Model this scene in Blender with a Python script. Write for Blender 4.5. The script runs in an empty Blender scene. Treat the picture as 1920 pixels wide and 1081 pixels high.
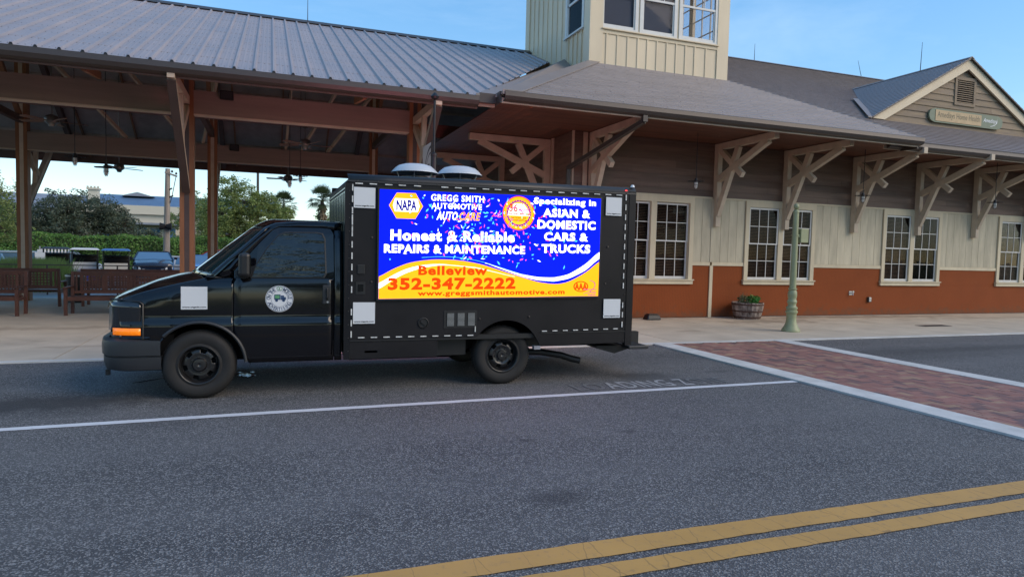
import bpy, bmesh, math, random
from math import sin, cos, pi, radians
from mathutils import Vector, Matrix, noise as mnoise
random.seed(7)
SC = bpy.context.scene
COL = SC.collection

# ------------------------------------------------------------------ camera
F_PX, W_PX = 1240.0, 1920.0
cd = bpy.data.cameras.new("camera")
cam = bpy.data.objects.new("camera", cd)
COL.objects.link(cam)
cd.sensor_fit = 'HORIZONTAL'
cd.sensor_width = 36.0
cd.lens = 36.0 * F_PX / W_PX
cd.clip_start = 0.05
cd.clip_end = 3000
_y, _p, _r = 0.35158, 0.05493, 0.02435
fw = Vector((sin(_y) * cos(_p), cos(_y) * cos(_p), -sin(_p)))
rt = Vector((cos(_y), -sin(_y), 0))
up = rt.cross(fw)
r2 = rt * cos(_r) + up * sin(_r)
u2 = -rt * sin(_r) + up * cos(_r)
M = Matrix((r2, u2, -fw)).transposed().to_4x4()
M.translation = Vector((0, 0, 1.7))
cam.matrix_world = M
SC.camera = cam
SC.view_settings.view_transform = 'Standard'
SC.view_settings.look = 'None'
SC.view_settings.gamma = 1
SC.view_settings.use_curve_mapping = False
SC.view_settings.exposure = 0.82
try:
    SC.cycles.max_bounces = 7
    SC.cycles.diffuse_bounces = 4
    SC.cycles.transparent_max_bounces = 12
    SC.cycles.caustics_reflective = False
    SC.cycles.caustics_refractive = False
    SC.cycles.sample_clamp_indirect = 4
    SC.cycles.use_denoising = True
except Exception:
    pass

# ------------------------------------------------------------------ world and sun
SUN_DIR = Vector((1.15, -1.0, 1.0)).normalized()      # towards the sun: low, behind the camera
wd = bpy.data.worlds.new("World")
SC.world = wd
wd.use_nodes = True
nt = wd.node_tree
nt.nodes.clear()
wo = nt.nodes.new("ShaderNodeOutputWorld")
bg = nt.nodes.new("ShaderNodeBackground")
sky = nt.nodes.new("ShaderNodeTexSky")
sky.sky_type = 'NISHITA'
sky.sun_disc = False
sky.sun_elevation = math.asin(SUN_DIR.z)
sky.sun_rotation = math.atan2(SUN_DIR.x, SUN_DIR.y)
sky.air_density = 1.0
sky.dust_density = 0.25
sky.ozone_density = 1.6
tc = nt.nodes.new("ShaderNodeTexCoord")
mp = nt.nodes.new("ShaderNodeMapping")
mp.inputs['Scale'].default_value = (1.0, 1.0, 3.2)
nz = nt.nodes.new("ShaderNodeTexNoise")
nz.inputs['Scale'].default_value = 1.9
nz.inputs['Detail'].default_value = 7
nz.inputs['Roughness'].default_value = 0.62
nz.inputs['Distortion'].default_value = 0.4
rp = nt.nodes.new("ShaderNodeValToRGB")
rp.color_ramp.elements[0].position = 0.47
rp.color_ramp.elements[0].color = (0, 0, 0, 1)
rp.color_ramp.elements[1].position = 0.78
rp.color_ramp.elements[1].color = (0.26, 0.26, 0.26, 1)
mx = nt.nodes.new("ShaderNodeMixRGB")
mx.inputs['Color2'].default_value = (4.4, 5.6, 6.8, 1)
nt.links.new(tc.outputs['Generated'], mp.inputs['Vector'])
nt.links.new(mp.outputs['Vector'], nz.inputs['Vector'])
nt.links.new(nz.outputs['Fac'], rp.inputs['Fac'])
nt.links.new(rp.outputs['Color'], mx.inputs['Fac'])
hsv = nt.nodes.new("ShaderNodeHueSaturation")
hsv.inputs['Saturation'].default_value = 1.72
hsv.inputs['Value'].default_value = 2.08
tn = nt.nodes.new("ShaderNodeMixRGB"); tn.blend_type = 'MULTIPLY'; tn.inputs['Fac'].default_value = 1.0
tn.inputs['Color2'].default_value = (0.92, 0.98, 1.03, 1)
gmn = nt.nodes.new("ShaderNodeGamma"); gmn.inputs['Gamma'].default_value = 0.56
nt.links.new(sky.outputs['Color'], gmn.inputs['Color']); nt.links.new(gmn.outputs['Color'], hsv.inputs['Color']); nt.links.new(hsv.outputs['Color'], tn.inputs['Color1'])
nt.links.new(tn.outputs['Color'], mx.inputs['Color1'])
nt.links.new(mx.outputs['Color'], bg.inputs['Color'])
bg.inputs['Strength'].default_value = 0.115
nt.links.new(bg.outputs['Background'], wo.inputs['Surface'])

sl = bpy.data.lights.new("sun", 'SUN')
sl.energy = 1.3
sl.angle = radians(42)
sl.color = (1.0, 0.80, 0.58)
so = bpy.data.objects.new("sun", sl)
COL.objects.link(so)
so.rotation_euler = SUN_DIR.to_track_quat('Z', 'Y').to_euler()
so.location = (25, -25, 25)

# ------------------------------------------------------------------ materials
MATS = {}
def _c(c):
    return (c[0], c[1], c[2], 1.0)

def mat(name, col, rough=0.7, metal=0.0, var=0.0, scale=4.0, stretch=(1, 1, 1), bump=0.0, bscale=60.0,
        objvar=0.0, spec=0.5, coat=0.0, emit=None, estr=1.0, col2=None, detail=5.0, bdist=0.01, world=True,
        rvar=0.0, translucent=False):
    m = bpy.data.materials.new(name)
    m.use_nodes = True
    n, l = m.node_tree.nodes, m.node_tree.links
    b = n['Principled BSDF']
    b.inputs['Base Color'].default_value = _c(col)
    b.inputs['Roughness'].default_value = rough
    b.inputs['Metallic'].default_value = metal
    b.inputs['Specular IOR Level'].default_value = spec
    if coat:
        b.inputs['Coat Weight'].default_value = coat
        b.inputs['Coat Roughness'].default_value = 0.05
    if emit:
        b.inputs['Emission Color'].default_value = _c(emit)
        b.inputs['Emission Strength'].default_value = estr
    src = None
    if var or bump or rvar:
        if world:
            g = n.new('ShaderNodeNewGeometry'); vec = g.outputs['Position']
        else:
            g = n.new('ShaderNodeTexCoord'); vec = g.outputs['Object']
        mpn = n.new('ShaderNodeMapping'); mpn.inputs['Scale'].default_value = stretch
        l.new(vec, mpn.inputs['Vector']); vec = mpn.outputs['Vector']
    if var or rvar:
        t = n.new('ShaderNodeTexNoise'); t.inputs['Scale'].default_value = scale; t.inputs['Detail'].default_value = detail
        t.inputs['Roughness'].default_value = 0.6
        l.new(vec, t.inputs['Vector'])
    if var:
        r = n.new('ShaderNodeMapRange')
        r.inputs['From Min'].default_value = 0.3; r.inputs['From Max'].default_value = 0.7
        l.new(t.outputs['Fac'], r.inputs['Value'])
        x = n.new('ShaderNodeMixRGB')
        c2 = col2 if col2 else tuple(v * (1 - var) for v in col)
        c1 = col if col2 else tuple(min(1, v * (1 + var)) for v in col)
        x.inputs['Color1'].default_value = _c(c2); x.inputs['Color2'].default_value = _c(c1)
        l.new(r.outputs['Result'], x.inputs['Fac'])
        src = x.outputs['Color']
    if rvar:
        r3 = n.new('ShaderNodeMapRange')
        r3.inputs['From Min'].default_value = 0.3; r3.inputs['From Max'].default_value = 0.7
        r3.inputs['To Min'].default_value = max(0, rough - rvar); r3.inputs['To Max'].default_value = rough + rvar
        l.new(t.outputs['Fac'], r3.inputs['Value']); l.new(r3.outputs['Result'], b.inputs['Roughness'])
    if objvar:
        oi = n.new('ShaderNodeObjectInfo')
        mr = n.new('ShaderNodeMapRange')
        mr.inputs['To Min'].default_value = 1 - objvar; mr.inputs['To Max'].default_value = 1 + objvar
        l.new(oi.outputs['Random'], mr.inputs['Value'])
        hs = n.new('ShaderNodeHueSaturation')
        if src is None:
            hs.inputs['Color'].default_value = _c(col)
        else:
            l.new(src, hs.inputs['Color'])
        l.new(mr.outputs['Result'], hs.inputs['Value'])
        src = hs.outputs['Color']
    if src is not None:
        l.new(src, b.inputs['Base Color'])
    if bump:
        t2 = n.new('ShaderNodeTexNoise'); t2.inputs['Scale'].default_value = bscale; t2.inputs['Detail'].default_value = 4
        l.new(vec, t2.inputs['Vector'])
        bp = n.new('ShaderNodeBump'); bp.inputs['Strength'].default_value = bump; bp.inputs['Distance'].default_value = bdist
        l.new(t2.outputs['Fac'], bp.inputs['Height']); l.new(bp.outputs['Normal'], b.inputs['Normal'])
    if translucent:
        out = n['Material Output']
        tr = n.new('ShaderNodeBsdfTranslucent'); ms = n.new('ShaderNodeMixShader')
        ms.inputs['Fac'].default_value = 0.35
        if src is not None: l.new(src, tr.inputs['Color'])
        else: tr.inputs['Color'].default_value = _c(col)
        l.new(b.outputs['BSDF'], ms.inputs[1]); l.new(tr.outputs['BSDF'], ms.inputs[2]); l.new(ms.outputs['Shader'], out.inputs['Surface'])
    MATS[name] = m
    return m

def glass(name, tint=(0.5, 0.5, 0.5), rough=0.02, refl=(1, 1, 1), ior=1.5, wave=0.0):
    m = bpy.data.materials.new(name); m.use_nodes = True
    n, l = m.node_tree.nodes, m.node_tree.links
    n.remove(n['Principled BSDF'])
    t = n.new('ShaderNodeBsdfTransparent'); t.inputs['Color'].default_value = _c(tint)
    g = n.new('ShaderNodeBsdfGlossy'); g.inputs['Color'].default_value = _c(refl); g.inputs['Roughness'].default_value = rough
    f = n.new('ShaderNodeFresnel'); f.inputs['IOR'].default_value = ior
    x = n.new('ShaderNodeMixShader')
    l.new(f.outputs['Fac'], x.inputs['Fac']); l.new(t.outputs['BSDF'], x.inputs[1]); l.new(g.outputs['BSDF'], x.inputs[2])
    l.new(x.outputs['Shader'], n['Material Output'].inputs['Surface'])
    if wave:
        tcn = n.new('ShaderNodeTexCoord'); nn = n.new('ShaderNodeTexNoise'); nn.inputs['Scale'].default_value = 2.2
        bp = n.new('ShaderNodeBump'); bp.inputs['Strength'].default_value = wave; bp.inputs['Distance'].default_value = 0.02
        l.new(tcn.outputs['Object'], nn.inputs['Vector']); l.new(nn.outputs['Fac'], bp.inputs['Height'])
        l.new(bp.outputs['Normal'], g.inputs['Normal']); l.new(bp.outputs['Normal'], f.inputs['Normal'])
    MATS[name] = m
    return m

def emis(name, col, strength=1.0):
    m = bpy.data.materials.new(name); m.use_nodes = True
    n, l = m.node_tree.nodes, m.node_tree.links
    n.remove(n['Principled BSDF'])
    e = n.new('ShaderNodeEmission'); e.inputs['Color'].default_value = _c(col); e.inputs['Strength'].default_value = strength
    l.new(e.outputs['Emission'], n['Material Output'].inputs['Surface'])
    MATS[name] = m
    return m

# ------------------------------------------------------------------ mesh helpers
class MB:
    def __init__(s):
        s.v = []; s.f = []; s.mi = []; s.cur = 0
    def add(s, vs, fs):
        o = len(s.v); s.v += [tuple(p) for p in vs]
        for f in fs:
            s.f.append(tuple(i + o for i in f)); s.mi.append(s.cur)
        return s
    def box(s, x0, x1, y0, y1, z0, z1):
        if x0 > x1: x0, x1 = x1, x0
        if y0 > y1: y0, y1 = y1, y0
        if z0 > z1: z0, z1 = z1, z0
        v = [(x0, y0, z0), (x1, y0, z0), (x1, y1, z0), (x0, y1, z0), (x0, y0, z1), (x1, y0, z1), (x1, y1, z1), (x0, y1, z1)]
        return s.add(v, [(0, 3, 2, 1), (4, 5, 6, 7), (0, 1, 5, 4), (1, 2, 6, 5), (2, 3, 7, 6), (3, 0, 4, 7)])
    def hexa(s, v):
        return s.add(v, [(0, 3, 2, 1), (4, 5, 6, 7), (0, 1, 5, 4), (1, 2, 6, 5), (2, 3, 7, 6), (3, 0, 4, 7)])
    def bar(s, a, b, w, h, upv=(0, 0, 1)):
        a = Vector(a); b = Vector(b); d = (b - a).normalized(); u = Vector(upv)
        if abs(d.dot(u)) > 0.99: u = Vector((0, 1, 0))
        x = d.cross(u).normalized() * (w / 2); z = x.cross(d).normalized() * (h / 2)
        v = [a - x - z, a + x - z, b + x - z, b - x - z, a - x + z, a + x + z, b + x + z, b - x + z]
        return s.hexa(v)
    def tube(s, pts, r, n=8, cap=True):
        pts = [Vector(p) for p in pts]; rings = []
        rr = r if isinstance(r, (list, tuple)) else [r] * len(pts)
        ref = Vector((0, 0, 1))
        for i, p in enumerate(pts):
            d = (pts[min(i + 1, len(pts) - 1)] - pts[max(i - 1, 0)]).normalized()
            u = ref if abs(d.dot(ref)) < 0.95 else Vector((1, 0, 0))
            x = d.cross(u).normalized(); y = d.cross(x).normalized()
            rings.append([p + (x * cos(2 * pi * k / n) + y * sin(2 * pi * k / n)) * rr[i] for k in range(n)])
        vs = [q for g in rings for q in g]; fs = []
        for i in range(len(pts) - 1):
            for k in range(n):
                a = i * n + k; b = i * n + (k + 1) % n
                fs.append((a, b, b + n, a + n))
        if cap:
            fs.append(tuple(range(n - 1, -1, -1))); fs.append(tuple((len(pts) - 1) * n + k for k in range(n)))
        return s.add(vs, fs)
    def lathe(s, prof, c=(0, 0, 0), axis='z', n=24, cap=False):
        vs = []; fs = []
        for (r, h) in prof:
            for k in range(n):
                a = 2 * pi * k / n
                if axis == 'z': vs.append((c[0] + r * cos(a), c[1] + r * sin(a), c[2] + h))
                elif axis == 'y': vs.append((c[0] + r * cos(a), c[1] + h, c[2] + r * sin(a)))
                else: vs.append((c[0] + h, c[1] + r * cos(a), c[2] + r * sin(a)))
        for i in range(len(prof) - 1):
            for k in range(n):
                a = i * n + k; b = i * n + (k + 1) % n
                fs.append((a, b, b + n, a + n))
        if cap:
            fs.append(tuple(range(n))); fs.append(tuple((len(prof) - 1) * n + k for k in range(n)))
        return s.add(vs, fs)
    def prism(s, poly, ext, n3=None):
        """poly: list of 3-D points (planar), ext: extrusion vector"""
        k = len(poly); e = Vector(ext)
        vs = [Vector(p) for p in poly] + [Vector(p) + e for p in poly]
        fs = [tuple(range(k - 1, -1, -1)), tuple(range(k, 2 * k))]
        fs += [(i, (i + 1) % k, k + (i + 1) % k, k + i) for i in range(k)]
        return s.add(vs, fs)
    def grid(s, rows):
        nr = len(rows); nc = len(rows[0])
        vs = [p for r in rows for p in r]
        fs = [(i * nc + j, i * nc + j + 1, (i + 1) * nc + j + 1, (i + 1) * nc + j) for i in range(nr - 1) for j in range(nc - 1)]
        return s.add(vs, fs)
    def quad(s, a, b, c, d):
        return s.add([a, b, c, d], [(0, 1, 2, 3)])
    def build(s, name, m, parent=None, smooth=False, solid=0.0, bevel=0.0, recalc=True, keep=False):
        off = Vector((0, 0, 0))
        if parent is not None and not keep:
            off = WL[parent.name]
        me = bpy.data.meshes.new(name)
        if off.length: me.from_pydata([(v[0] - off.x, v[1] - off.y, v[2] - off.z) for v in s.v], [], s.f)
        else: me.from_pydata(s.v, [], s.f)
        if isinstance(m, (list, tuple)):
            for k in m: me.materials.append(k)
            me.polygons.foreach_set('material_index', s.mi)
        else: me.materials.append(m)
        if recalc:
            bm = bmesh.new(); bm.from_mesh(me); bmesh.ops.recalc_face_normals(bm, faces=bm.faces); bm.to_mesh(me); bm.free()
        if smooth:
            me.polygons.foreach_set('use_smooth', [True] * len(me.polygons))
            try: me.set_sharp_from_angle(angle=radians(38))
            except Exception: pass
        o = bpy.data.objects.new(name, me)
        if solid:
            md = o.modifiers.new('solid', 'SOLIDIFY'); md.thickness = solid; md.offset = -1
        if bevel:
            md = o.modifiers.new('bevel', 'BEVEL'); md.width = bevel; md.segments = 2; md.limit_method = 'ANGLE'
        COL.objects.link(o)
        if parent is not None: o.parent = parent
        if name == 'lettering' or name == 'small_print': o['kind'] = 'stuff'
        WL[o.name] = off.copy() if parent is not None else Vector((0, 0, 0))
        return o

WL = {}
def tag(o, label=None, cat=None, group=None, kind=None):
    if label: o['label'] = label
    if cat: o['category'] = cat
    if group: o['group'] = group
    if kind: o['kind'] = kind
    return o
def thing(name, label, cat, loc=(0, 0, 0), group=None):
    o = bpy.data.objects.new(name, None); o.empty_display_size = 0.2
    COL.objects.link(o); o.location = loc; WL[o.name] = Vector(loc)
    return tag(o, label, cat, group)
def struct(name, mb, m, **k):
    return tag(mb.build(name, m, **k), kind='structure')
KIDS = {}
def dup(o, loc=None, rz=None, parent=None, label=None, scale=None):
    kids = KIDS.get(o.name)
    if kids is None:
        kids = KIDS[o.name] = [c for c in ALLOBJ() if c.parent == o]
    c = o.copy(); COL.objects.link(c)
    if parent is not None: c.parent = parent
    if loc is not None: c.location = loc
    if rz is not None: c.rotation_euler = (0, 0, rz)
    if scale is not None: c.scale = scale
    if label: c['label'] = label
    WL[c.name] = Vector(c.location)
    for k in kids: dup(k, parent=c)
    return c
def ALLOBJ():
    return list(bpy.data.objects)
def place(src, loc, parent, rot=None, scale=None):
    """copy a single part, sharing its mesh"""
    c = src.copy(); COL.objects.link(c); c.parent = parent
    c.location = Vector(loc) - (WL[parent.name] if parent is not None else Vector((0, 0, 0)))
    if rot is not None: c.rotation_euler = rot
    if scale is not None: c.scale = scale
    WL[c.name] = Vector((0, 0, 0))
    return c
def setlabel(o, t):
    o['label'] = t; return o

def text_mesh(txt, bold=0.0, shear=0.0, spacing=1.0, extrude=0.0, font=None):
    cu = bpy.data.curves.new("lettering", 'FONT')
    cu.body = txt; cu.size = 1.0; cu.offset = bold; cu.shear = shear; cu.space_character = spacing
    cu.extrude = extrude; cu.resolution_u = 3
    o = bpy.data.objects.new("lettering", cu); COL.objects.link(o)
    dg = bpy.context.evaluated_depsgraph_get()
    me = bpy.data.meshes.new_from_object(o.evaluated_get(dg))
    vs = [v.co.copy() for v in me.vertices]; fs = [tuple(p.vertices) for p in me.polygons]
    bpy.data.objects.remove(o); bpy.data.curves.remove(cu); bpy.data.meshes.remove(me)
    return vs, fs
def text_box(mb, txt, x0, z0, x1, z1, y, bold=0.0, shear=0.0, tilt=0.0, spacing=1.0, axis='xz'):
    """flat lettering fitted to a rectangle; tilt = dz/dx"""
    vs, fs = text_mesh(txt, bold, shear, spacing)
    a0 = min(v.x for v in vs); a1 = max(v.x for v in vs); b0 = min(v.y for v in vs); b1 = max(v.y for v in vs)
    sx = (x1 - x0) / (a1 - a0); sz = (z1 - z0) / (b1 - b0)
    out = []
    for v in vs:
        px = (v.x - a0) * sx; pz = (v.y - b0) * sz
        if axis == 'xz': out.append((x0 + px, y, z0 + pz + tilt * (px - (x1 - x0) / 2)))
        else: out.append((x0 + px, z0 + pz, y))
    mb.add(out, fs)
    return mb

# palette ------------------------------------------------------------
cream = mat('cream_paint', (0.60, 0.515, 0.36), 0.6, var=0.10, scale=2.5, bump=0.15, bscale=35, stretch=(1, 1, 0.25), objvar=0.05)
cream_dk = mat('aged_cream_paint', (0.50, 0.445, 0.325), 0.65, var=0.20, scale=4, bump=0.2, bscale=40, stretch=(1, 1, 0.2), objvar=0.06)
tower_c = mat('tower_cream_paint', (0.70, 0.575, 0.40), 0.55, var=0.06, scale=2, bump=0.1, bscale=30, stretch=(1, 1, 0.3), objvar=0.04)
sashw = mat('white_window_paint', (0.66, 0.65, 0.62), 0.5, var=0.05, scale=6)
plankbr = mat('brown_siding', (0.150, 0.094, 0.068), 0.6, var=0.22, scale=3, stretch=(0.3, 1, 4), bump=0.25, bscale=40, objvar=0.16)
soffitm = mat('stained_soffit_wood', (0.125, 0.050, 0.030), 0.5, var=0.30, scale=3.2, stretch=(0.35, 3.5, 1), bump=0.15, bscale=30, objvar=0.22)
bracketm = mat('bracket_paint', (0.47, 0.37, 0.275), 0.65, var=0.12, scale=3, bump=0.25, bscale=45, objvar=0.05)
bracketp = mat('weathered_bracket_paint', (0.52, 0.425, 0.32), 0.65, var=0.14, scale=3, bump=0.25, bscale=45, objvar=0.05)
beamm = mat('header_beam_paint', (0.24, 0.185, 0.148), 0.6, var=0.10, scale=2, stretch=(0.4, 1, 5), bump=0.2, bscale=30, objvar=0.05)
postm = mat('stained_post_wood', (0.235, 0.098, 0.038), 0.6, var=0.25, scale=3, stretch=(3, 3, 0.3), bump=0.2, bscale=30, objvar=0.12)
darkwood = mat('dark_roof_timber', (0.10, 0.055, 0.04), 0.7, var=0.2, scale=3, objvar=0.2)
rafterm = mat('rafter_wood', (0.26, 0.12, 0.06), 0.7, var=0.2, scale=3, objvar=0.25)
gutterm = mat('gutter_metal', (0.062, 0.050, 0.044), 0.42, 0.2, var=0.06, scale=3)
roofm = mat('painted_roof_metal', (0.335, 0.295, 0.295), 0.46, 0.08, var=0.12, scale=1.3, stretch=(2, 0.4, 0.4), objvar=0.03, rvar=0.08)
shinglem = mat('metal_shingle', (0.25, 0.215, 0.21), 0.45, 0.08, var=0.14, scale=3, objvar=0.07, rvar=0.08)
capm = mat('ridge_cap_metal', (0.25, 0.21, 0.19), 0.5, 0.05, var=0.05, scale=2)
blackm = mat('black_void', (0.006, 0.006, 0.007), 0.9)
dkmetal = mat('dark_metal', (0.03, 0.03, 0.033), 0.5, 0.3)
deckm = mat('under_deck', (0.34, 0.28, 0.25), 0.8, 0.0, var=0.2, scale=2)
gal = mat('galvanised_metal', (0.45, 0.46, 0.47), 0.35, 0.8)
benchm = mat('bench_wood', (0.088, 0.030, 0.016), 0.55, var=0.25, scale=5, stretch=(1, 1, 1), bump=0.15, bscale=40, objvar=0.15)
weather = mat('weathered_clapboard', (0.33, 0.245, 0.155), 0.8, var=0.35, scale=2.2, stretch=(0.6, 1, 5), bump=0.4, bscale=30, objvar=0.14, col2=(0.22, 0.17, 0.13))
blindm = mat('window_blind', (0.24, 0.145, 0.095), 0.6, objvar=0.1)
panegl = glass('window_glass', (0.75, 0.75, 0.75), 0.015, ior=1.14, wave=0.1)
towergl = glass('tower_glass', (0.78, 0.79, 0.82), 0.015, ior=1.14, wave=0.05)
white_p = mat('white_plastic', (0.75, 0.76, 0.76), 0.4)
# ================================================================== ground, road, pavements
def node_asphalt():
    m = bpy.data.materials.new('asphalt'); m.use_nodes = True
    n, l = m.node_tree.nodes, m.node_tree.links
    b = n['Principled BSDF']; b.inputs['Roughness'].default_value = 0.82
    g = n.new('ShaderNodeNewGeometry')
    def noise(sc, det=4, rough=0.6):
        t = n.new('ShaderNodeTexNoise'); t.inputs['Scale'].default_value = sc; t.inputs['Detail'].default_value = det; t.inputs['Roughness'].default_value = rough
        l.new(g.outputs['Position'], t.inputs['Vector']); return t.outputs['Fac']
    def rng(v, a, b_, c, d):
        r = n.new('ShaderNodeMapRange'); r.inputs['From Min'].default_value = a; r.inputs['From Max'].default_value = b_
        r.inputs['To Min'].default_value = c; r.inputs['To Max'].default_value = d; l.new(v, r.inputs['Value']); return r.outputs['Result']
    def mul(a, b_):
        x = n.new('ShaderNodeMath'); x.operation = 'MULTIPLY'
        for i, q in enumerate((a, b_)):
            if isinstance(q, float): x.inputs[i].default_value = q
            else: l.new(q, x.inputs[i])
        return x.outputs[0]
    def mix(f, c1, c2):
        x = n.new('ShaderNodeMixRGB'); 
        if isinstance(f, float): x.inputs['Fac'].default_value = f
        else: l.new(f, x.inputs['Fac'])
        for k, q in (('Color1', c1), ('Color2', c2)):
            if isinstance(q, tuple): x.inputs[k].default_value = _c(q)
            else: l.new(q, x.inputs[k])
        return x.outputs['Color']
    v = n.new('ShaderNodeTexVoronoi'); v.inputs['Scale'].default_value = 105; l.new(g.outputs['Position'], v.inputs['Vector'])
    sep = n.new('ShaderNodeSeparateColor'); l.new(v.outputs['Color'], sep.inputs['Color'])
    base = mix(rng(noise(0.55, 7, 0.68), 0.35, 0.65, 0, 1), (0.066, 0.064, 0.065), (0.122, 0.116, 0.112))
    base = mix(rng(noise(3.2, 6, 0.7), 0.58, 0.75, 0, 0.4), base, (0.05, 0.05, 0.052))
    base = mix(rng(noise(170, 4, 0.9), 0.40, 0.60, 0, 0.85), base, (0.036, 0.036, 0.040))
    base = mix(rng(sep.outputs['Red'], 0.62, 0.93, 0, 0.80), base, (0.31, 0.30, 0.29))
    base = mix(rng(sep.outputs['Green'], 0.985, 0.992, 0, 0.55), base, (0.42, 0.41, 0.39))
    # stains with a shape of their own: (x, y, rx, ry, strength)
    def blob(cx, cy, rx, ry, st, edge=0.45):
        mpn = n.new('ShaderNodeMapping'); mpn.vector_type = 'POINT'
        mpn.inputs['Location'].default_value = (-cx / rx, -cy / ry, 0); mpn.inputs['Scale'].default_value = (1 / rx, 1 / ry, 0)
        l.new(g.outputs['Position'], mpn.inputs['Vector'])
        ln = n.new('ShaderNodeVectorMath'); ln.operation = 'LENGTH'; l.new(mpn.outputs['Vector'], ln.inputs[0])
        w = n.new('ShaderNodeMath'); w.operation = 'ADD'; l.new(ln.outputs['Value'], w.inputs[0]); l.new(rng(noise(5.5, 5), 0.3, 0.7, -0.35, 0.35), w.inputs[1])
        return rng(w.outputs[0], 1 - edge, 1 + edge, st, 0.0)
    for q in ((1.9, 4.13, 0.23, 0.13, 0.5), (-2.35, 8.1, 1.1, 0.36, 0.85), (-1.9, 7.6, 0.45, 0.2, 0.35), (3.25, 5.52, 0.08, 0.05, 0.6), (4.9, 8.0, 0.5, 0.25, 0.75), (5.3, 7.62, 0.3, 0.12, 0.65),
              (0.55, 4.2, 0.07, 0.04, 0.5), (-1.0, 6.9, 0.35, 0.12, 0.25), (11.5, 8.9, 3.2, 0.7, 0.4), (14.5, 9.2, 4.0, 0.22, 0.45), (7.8, 9.6, 1.3, 0.5, 0.3), (4.5, 9.3, 2.0, 0.5, 0.2), (2.2, 5.5, 0.06, 0.05, 0.5), (6.3, 8.1, 0.25, 0.1, 0.4)):
        base = mix(blob(*q), base, (0.026, 0.025, 0.027))
    # faint tyre lanes
    w = n.new('ShaderNodeTexNoise'); w.inputs['Scale'].default_value = 0.35
    mp2 = n.new('ShaderNodeMapping'); mp2.inputs['Scale'].default_value = (0.25, 3.0, 1); l.new(g.outputs['Position'], mp2.inputs['Vector']); l.new(mp2.outputs['Vector'], w.inputs['Vector'])
    base = mix(rng(w.outputs['Fac'], 0.4, 0.7, 0, 0.30), base, (0.17, 0.165, 0.165))
    l.new(base, b.inputs['Base Color'])
    bp = n.new('ShaderNodeBump'); bp.inputs['Strength'].default_value = 0.9; bp.inputs['Distance'].default_value = 0.006
    l.new(v.outputs['Distance'], bp.inputs['Height']); l.new(bp.outputs['Normal'], b.inputs['Normal'])
    return m
asphalt = node_asphalt()
concrete = mat('pavement_concrete', (0.52, 0.445, 0.345), 0.8, var=0.14, scale=1.4, bump=0.3, bscale=120, bdist=0.003, objvar=0.05, detail=8, rvar=0.12)
concrete_band = mat('pale_concrete_band', (0.56, 0.55, 0.52), 0.8, var=0.16, scale=3.0, bump=0.3, bscale=120, bdist=0.003, detail=8)
def stain_concrete(m, blobs):
    n, l = m.node_tree.nodes, m.node_tree.links; b = n['Principled BSDF']; src = b.inputs['Base Color'].links[0].from_socket
    g = n.new('ShaderNodeNewGeometry'); t = n.new('ShaderNodeTexNoise'); t.inputs['Scale'].default_value = 2.8; t.inputs['Detail'].default_value = 7; l.new(g.outputs['Position'], t.inputs['Vector'])
    for (cx, cy, rx, ry, st) in blobs:
        mp_ = n.new('ShaderNodeMapping'); mp_.inputs['Location'].default_value = (-cx / rx, -cy / ry, 0); mp_.inputs['Scale'].default_value = (1 / rx, 1 / ry, 0); l.new(g.outputs['Position'], mp_.inputs['Vector'])
        ln = n.new('ShaderNodeVectorMath'); ln.operation = 'LENGTH'; l.new(mp_.outputs['Vector'], ln.inputs[0])
        a = n.new('ShaderNodeMapRange'); a.inputs['From Min'].default_value = .3; a.inputs['From Max'].default_value = .7; a.inputs['To Min'].default_value = -.6; a.inputs['To Max'].default_value = .6; l.new(t.outputs['Fac'], a.inputs['Value'])
        w = n.new('ShaderNodeMath'); l.new(ln.outputs['Value'], w.inputs[0]); l.new(a.outputs['Result'], w.inputs[1])
        r = n.new('ShaderNodeMapRange'); r.inputs['From Min'].default_value = .5; r.inputs['From Max'].default_value = 1.4; r.inputs['To Min'].default_value = st; r.inputs['To Max'].default_value = 0; l.new(w.outputs[0], r.inputs['Value'])
        x = n.new('ShaderNodeMixRGB'); x.inputs['Color2'].default_value = (.20, .145, .10, 1); l.new(src, x.inputs['Color1']); l.new(r.outputs['Result'], x.inputs['Fac']); src = x.outputs['Color']
    l.new(src, b.inputs['Base Color'])
stain_concrete(concrete, [(12.6, 14.2, 1.5, .45, .55), (17.5, 14.9, 3.0, .3, .5), (14.5, 15.1, 2.5, .25, .4), (-4.5, 15.0, 3.5, .25, .35), (-2.6, 12.3, 1.2, .12, .3), (8.8, 12.6, .3, .12, .4), (21, 14.2, 3, .3, .3), (-6, 13.0, 2, .5, .2)])
jointm = mat('joint_filler', (0.05, 0.045, 0.04), 0.9)
farpave = mat('blue_grey_paving', (0.14, 0.145, 0.155), 0.45, var=0.1, scale=2)
grassm = mat('lawn_ground', (0.055, 0.085, 0.03), 0.9, var=0.35, scale=3, bump=0.5, bscale=30)

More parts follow.
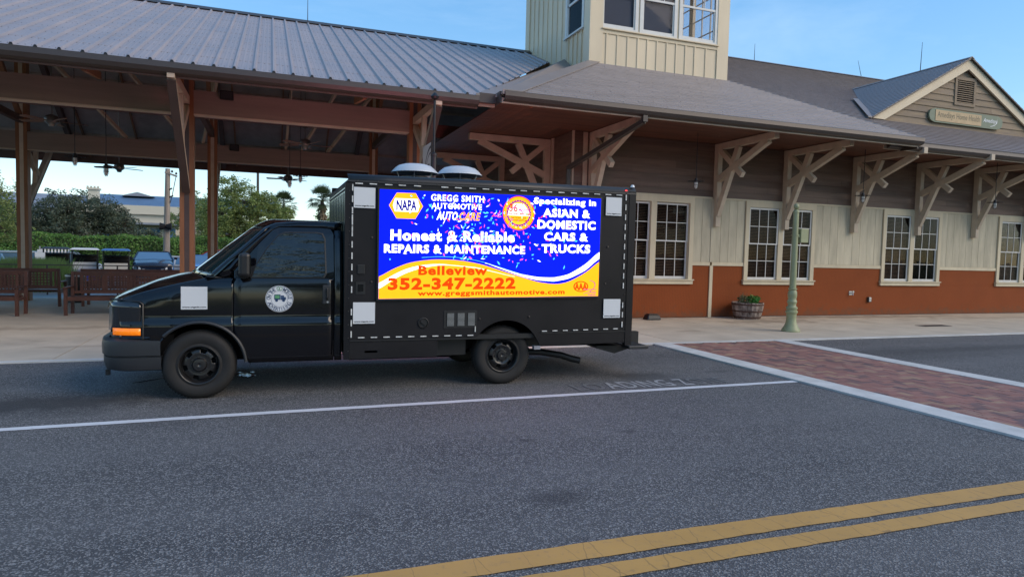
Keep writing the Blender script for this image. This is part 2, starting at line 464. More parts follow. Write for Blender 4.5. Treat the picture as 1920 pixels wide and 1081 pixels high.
def paint(name, col, wear=0.35, cracks=False):
    m = bpy.data.materials.new(name); m.use_nodes = True
    n, l = m.node_tree.nodes, m.node_tree.links
    b = n['Principled BSDF']; b.inputs['Roughness'].default_value = 0.6
    g = n.new('ShaderNodeNewGeometry')
    t = n.new('ShaderNodeTexNoise'); t.inputs['Scale'].default_value = 14; t.inputs['Detail'].default_value = 8; t.inputs['Roughness'].default_value = 0.75
    l.new(g.outputs['Position'], t.inputs['Vector'])
    r = n.new('ShaderNodeMapRange'); r.inputs['From Min'].default_value = 0.55; r.inputs['From Max'].default_value = 0.72; r.inputs['To Max'].default_value = wear
    l.new(t.outputs['Fac'], r.inputs['Value'])
    t2 = n.new('ShaderNodeTexNoise'); t2.inputs['Scale'].default_value = 1.7; t2.inputs['Detail'].default_value = 4
    l.new(g.outputs['Position'], t2.inputs['Vector'])
    x0 = n.new('ShaderNodeMixRGB'); x0.inputs['Color1'].default_value = _c(col); x0.inputs['Color2'].default_value = _c(tuple(v * 0.72 for v in col))
    l.new(t2.outputs['Fac'], x0.inputs['Fac'])
    x = n.new('ShaderNodeMixRGB'); x.inputs['Color2'].default_value = (0.10, 0.095, 0.09, 1)
    l.new(x0.outputs['Color'], x.inputs['Color1']); l.new(r.outputs['Result'], x.inputs['Fac'])
    src = x.outputs['Color']
    if cracks:
        mpn = n.new('ShaderNodeMapping'); mpn.inputs['Scale'].default_value = (2.3, 0.55, 1); mpn.inputs['Rotation'].default_value = (0, 0, 0.35)
        tw = n.new('ShaderNodeTexNoise'); tw.inputs['Scale'].default_value = 9; tw.inputs['Detail'].default_value = 3
        l.new(g.outputs['Position'], tw.inputs['Vector'])
        ad = n.new('ShaderNodeVectorMath'); ad.operation = 'MULTIPLY_ADD'; ad.inputs[1].default_value = (0.05, 0.05, 0.05)
        l.new(tw.outputs['Color'], ad.inputs[0]); l.new(g.outputs['Position'], ad.inputs[2]); l.new(ad.outputs['Vector'], mpn.inputs['Vector'])
        vo = n.new('ShaderNodeTexVoronoi'); vo.feature = 'DISTANCE_TO_EDGE'; vo.inputs['Scale'].default_value = 2.0
        l.new(mpn.outputs['Vector'], vo.inputs['Vector'])
        rr = n.new('ShaderNodeMapRange'); rr.inputs['From Min'].default_value = 0.004; rr.inputs['From Max'].default_value = 0.012; rr.inputs['To Min'].default_value = 0.38; rr.inputs['To Max'].default_value = 0
        l.new(vo.outputs['Distance'], rr.inputs['Value'])
        x3 = n.new('ShaderNodeMixRGB'); x3.inputs['Color2'].default_value = (0.045, 0.04, 0.035, 1)
        l.new(src, x3.inputs['Color1']); l.new(rr.outputs['Result'], x3.inputs['Fac']); src = x3.outputs['Color']
    l.new(src, b.inputs['Base Color'])
    bp = n.new('ShaderNodeBump'); bp.inputs['Strength'].default_value = 0.3; bp.inputs['Distance'].default_value = 0.002
    l.new(t.outputs['Fac'], bp.inputs['Height']); l.new(bp.outputs['Normal'], b.inputs['Normal'])
    return m
whitep = paint('white_road_paint', (0.74, 0.74, 0.75), 0.30)
wornp = paint('worn_stencil_paint', (0.40, 0.40, 0.40), 0.97)
yellowp = paint('yellow_road_paint', (0.60, 0.33, 0.085), 0.45, True)

# far ground (a little lower than the street beyond the pavilion)
xs = [-900, -300, -120, -60, -30, -10, 10, 40, 90, 300, 900]
ys = [-900, -200, -60, -14, 10.9, 22.7, 23.2, 27.0, 31, 60, 150, 400, 1400]
def gz(y): return -0.03 if y < 23 else (-0.05 - 0.40 * min(1, (y - 23.0) / 8.0))
struct('ground', MB().grid([[(x, y, gz(y)) for x in xs] for y in ys]), grassm)
# road
struct('road', MB().grid([[(x, y, 0.0) for x in (-80, -20, -6, 0, 6, 12, 20, 80)] for y in (-13, -6, 0, 4, 8, 10.84)]), asphalt)
struct('parking_lot', MB().grid([[(x, y, gz(y) + 0.012) for x in (-60, -30, -10, 10, 30)] for y in (23.4, 27, 31, 48)]), farpave)

# pavement: dark bed with separate concrete slabs on it
pav = struct('pavement', MB().box(-16, 42, 10.99, 23.1, -0.12, 0.004), jointm)
xj = [-15.9 + 2.6 * i for i in range(23)]
yj = [10.99, 13.25, 15.46, 17.9, 20.4, 23.0]
for j in range(len(yj) - 1):
    for i in range(len(xj) - 1):
        if j >= 2 and xj[i] > 7.6: continue
        d = random.uniform(-0.0015, 0.0015)
        MB().box(xj[i] + 0.007, xj[i + 1] - 0.007, yj[j] + 0.007, yj[j + 1] - 0.007, -0.1, 0.016 + d).build('slab', concrete, pav)
kb = struct('kerb', MB().box(-16, 42, 10.84, 10.982, -0.12, 0.019), concrete_band)
MB().box(16.1, 17.1, 12.45, 12.75, 0.0155, 0.022).build('drain_grate', dkmetal, pav)

# brick crossing with pale concrete borders
brickm = bpy.data.materials.new('paving_brick'); brickm.use_nodes = True
_n, _l = brickm.node_tree.nodes, brickm.node_tree.links
_b = _n['Principled BSDF']; _b.inputs['Roughness'].default_value = 0.75
_oi = _n.new('ShaderNodeObjectInfo'); _g = _n.new('ShaderNodeNewGeometry')
_wn = _n.new('ShaderNodeTexWhiteNoise'); _wn.noise_dimensions = '3D'
_sn = _n.new('ShaderNodeVectorMath'); _sn.operation = 'SNAP'; _sn.inputs[1].default_value = (0.21, 0.105, 5)
_l.new(_g.outputs['Position'], _sn.inputs[0])
_cr = _n.new('ShaderNodeValToRGB'); _cr.color_ramp.interpolation = 'LINEAR'
_e = _cr.color_ramp.elements
_e[0].position = 0; _e[0].color = (0.12, 0.075, 0.075, 1)
_e[1].position = 1; _e[1].color = (0.34, 0.21, 0.13, 1)
for p_, c_ in ((0.08, (0.17, 0.095, 0.085)), (0.3, (0.26, 0.12, 0.095)), (0.6, (0.29, 0.135, 0.105)), (0.85, (0.30, 0.17, 0.13))):
    q_ = _e.new(p_); q_.color = _c(c_)
_l.new(_oi.outputs['Random'], _cr.inputs['Fac'])
_t = _n.new('ShaderNodeTexNoise'); _t.inputs['Scale'].default_value = 1.2; _t.inputs['Detail'].default_value = 5
_l.new(_g.outputs['Position'], _t.inputs['Vector'])
_hs = _n.new('ShaderNodeHueSaturation'); _mr = _n.new('ShaderNodeMapRange'); _mr.inputs['From Min'].default_value = 0.3; _mr.inputs['From Max'].default_value = 0.7
_mr.inputs['To Min'].default_value = 0.85; _mr.inputs['To Max'].default_value = 1.12
_l.new(_t.outputs['Fac'], _mr.inputs['Value']); _l.new(_mr.outputs['Result'], _hs.inputs['Value']); _l.new(_cr.outputs['Color'], _hs.inputs['Color']); _l.new(_hs.outputs['Color'], _b.inputs['Base Color'])
brickm2 = brickm.copy(); brickm2.name = 'paving_brick_far'
_n2 = brickm2.node_tree.nodes; _l2 = brickm2.node_tree.links
_cr2 = [q for q in _n2 if q.type == 'VALTORGB'][0]; _wn2 = [q for q in _n2 if q.type == 'TEX_WHITE_NOISE'][0]
_at = _n2.new('ShaderNodeAttribute'); _at.attribute_name = 'tone'
for lk in list(_l2):
    if lk.to_node == _cr2: _l2.remove(lk)
_l2.new(_at.outputs['Fac'], _cr2.inputs['Fac'])

CX0, CX1, CYN, CYF = 7.26, 9.72, -2.0, 10.83
cross = struct('brick_crossing', MB().box(6.9, 10.06, CYN, CYF, -0.1, 0.0085), jointm)
proto = MB().box(-0.0985, 0.0985, -0.0485, 0.0485, 0, 0.014).build('brick', brickm, cross, keep=True)
cells = []
B_ = 0.1                                    # herringbone on a 10 cm grid
for i in range(-1, int((CX1 - CX0) / B_) + 2):
    for j in range(0, int((CYF - CYN) / B_)):
        x = CX0 + i * B_; y = CYN + j * B_
        if (i - j) % 4 == 0: c = (x + B_, y + B_ / 2, 0.0)
        elif (i - j) % 4 == 3: c = (x + B_ / 2, y + B_, pi / 2)
        else: continue
        if CX0 - 0.05 < c[0] < CX1 + 0.05 and c[1] < CYF - 0.05: cells.append(c)
vis = sorted(cells, key=lambda c: math.hypot(c[0], c[1]))
fwd2 = Vector((fw.x, fw.y)).normalized()
def inview(c):
    q = Vector((c[0], c[1])); d = q.dot(fwd2); s_ = q.x * rt.x + q.y * rt.y
    return d > 0.5 and abs(s_ / d) < 0.80
near = [c for c in vis if inview(c)][:300]
ns = set(near)
for i, (x, y, r_) in enumerate(near):
    o = proto if i == 0 else proto.copy()
    if i: COL.objects.link(o); o.parent = cross
    o.location = (x, y, 0.003 + random.uniform(-0.002, 0.002)); o.rotation_euler = (0, 0, r_ + random.uniform(-0.015, 0.015))
mbr = MB(); tones = []
for (x, y, r_) in vis:
    if (x, y, r_) in ns: continue
    hx, hy = (0.0985, 0.0485) if r_ == 0 else (0.0485, 0.0985)
    d = random.uniform(-0.002, 0.002); mbr.box(x - hx, x + hx, y - hy, y + hy, 0.0, 0.017 + d); tones.append(random.random())
ob = mbr.build('brick_field', brickm2, cross, recalc=False); tag(ob, kind='stuff')
at_ = ob.data.attributes.new('tone', 'FLOAT', 'FACE'); at_.data.foreach_set('value', [tones[i // 6] for i in range(len(ob.data.polygons))])
for x0, x1 in ((6.88, 7.25), (9.73, 10.07)):
    y = CYN
    while y < CYF - 0.1:
        y1 = min(y + 3.05, CYF); MB().box(x0, x1, y + 0.006, y1, -0.08, 0.0245).build('border_band', concrete_band, cross); y = y1

# painted lines (thin raised coats)
def strip(name, pts, w, z, m, jit=0.004, parent=None, step=0.12):
    mb = MB(); rows = []
    for i in range(len(pts) - 1):
        a, b = Vector(pts[i]), Vector(pts[i + 1]); L = (b - a).length; k = max(1, int(L / step))
        d = (b - a).normalized(); nn = Vector((-d.y, d.x))
        for j in range(k + (1 if i == len(pts) - 2 else 0)):
            p = a + (b - a) * (j / k)
            e0 = w / 2 + random.uniform(-jit, jit); e1 = w / 2 + random.uniform(-jit, jit)
            rows.append([(p.x - nn.x * e0, p.y - nn.y * e0, z), (p.x + nn.x * e1, p.y + nn.y * e1, z)])
    mb.grid(rows)
    return mb.build(name, m, parent)
pk = strip('parking_line', [(-20, 6.9), (-2.3, 7.04), (0, 7.11), (6.87, 7.19)], 0.115, 0.005, whitep)
tag(pk, kind='structure')
for i, (ya, yb) in enumerate(((3.215, 3.41), (2.985, 3.14))):
    o = strip('yellow_line', [(-30, (ya + yb) / 2 + 0.03), (0, (ya + yb) / 2 + 0.005), (30, (ya + yb) / 2 - 0.02)], yb - ya - 0.004, 0.006, yellowp, 0.005)
    tag(o, kind='structure')
lz = MB()
for s_, xa, xb, m_ in (('LO', 3.62, 4.04, paint('ghost_paint', (0.19, 0.19, 0.19), 0.99)), ('ADING', 4.08, 5.05, wornp), ('Z', 5.17, 5.33, wornp), ('ONE', 5.36, 5.95, MATS.get('gp') or paint('faded_paint', (0.18, 0.18, 0.18), 0.98))):
    lz = MB(); text_box(lz, s_, xa, 7.33, xb, 7.72, 0.0055, bold=0.012, axis='xy', spacing=1.05)
    tag(lz.build('loading_zone_stencil', m_), kind='structure')

# wet spots by the front wheel
waterm = mat('water', (0.02, 0.025, 0.03), 0.03, spec=1.0, bump=0.35, bscale=30, bdist=0.004)
def puddle(pts, w):
    mb = MB(); rows = []
    for i, (x, y) in enumerate(pts):
        t = i / (len(pts) - 1); ww = w * (0.25 + sin(pi * t)) * random.uniform(0.5, 1.2)
        rows.append([(x, y - ww, 0.0065), (x, y, 0.010), (x, y + ww, 0.0065)])
    mb.grid(rows); return mb
def wig(a, b, n, j): return [(a[0] + (b[0] - a[0]) * i / n, a[1] + (b[1] - a[1]) * i / n + random.uniform(-j, j)) for i in range(n + 1)]
pd = puddle(wig((-1.56, 9.02), (-1.24, 9.3), 14, 0.02), 0.022).build('puddle', waterm)
tag(pd, 'thin wet trickle on the asphalt ahead of the front wheel', 'puddle', 'wet spots under the black truck')
mbp = puddle(wig((-0.42, 9.38), (-0.18, 9.2), 12, 0.05), 0.10)
for k in range(9):
    x = random.uniform(-0.42, -0.15); y = random.uniform(9.1, 9.5); r_ = random.uniform(0.006, 0.014)
    mbp.add([(x + r_ * 1.6 * cos(a * pi / 4) , y + r_ * sin(a * pi / 4), 0.0075) for a in range(8)], [tuple(range(8))])
tag(mbp.build('puddle', waterm), 'splashed wet patch on the asphalt behind the front wheel', 'puddle', 'wet spots under the black truck')
# ================================================================== station building
WY = 15.45
st = thing('station_building', 'long cream and rust red station building with a square tower and wooden eaves brackets', 'building', (16.0, 20.0, 0))
EZ = 4.91; PB = 0.507
redm = bpy.data.materials.new('rust_red_beadboard'); redm.use_nodes = True
n_, l_ = redm.node_tree.nodes, redm.node_tree.links
b_ = n_['Principled BSDF']; b_.inputs['Roughness'].default_value = 0.7; b_.inputs['Specular IOR Level'].default_value = 0.15
g_ = n_.new('ShaderNodeNewGeometry')
t_ = n_.new('ShaderNodeTexNoise'); t_.inputs['Scale'].default_value = 1.5; t_.inputs['Detail'].default_value = 6
l_.new(g_.outputs['Position'], t_.inputs['Vector'])
c_ = n_.new('ShaderNodeMixRGB'); c_.inputs['Color1'].default_value = (0.215, 0.053, 0.015, 1); c_.inputs['Color2'].default_value = (0.285, 0.073, 0.021, 1)
l_.new(t_.outputs['Fac'], c_.inputs['Fac'])
sx_ = n_.new('ShaderNodeSeparateXYZ'); l_.new(g_.outputs['Position'], sx_.inputs[0])
m_ = n_.new('ShaderNodeMath'); m_.operation = 'FRACT'; mm_ = n_.new('ShaderNodeMath'); mm_.operation = 'MULTIPLY'; mm_.inputs[1].default_value = 1 / 0.0508
l_.new(sx_.outputs['X'], mm_.inputs[0]); l_.new(mm_.outputs[0], m_.inputs[0])
r_ = n_.new('ShaderNodeMapRange'); r_.inputs['From Min'].default_value = 0.0; r_.inputs['From Max'].default_value = 0.14
l_.new(m_.outputs[0], r_.inputs['Value'])
c2_ = n_.new('ShaderNodeMixRGB'); c2_.inputs['Color1'].default_value = (0.10, 0.03, 0.015, 1); l_.new(c_.outputs['Color'], c2_.inputs['Color2']); l_.new(r_.outputs['Result'], c2_.inputs['Fac'])
tz_ = n_.new('ShaderNodeTexNoise'); tz_.inputs['Scale'].default_value = 7; tz_.inputs['Detail'].default_value = 7; l_.new(g_.outputs['Position'], tz_.inputs['Vector'])
ad_ = n_.new('ShaderNodeMath'); ad_.operation = 'MULTIPLY_ADD'; ad_.inputs[1].default_value = -0.9; l_.new(tz_.outputs['Fac'], ad_.inputs[0]); l_.new(sx_.outputs['Z'], ad_.inputs[2])
rz_ = n_.new('ShaderNodeMapRange'); rz_.inputs['From Min'].default_value = -0.42; rz_.inputs['From Max'].default_value = -0.18; rz_.inputs['To Min'].default_value = 0.55; rz_.inputs['To Max'].default_value = 0
l_.new(ad_.outputs[0], rz_.inputs['Value'])
c3_ = n_.new('ShaderNodeMixRGB'); c3_.inputs['Color2'].default_value = (0.13, 0.075, 0.045, 1); l_.new(c2_.outputs['Color'], c3_.inputs['Color1']); l_.new(rz_.outputs['Result'], c3_.inputs['Fac'])
l_.new(c3_.outputs['Color'], b_.inputs['Base Color'])
bp_ = n_.new('ShaderNodeBump'); bp_.inputs['Strength'].default_value = 0.5; bp_.inputs['Distance'].default_value = 0.004
l_.new(r_.outputs['Result'], bp_.inputs['Height']); l_.new(bp_.outputs['Normal'], b_.inputs['Normal'])

XW, XE = 7.23, 31.0
WINS = [(8.49, 10.76), (12.79, 15.07), (18.02, 20.30), (23.25, 25.53), (28.5, 30.78)]
JOG = 11.55
def face(x): return WY - (0.05 if x < JOG else 0.0)
# structural backing wall with openings
mb = MB(); segs = [XW] + [q for w in WINS for q in w] + [XE]
for i in range(0, len(segs), 2): mb.box(segs[i], segs[i + 1], WY + 0.03, WY + 0.18, 0, 5.0)
for a, b in WINS:
    mb.box(a, b, WY + 0.03, WY + 0.18, 0, 1.05); mb.box(a, b, WY + 0.03, WY + 0.18, 3.2, 5.0)
mb.box(XW + 0.03, XW + 0.18, WY + 0.18, 24.5, 0, 5.0)
mb.box(XW + 0.03, XE, 24.5, 24.6, 0, 5.0); mb.box(XE - 0.15, XE, WY + 0.18, 24.5, 0, 5.0)
mb.build('wall', plankbr, st)
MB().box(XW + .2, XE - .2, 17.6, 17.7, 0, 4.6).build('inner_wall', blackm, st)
MB().box(XW + .2, XE - .2, WY + .2, 17.6, -0.02, 0.03).build('inner_floor', dkmetal, st)
# wainscot, cap, boards
def gaps(x0, x1, margin=0.13):
    out = []; cur = x0
    for a, b in WINS:
        if b + margin < x0 or a - margin > x1: continue
        if a - margin > cur: out.append((cur, a - margin))
        cur = max(cur, b + margin)
    if cur < x1: out.append((cur, x1))
    return out
for sx0, sx1 in ((XW, JOG - 0.07), (JOG + 0.03, XE)):
    f = face(sx0)
    MB().box(sx0, sx1, f, WY + 0.028, 0.03, 0.93).build('wainscot_panel', redm, st)
    for a, b in gaps(sx0, sx1):
        MB().box(a, b, f + 0.002, WY + 0.027, 0.931, 1.455).build('wainscot_panel', redm, st)
        MB().box(a, b, f - 0.025, WY + 0.026, 1.457, 1.555).build('cap_rail', cream, st)
        k = max(1, round((b - a) / 0.305)); w = (b - a) / k
        for i in range(k):
            MB().box(a + i * w + 0.004, a + (i + 1) * w - 0.004, f + random.uniform(-0.001, 0.002), WY + 0.027, 1.558, 3.30).build('siding_board', cream_dk, st)
    MB().box(sx0, sx1, f - 0.028, WY + 0.026, 3.302, 3.345).build('frieze_board', cream, st)
    for a, b in ((q[0] - 0.13, q[1] + 0.13) for q in WINS):
        if sx0 < (a + b) / 2 < sx1: pass
MB().box(JOG - 0.07, JOG + 0.03, face(0) - 0.03, WY + 0.024, 0.02, 1.456).build('corner_trim', cream, st)
MB().box(JOG - 0.07, JOG + 0.03, face(0) - 0.014, WY + 0.024, 1.559, 3.30).build('corner_trim', cream_dk, st)
MB().box(XW, XE, WY - 0.01, WY + 0.02, -0.02, 0.03).build('plinth', dkmetal, st)
# upper brown planks
z = 3.35; hh = 0.182; r = 0
while z < 4.80:
    x = XW; off = (r * 1.37) % 3.6
    while x < XE:
        x1 = min(XE, x + (3.6 if x > XW else 1.2 + off)); z1 = min(z + hh, 4.84)
        fa = WY + random.uniform(-0.002, 0.002)
        MB().hexa([(x, fa - 0.012, z), (x1 - 0.003, fa - 0.012, z), (x1 - 0.003, WY + 0.028, z), (x, WY + 0.028, z), (x, fa + 0.004, z1 - 0.002), (x1 - 0.003, fa + 0.004, z1 - 0.002), (x1 - 0.003, WY + 0.028, z1 - 0.002), (x, WY + 0.028, z1 - 0.002)]).build('siding_plank', plankbr, st)
        x = x1
    z += hh; r += 1
z = 0.05; r = 0
while z < 4.80:
    y = WY + 0.03
    while y < 24.4:
        y1 = min(24.5, y + 3.2); z1 = min(z + hh, 4.84)
        MB().hexa([(XW - 0.012, y, z), (XW + 0.028, y, z), (XW + 0.028, y1 - 0.003, z), (XW - 0.012, y1 - 0.003, z), (XW + 0.004, y, z1 - 0.002), (XW + 0.028, y, z1 - 0.002), (XW + 0.028, y1 - 0.003, z1 - 0.002), (XW + 0.004, y1 - 0.003, z1 - 0.002)]).build('siding_plank', plankbr, st)
        y = y1
    z += hh; r += 1
MB().box(XW - 0.03, XW + 0.02, WY - 0.035, WY + 0.02, 3.35, 4.82).build('corner_trim', bracketm, st)
MB().box(7.50, 7.62, WY - 0.045, WY - 0.014, 2.4, 4.80).build('trim_board', bracketm, st)
MB().box(XW - 0.045, XW - 0.014, 16.62, 16.76, 2.4, 4.80).build('trim_board', bracketm, st)

# windows: casing (part) > sashes, panes, blind slats
def make_window():
    w = MB()  # local coordinates: x centre 0, y outward negative, z = 0 at wall foot
    W = 2.27; h = W / 2
    w.box(-h - 0.13, -h, -0.045, 0.02, 1.06, 3.30); w.box(h, h + 0.13, -0.045, 0.02, 1.06, 3.30)
    w.box(-h, h, -0.045, 0.02, 3.14, 3.30)
    w.box(-h - 0.15, h + 0.15, -0.06, 0.02, 0.94, 1.04)
    w.box(-h - 0.17, h + 0.17, -0.095, 0.02, 1.042, 1.075)
    w.box(-0.085, 0.085, -0.035, 0.03, 1.077, 3.138)
    return w
def win_pieces(parent, cx, open_right=False):
    h = 2.27 / 2
    for side in (-1, 1):
        a, b = (-h + 0.005, -0.09) if side < 0 else (0.09, h - 0.005)
        for (z0, z1, yy) in ((2.09, 3.13, -0.012), (1.08, 2.12, 0.018)):
            s = MB(); t = 0.045
            s.box(cx + a, cx + a + t, WY + yy, WY + yy + 0.026, z0, z1); s.box(cx + b - t, cx + b, WY + yy, WY + yy + 0.026, z0, z1)
            s.box(cx + a + t, cx + b - t, WY + yy, WY + yy + 0.026, z0, z0 + (0.07 if yy > 0 else 0.035)); s.box(cx + a + t, cx + b - t, WY + yy, WY + yy + 0.026, z1 - (0.03 if yy > 0 else 0.05), z1)
            gx0, gx1 = cx + a + t, cx + b - t; gz0 = z0 + (0.07 if yy > 0 else 0.035); gz1 = z1 - (0.03 if yy > 0 else 0.05)
            zm = (gz0 + gz1) / 2
            s.build('sash', sashw, parent)
            mu = MB(); gw = (gx1 - gx0) / 3
            for k in (1, 2): mu.box(gx0 + gw * k - 0.009, gx0 + gw * k + 0.009, WY + yy + 0.002, WY + yy + 0.022, gz0, gz1)
            mu.box(gx0, gx1, WY + yy + 0.004, WY + yy + 0.020, zm - 0.009, zm + 0.009)
            mu.build('muntin', sashw, parent)
            for i in range(3):
                for j in range(2):
                    za, zb = ((gz0, zm), (zm, gz1))[j]
                    pa = MB().box(gx0 + gw * i + 0.006, gx0 + gw * (i + 1) - 0.006, WY + yy + 0.010, WY + yy + 0.014, za + 0.005, zb - 0.005)
                    o = pa.build('pane', panegl, parent)
                    o.rotation_euler = (random.uniform(-0.004, 0.004), 0, random.uniform(-0.004, 0.004)) if False else (0, 0, 0)
        if not (open_right and side > 0):
            bl = MB(); z = 1.10
            while z < 3.10:
                bl.hexa([(cx + a + .03, WY + .07, z), (cx + b - .03, WY + .07, z), (cx + b - .03, WY + .095, z + .018), (cx + a + .03, WY + .095, z + .018),
                         (cx + a + .03, WY + .07, z + .004), (cx + b - .03, WY + .07, z + .004), (cx + b - .03, WY + .095, z + .022), (cx + a + .03, WY + .095, z + .022)]); z += 0.042
            tag(bl.build('blind_slats', blindm, parent), kind='stuff')
            MB().box(cx + a + .02, cx + b - .02, WY + .12, WY + .125, 1.08, 3.12).build('blind_backing', blackm, parent)
for i, (a, b) in enumerate(WINS):
    cx = (a + b) / 2; w = make_window(); f = face(cx)
    w.v = [(p[0] + cx, p[1] + WY + (f - WY if p[1] < 0 else 0), p[2]) for p in w.v]
    wo_ = w.build('window', cream, st)
    WL[wo_.name] = WL[st.name]
    win_pieces(wo_, cx, open_right=(i == 2))

# soffit planks (run along the eaves), west eaves too
SZ = 4.815
y = 12.86; k = 0
while y < WY:
    for (a, b) in ((4.62 + max(0, 0), 10.3), (10.3, 15.9), (15.9, 23.0), (23.0, XE)):
        if a >= 15.9 and y < 13.28: continue
        if a < 5: a = 4.5 + (y - 12.86)
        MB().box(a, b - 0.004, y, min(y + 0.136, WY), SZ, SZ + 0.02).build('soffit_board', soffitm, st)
    y += 0.14; k += 1
x = 4.52
while x < XW:
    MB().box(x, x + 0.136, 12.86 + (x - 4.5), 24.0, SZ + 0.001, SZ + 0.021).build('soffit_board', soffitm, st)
    x += 0.14
# pink-brown fascia lip under the gutters, gutters
gp = [(0.0, -0.0), (0.0, 0.20), (0.025, 0.20), (0.025, 0.165), (0.14, 0.165), (0.14, -0.03), (0.10, -0.06)]   # y-offset, z
def gutter(x0, x1, y0, z0, parent, m=gutterm, name='gutter'):
    prof = [(-0.11, 0.20), (-0.125, 0.20), (-0.125, 0.185), (-0.135, 0.10), (-0.10, 0.03), (0.0, 0.0), (0.02, 0.0), (0.02, 0.20), (0.008, 0.20), (0.008, 0.02), (-0.09, 0.045), (-0.11, 0.10)]
    return MB().prism([(x0, y0 + a, z0 + b) for a, b in prof], (x1 - x0, 0, 0)).build(name, m, parent)
gutter(4.41, 15.98, 12.80, 4.725, st)
gutter(15.40, XE + .5, 13.30, 4.70, st)
MB().box(4.38, 15.9, 12.80, 12.84, 4.698, 4.80).build('fascia_board', bracketm, st)
MB().box(15.3, XE + .4, 13.30, 13.34, 4.68, 4.78).build('fascia_board', bracketm, st)
MB().box(15.90, 15.94, 12.81, 13.32, 4.66, 4.90).build('fascia_board', gutterm, st)
MB().box(4.34, 4.378, 12.81, 13.16, 4.70, 4.93).build('fascia_board', gutterm, st)
MB().box(3.98, 4.34, 13.12, 13.16, 4.66, 4.72).build('fascia_board', bracketm, st)
MB().box(3.98, 4.338, 13.02, 13.118, 4.72, 4.91).build('fascia_board', gutterm, st)

# roof slabs (structural sheets under the shingles)
def zA(y): return EZ + PB * (y - 12.72)
H0, H1 = (4.36, 12.70), (8.315, 16.87)
R0, R1 = (16.03, 12.70), (12.93, 16.87)
def zP(x, y): return zA(y)
# front plane A shingles as separate pieces
def shingles_A():
    y = 12.70; row = 0; dy = 0.163
    def xl(y): return H0[0] + (y - H0[1]) * (H1[0] - H0[0]) / (H1[1] - H0[1])
    def xr(y): return R0[0] + (y - R0[1]) * (R1[0] - R0[0]) / (R1[1] - R0[1])
    while y < 16.80:
        y1 = min(y + dy, 16.87); off = (row * 0.47) % 1.12
        xs_ = [None]; x = xl(y) ; cuts = []
        q = math.floor(xl(y) / 1.12) * 1.12 + off
        while q < xr(y) + 1.2:
            if q > xl(y) + 0.25 and q < xr(y) - 0.25: cuts.append(q)
            q += 1.12
        edges = [('L', 0)] + [('C', c) for c in cuts] + [('R', 0)]
        for i in range(len(edges) - 1):
            def X(e, yy): return xl(yy) if e[0] == 'L' else (xr(yy) if e[0] == 'R' else e[1])
            a0, a1, b0, b1 = X(edges[i], y), X(edges[i], y1 + .02), X(edges[i + 1], y), X(edges[i + 1], y1 + .02)
            g = 0.004; t = 0.028 + random.uniform(-.001, .001)
            MB().hexa([(a0 + g, y, zA(y)), (b0 - g, y, zA(y)), (b1 - g, y1 + .02, zA(y1 + .02) - .006), (a1 + g, y1 + .02, zA(y1 + .02) - .006),
                       (a0 + g, y, zA(y) + t), (b0 - g, y, zA(y) + t), (b1 - g, y1 + .02, zA(y1 + .02) + .002), (a1 + g, y1 + .02, zA(y1 + .02) + .002)]).build('roof_shingle', shinglem, st, recalc=False)
        y += dy; row += 1
shingles_A()
def course_field(name, P0, U_, V_, nrow, xl, xr, m, seam=1.12, t=0.028, parent=st):
    """joined shingle courses: P0 origin, U_ along the course, V_ up the slope (per course)"""
    mb = MB(); N = Vector(U_).cross(Vector(V_)).normalized(); U_ = Vector(U_); V_ = Vector(V_); P0 = Vector(P0)
    if N.z < 0: N = -N
    for r in range(nrow):
        a, b = xl(r), xr(r); a1, b1 = xl(r + 1), xr(r + 1)
        if b - a < 0.05: continue
        cuts = []; q = math.floor(a / seam) * seam + (r * 0.47) % seam
        while q < b:
            if q > a + .2 and q < b - .2: cuts.append(q)
            q += seam
        ed = [(a, a1)] + [(c, c) for c in cuts] + [(b, b1)]
        for i in range(len(ed) - 1):
            s0, s1, e0, e1 = ed[i][0] + .004, ed[i][1] + .004, ed[i + 1][0] - .004, ed[i + 1][1] - .004
            A = P0 + V_ * r; B = P0 + V_ * (r + 1.1)
            mb.hexa([A + U_ * s0, A + U_ * e0, B + U_ * e1 - N * .006, B + U_ * s1 - N * .006, A + U_ * s0 + N * t, A + U_ * e0 + N * t, B + U_ * e1 + N * .002, B + U_ * s1 + N * .002])
    return tag(mb.build(name, m, parent, recalc=False), kind='stuff')
# main roof plane B, ridge at y 23, broken by the dormer
yB, zB, rY = 13.18, 4.905, 23.1
def zBf(y): return zB + PB * (y - yB)
dy = 0.163; nB = int((rY - yB) / dy)
def xlB(r):
    y = yB + r * dy
    return 15.9 if y < 13.4 else max(11.4, 16.03 - (y - 13.18) * 0.74)
course_field('roof_shingles', (0, yB, zB), (1, 0, 0), (0, dy, dy * PB), nB, xlB, lambda r: XE + .5, shinglem)
# solid under-slabs
mb = MB()
mb.prism([(4.36, 12.70, zA(12.70) - .002), (16.03, 12.70, zA(12.70) - .002), (12.93, 16.87, zA(16.87) - .002), (8.315, 16.87, zA(16.87) - .002)], (0, 0, -0.045))
mb.prism([(11.0, yB, zB - .012), (XE + .5, yB, zB - .012), (XE + .5, rY, zBf(rY) - .012), (11.0, rY, zBf(rY) - .012)], (0, 0, -0.04))
mb.prism([(12.9, rY, zBf(rY) - .012), (XE + .5, rY, zBf(rY) - .012), (XE + .5, 33.0, zB - .012), (12.9, 33.0, zB - .012)], (0, 0, -0.04))
mb.build('roof', capm, st)
MB().prism([(16.03, 12.70, zA(12.70)), (12.93, 16.87, zA(16.87)), (12.93, 17.5, zA(16.87)), (16.03, 13.3, zA(12.70))], (0, 0, -0.03)).build('roof_return', shinglem, st)
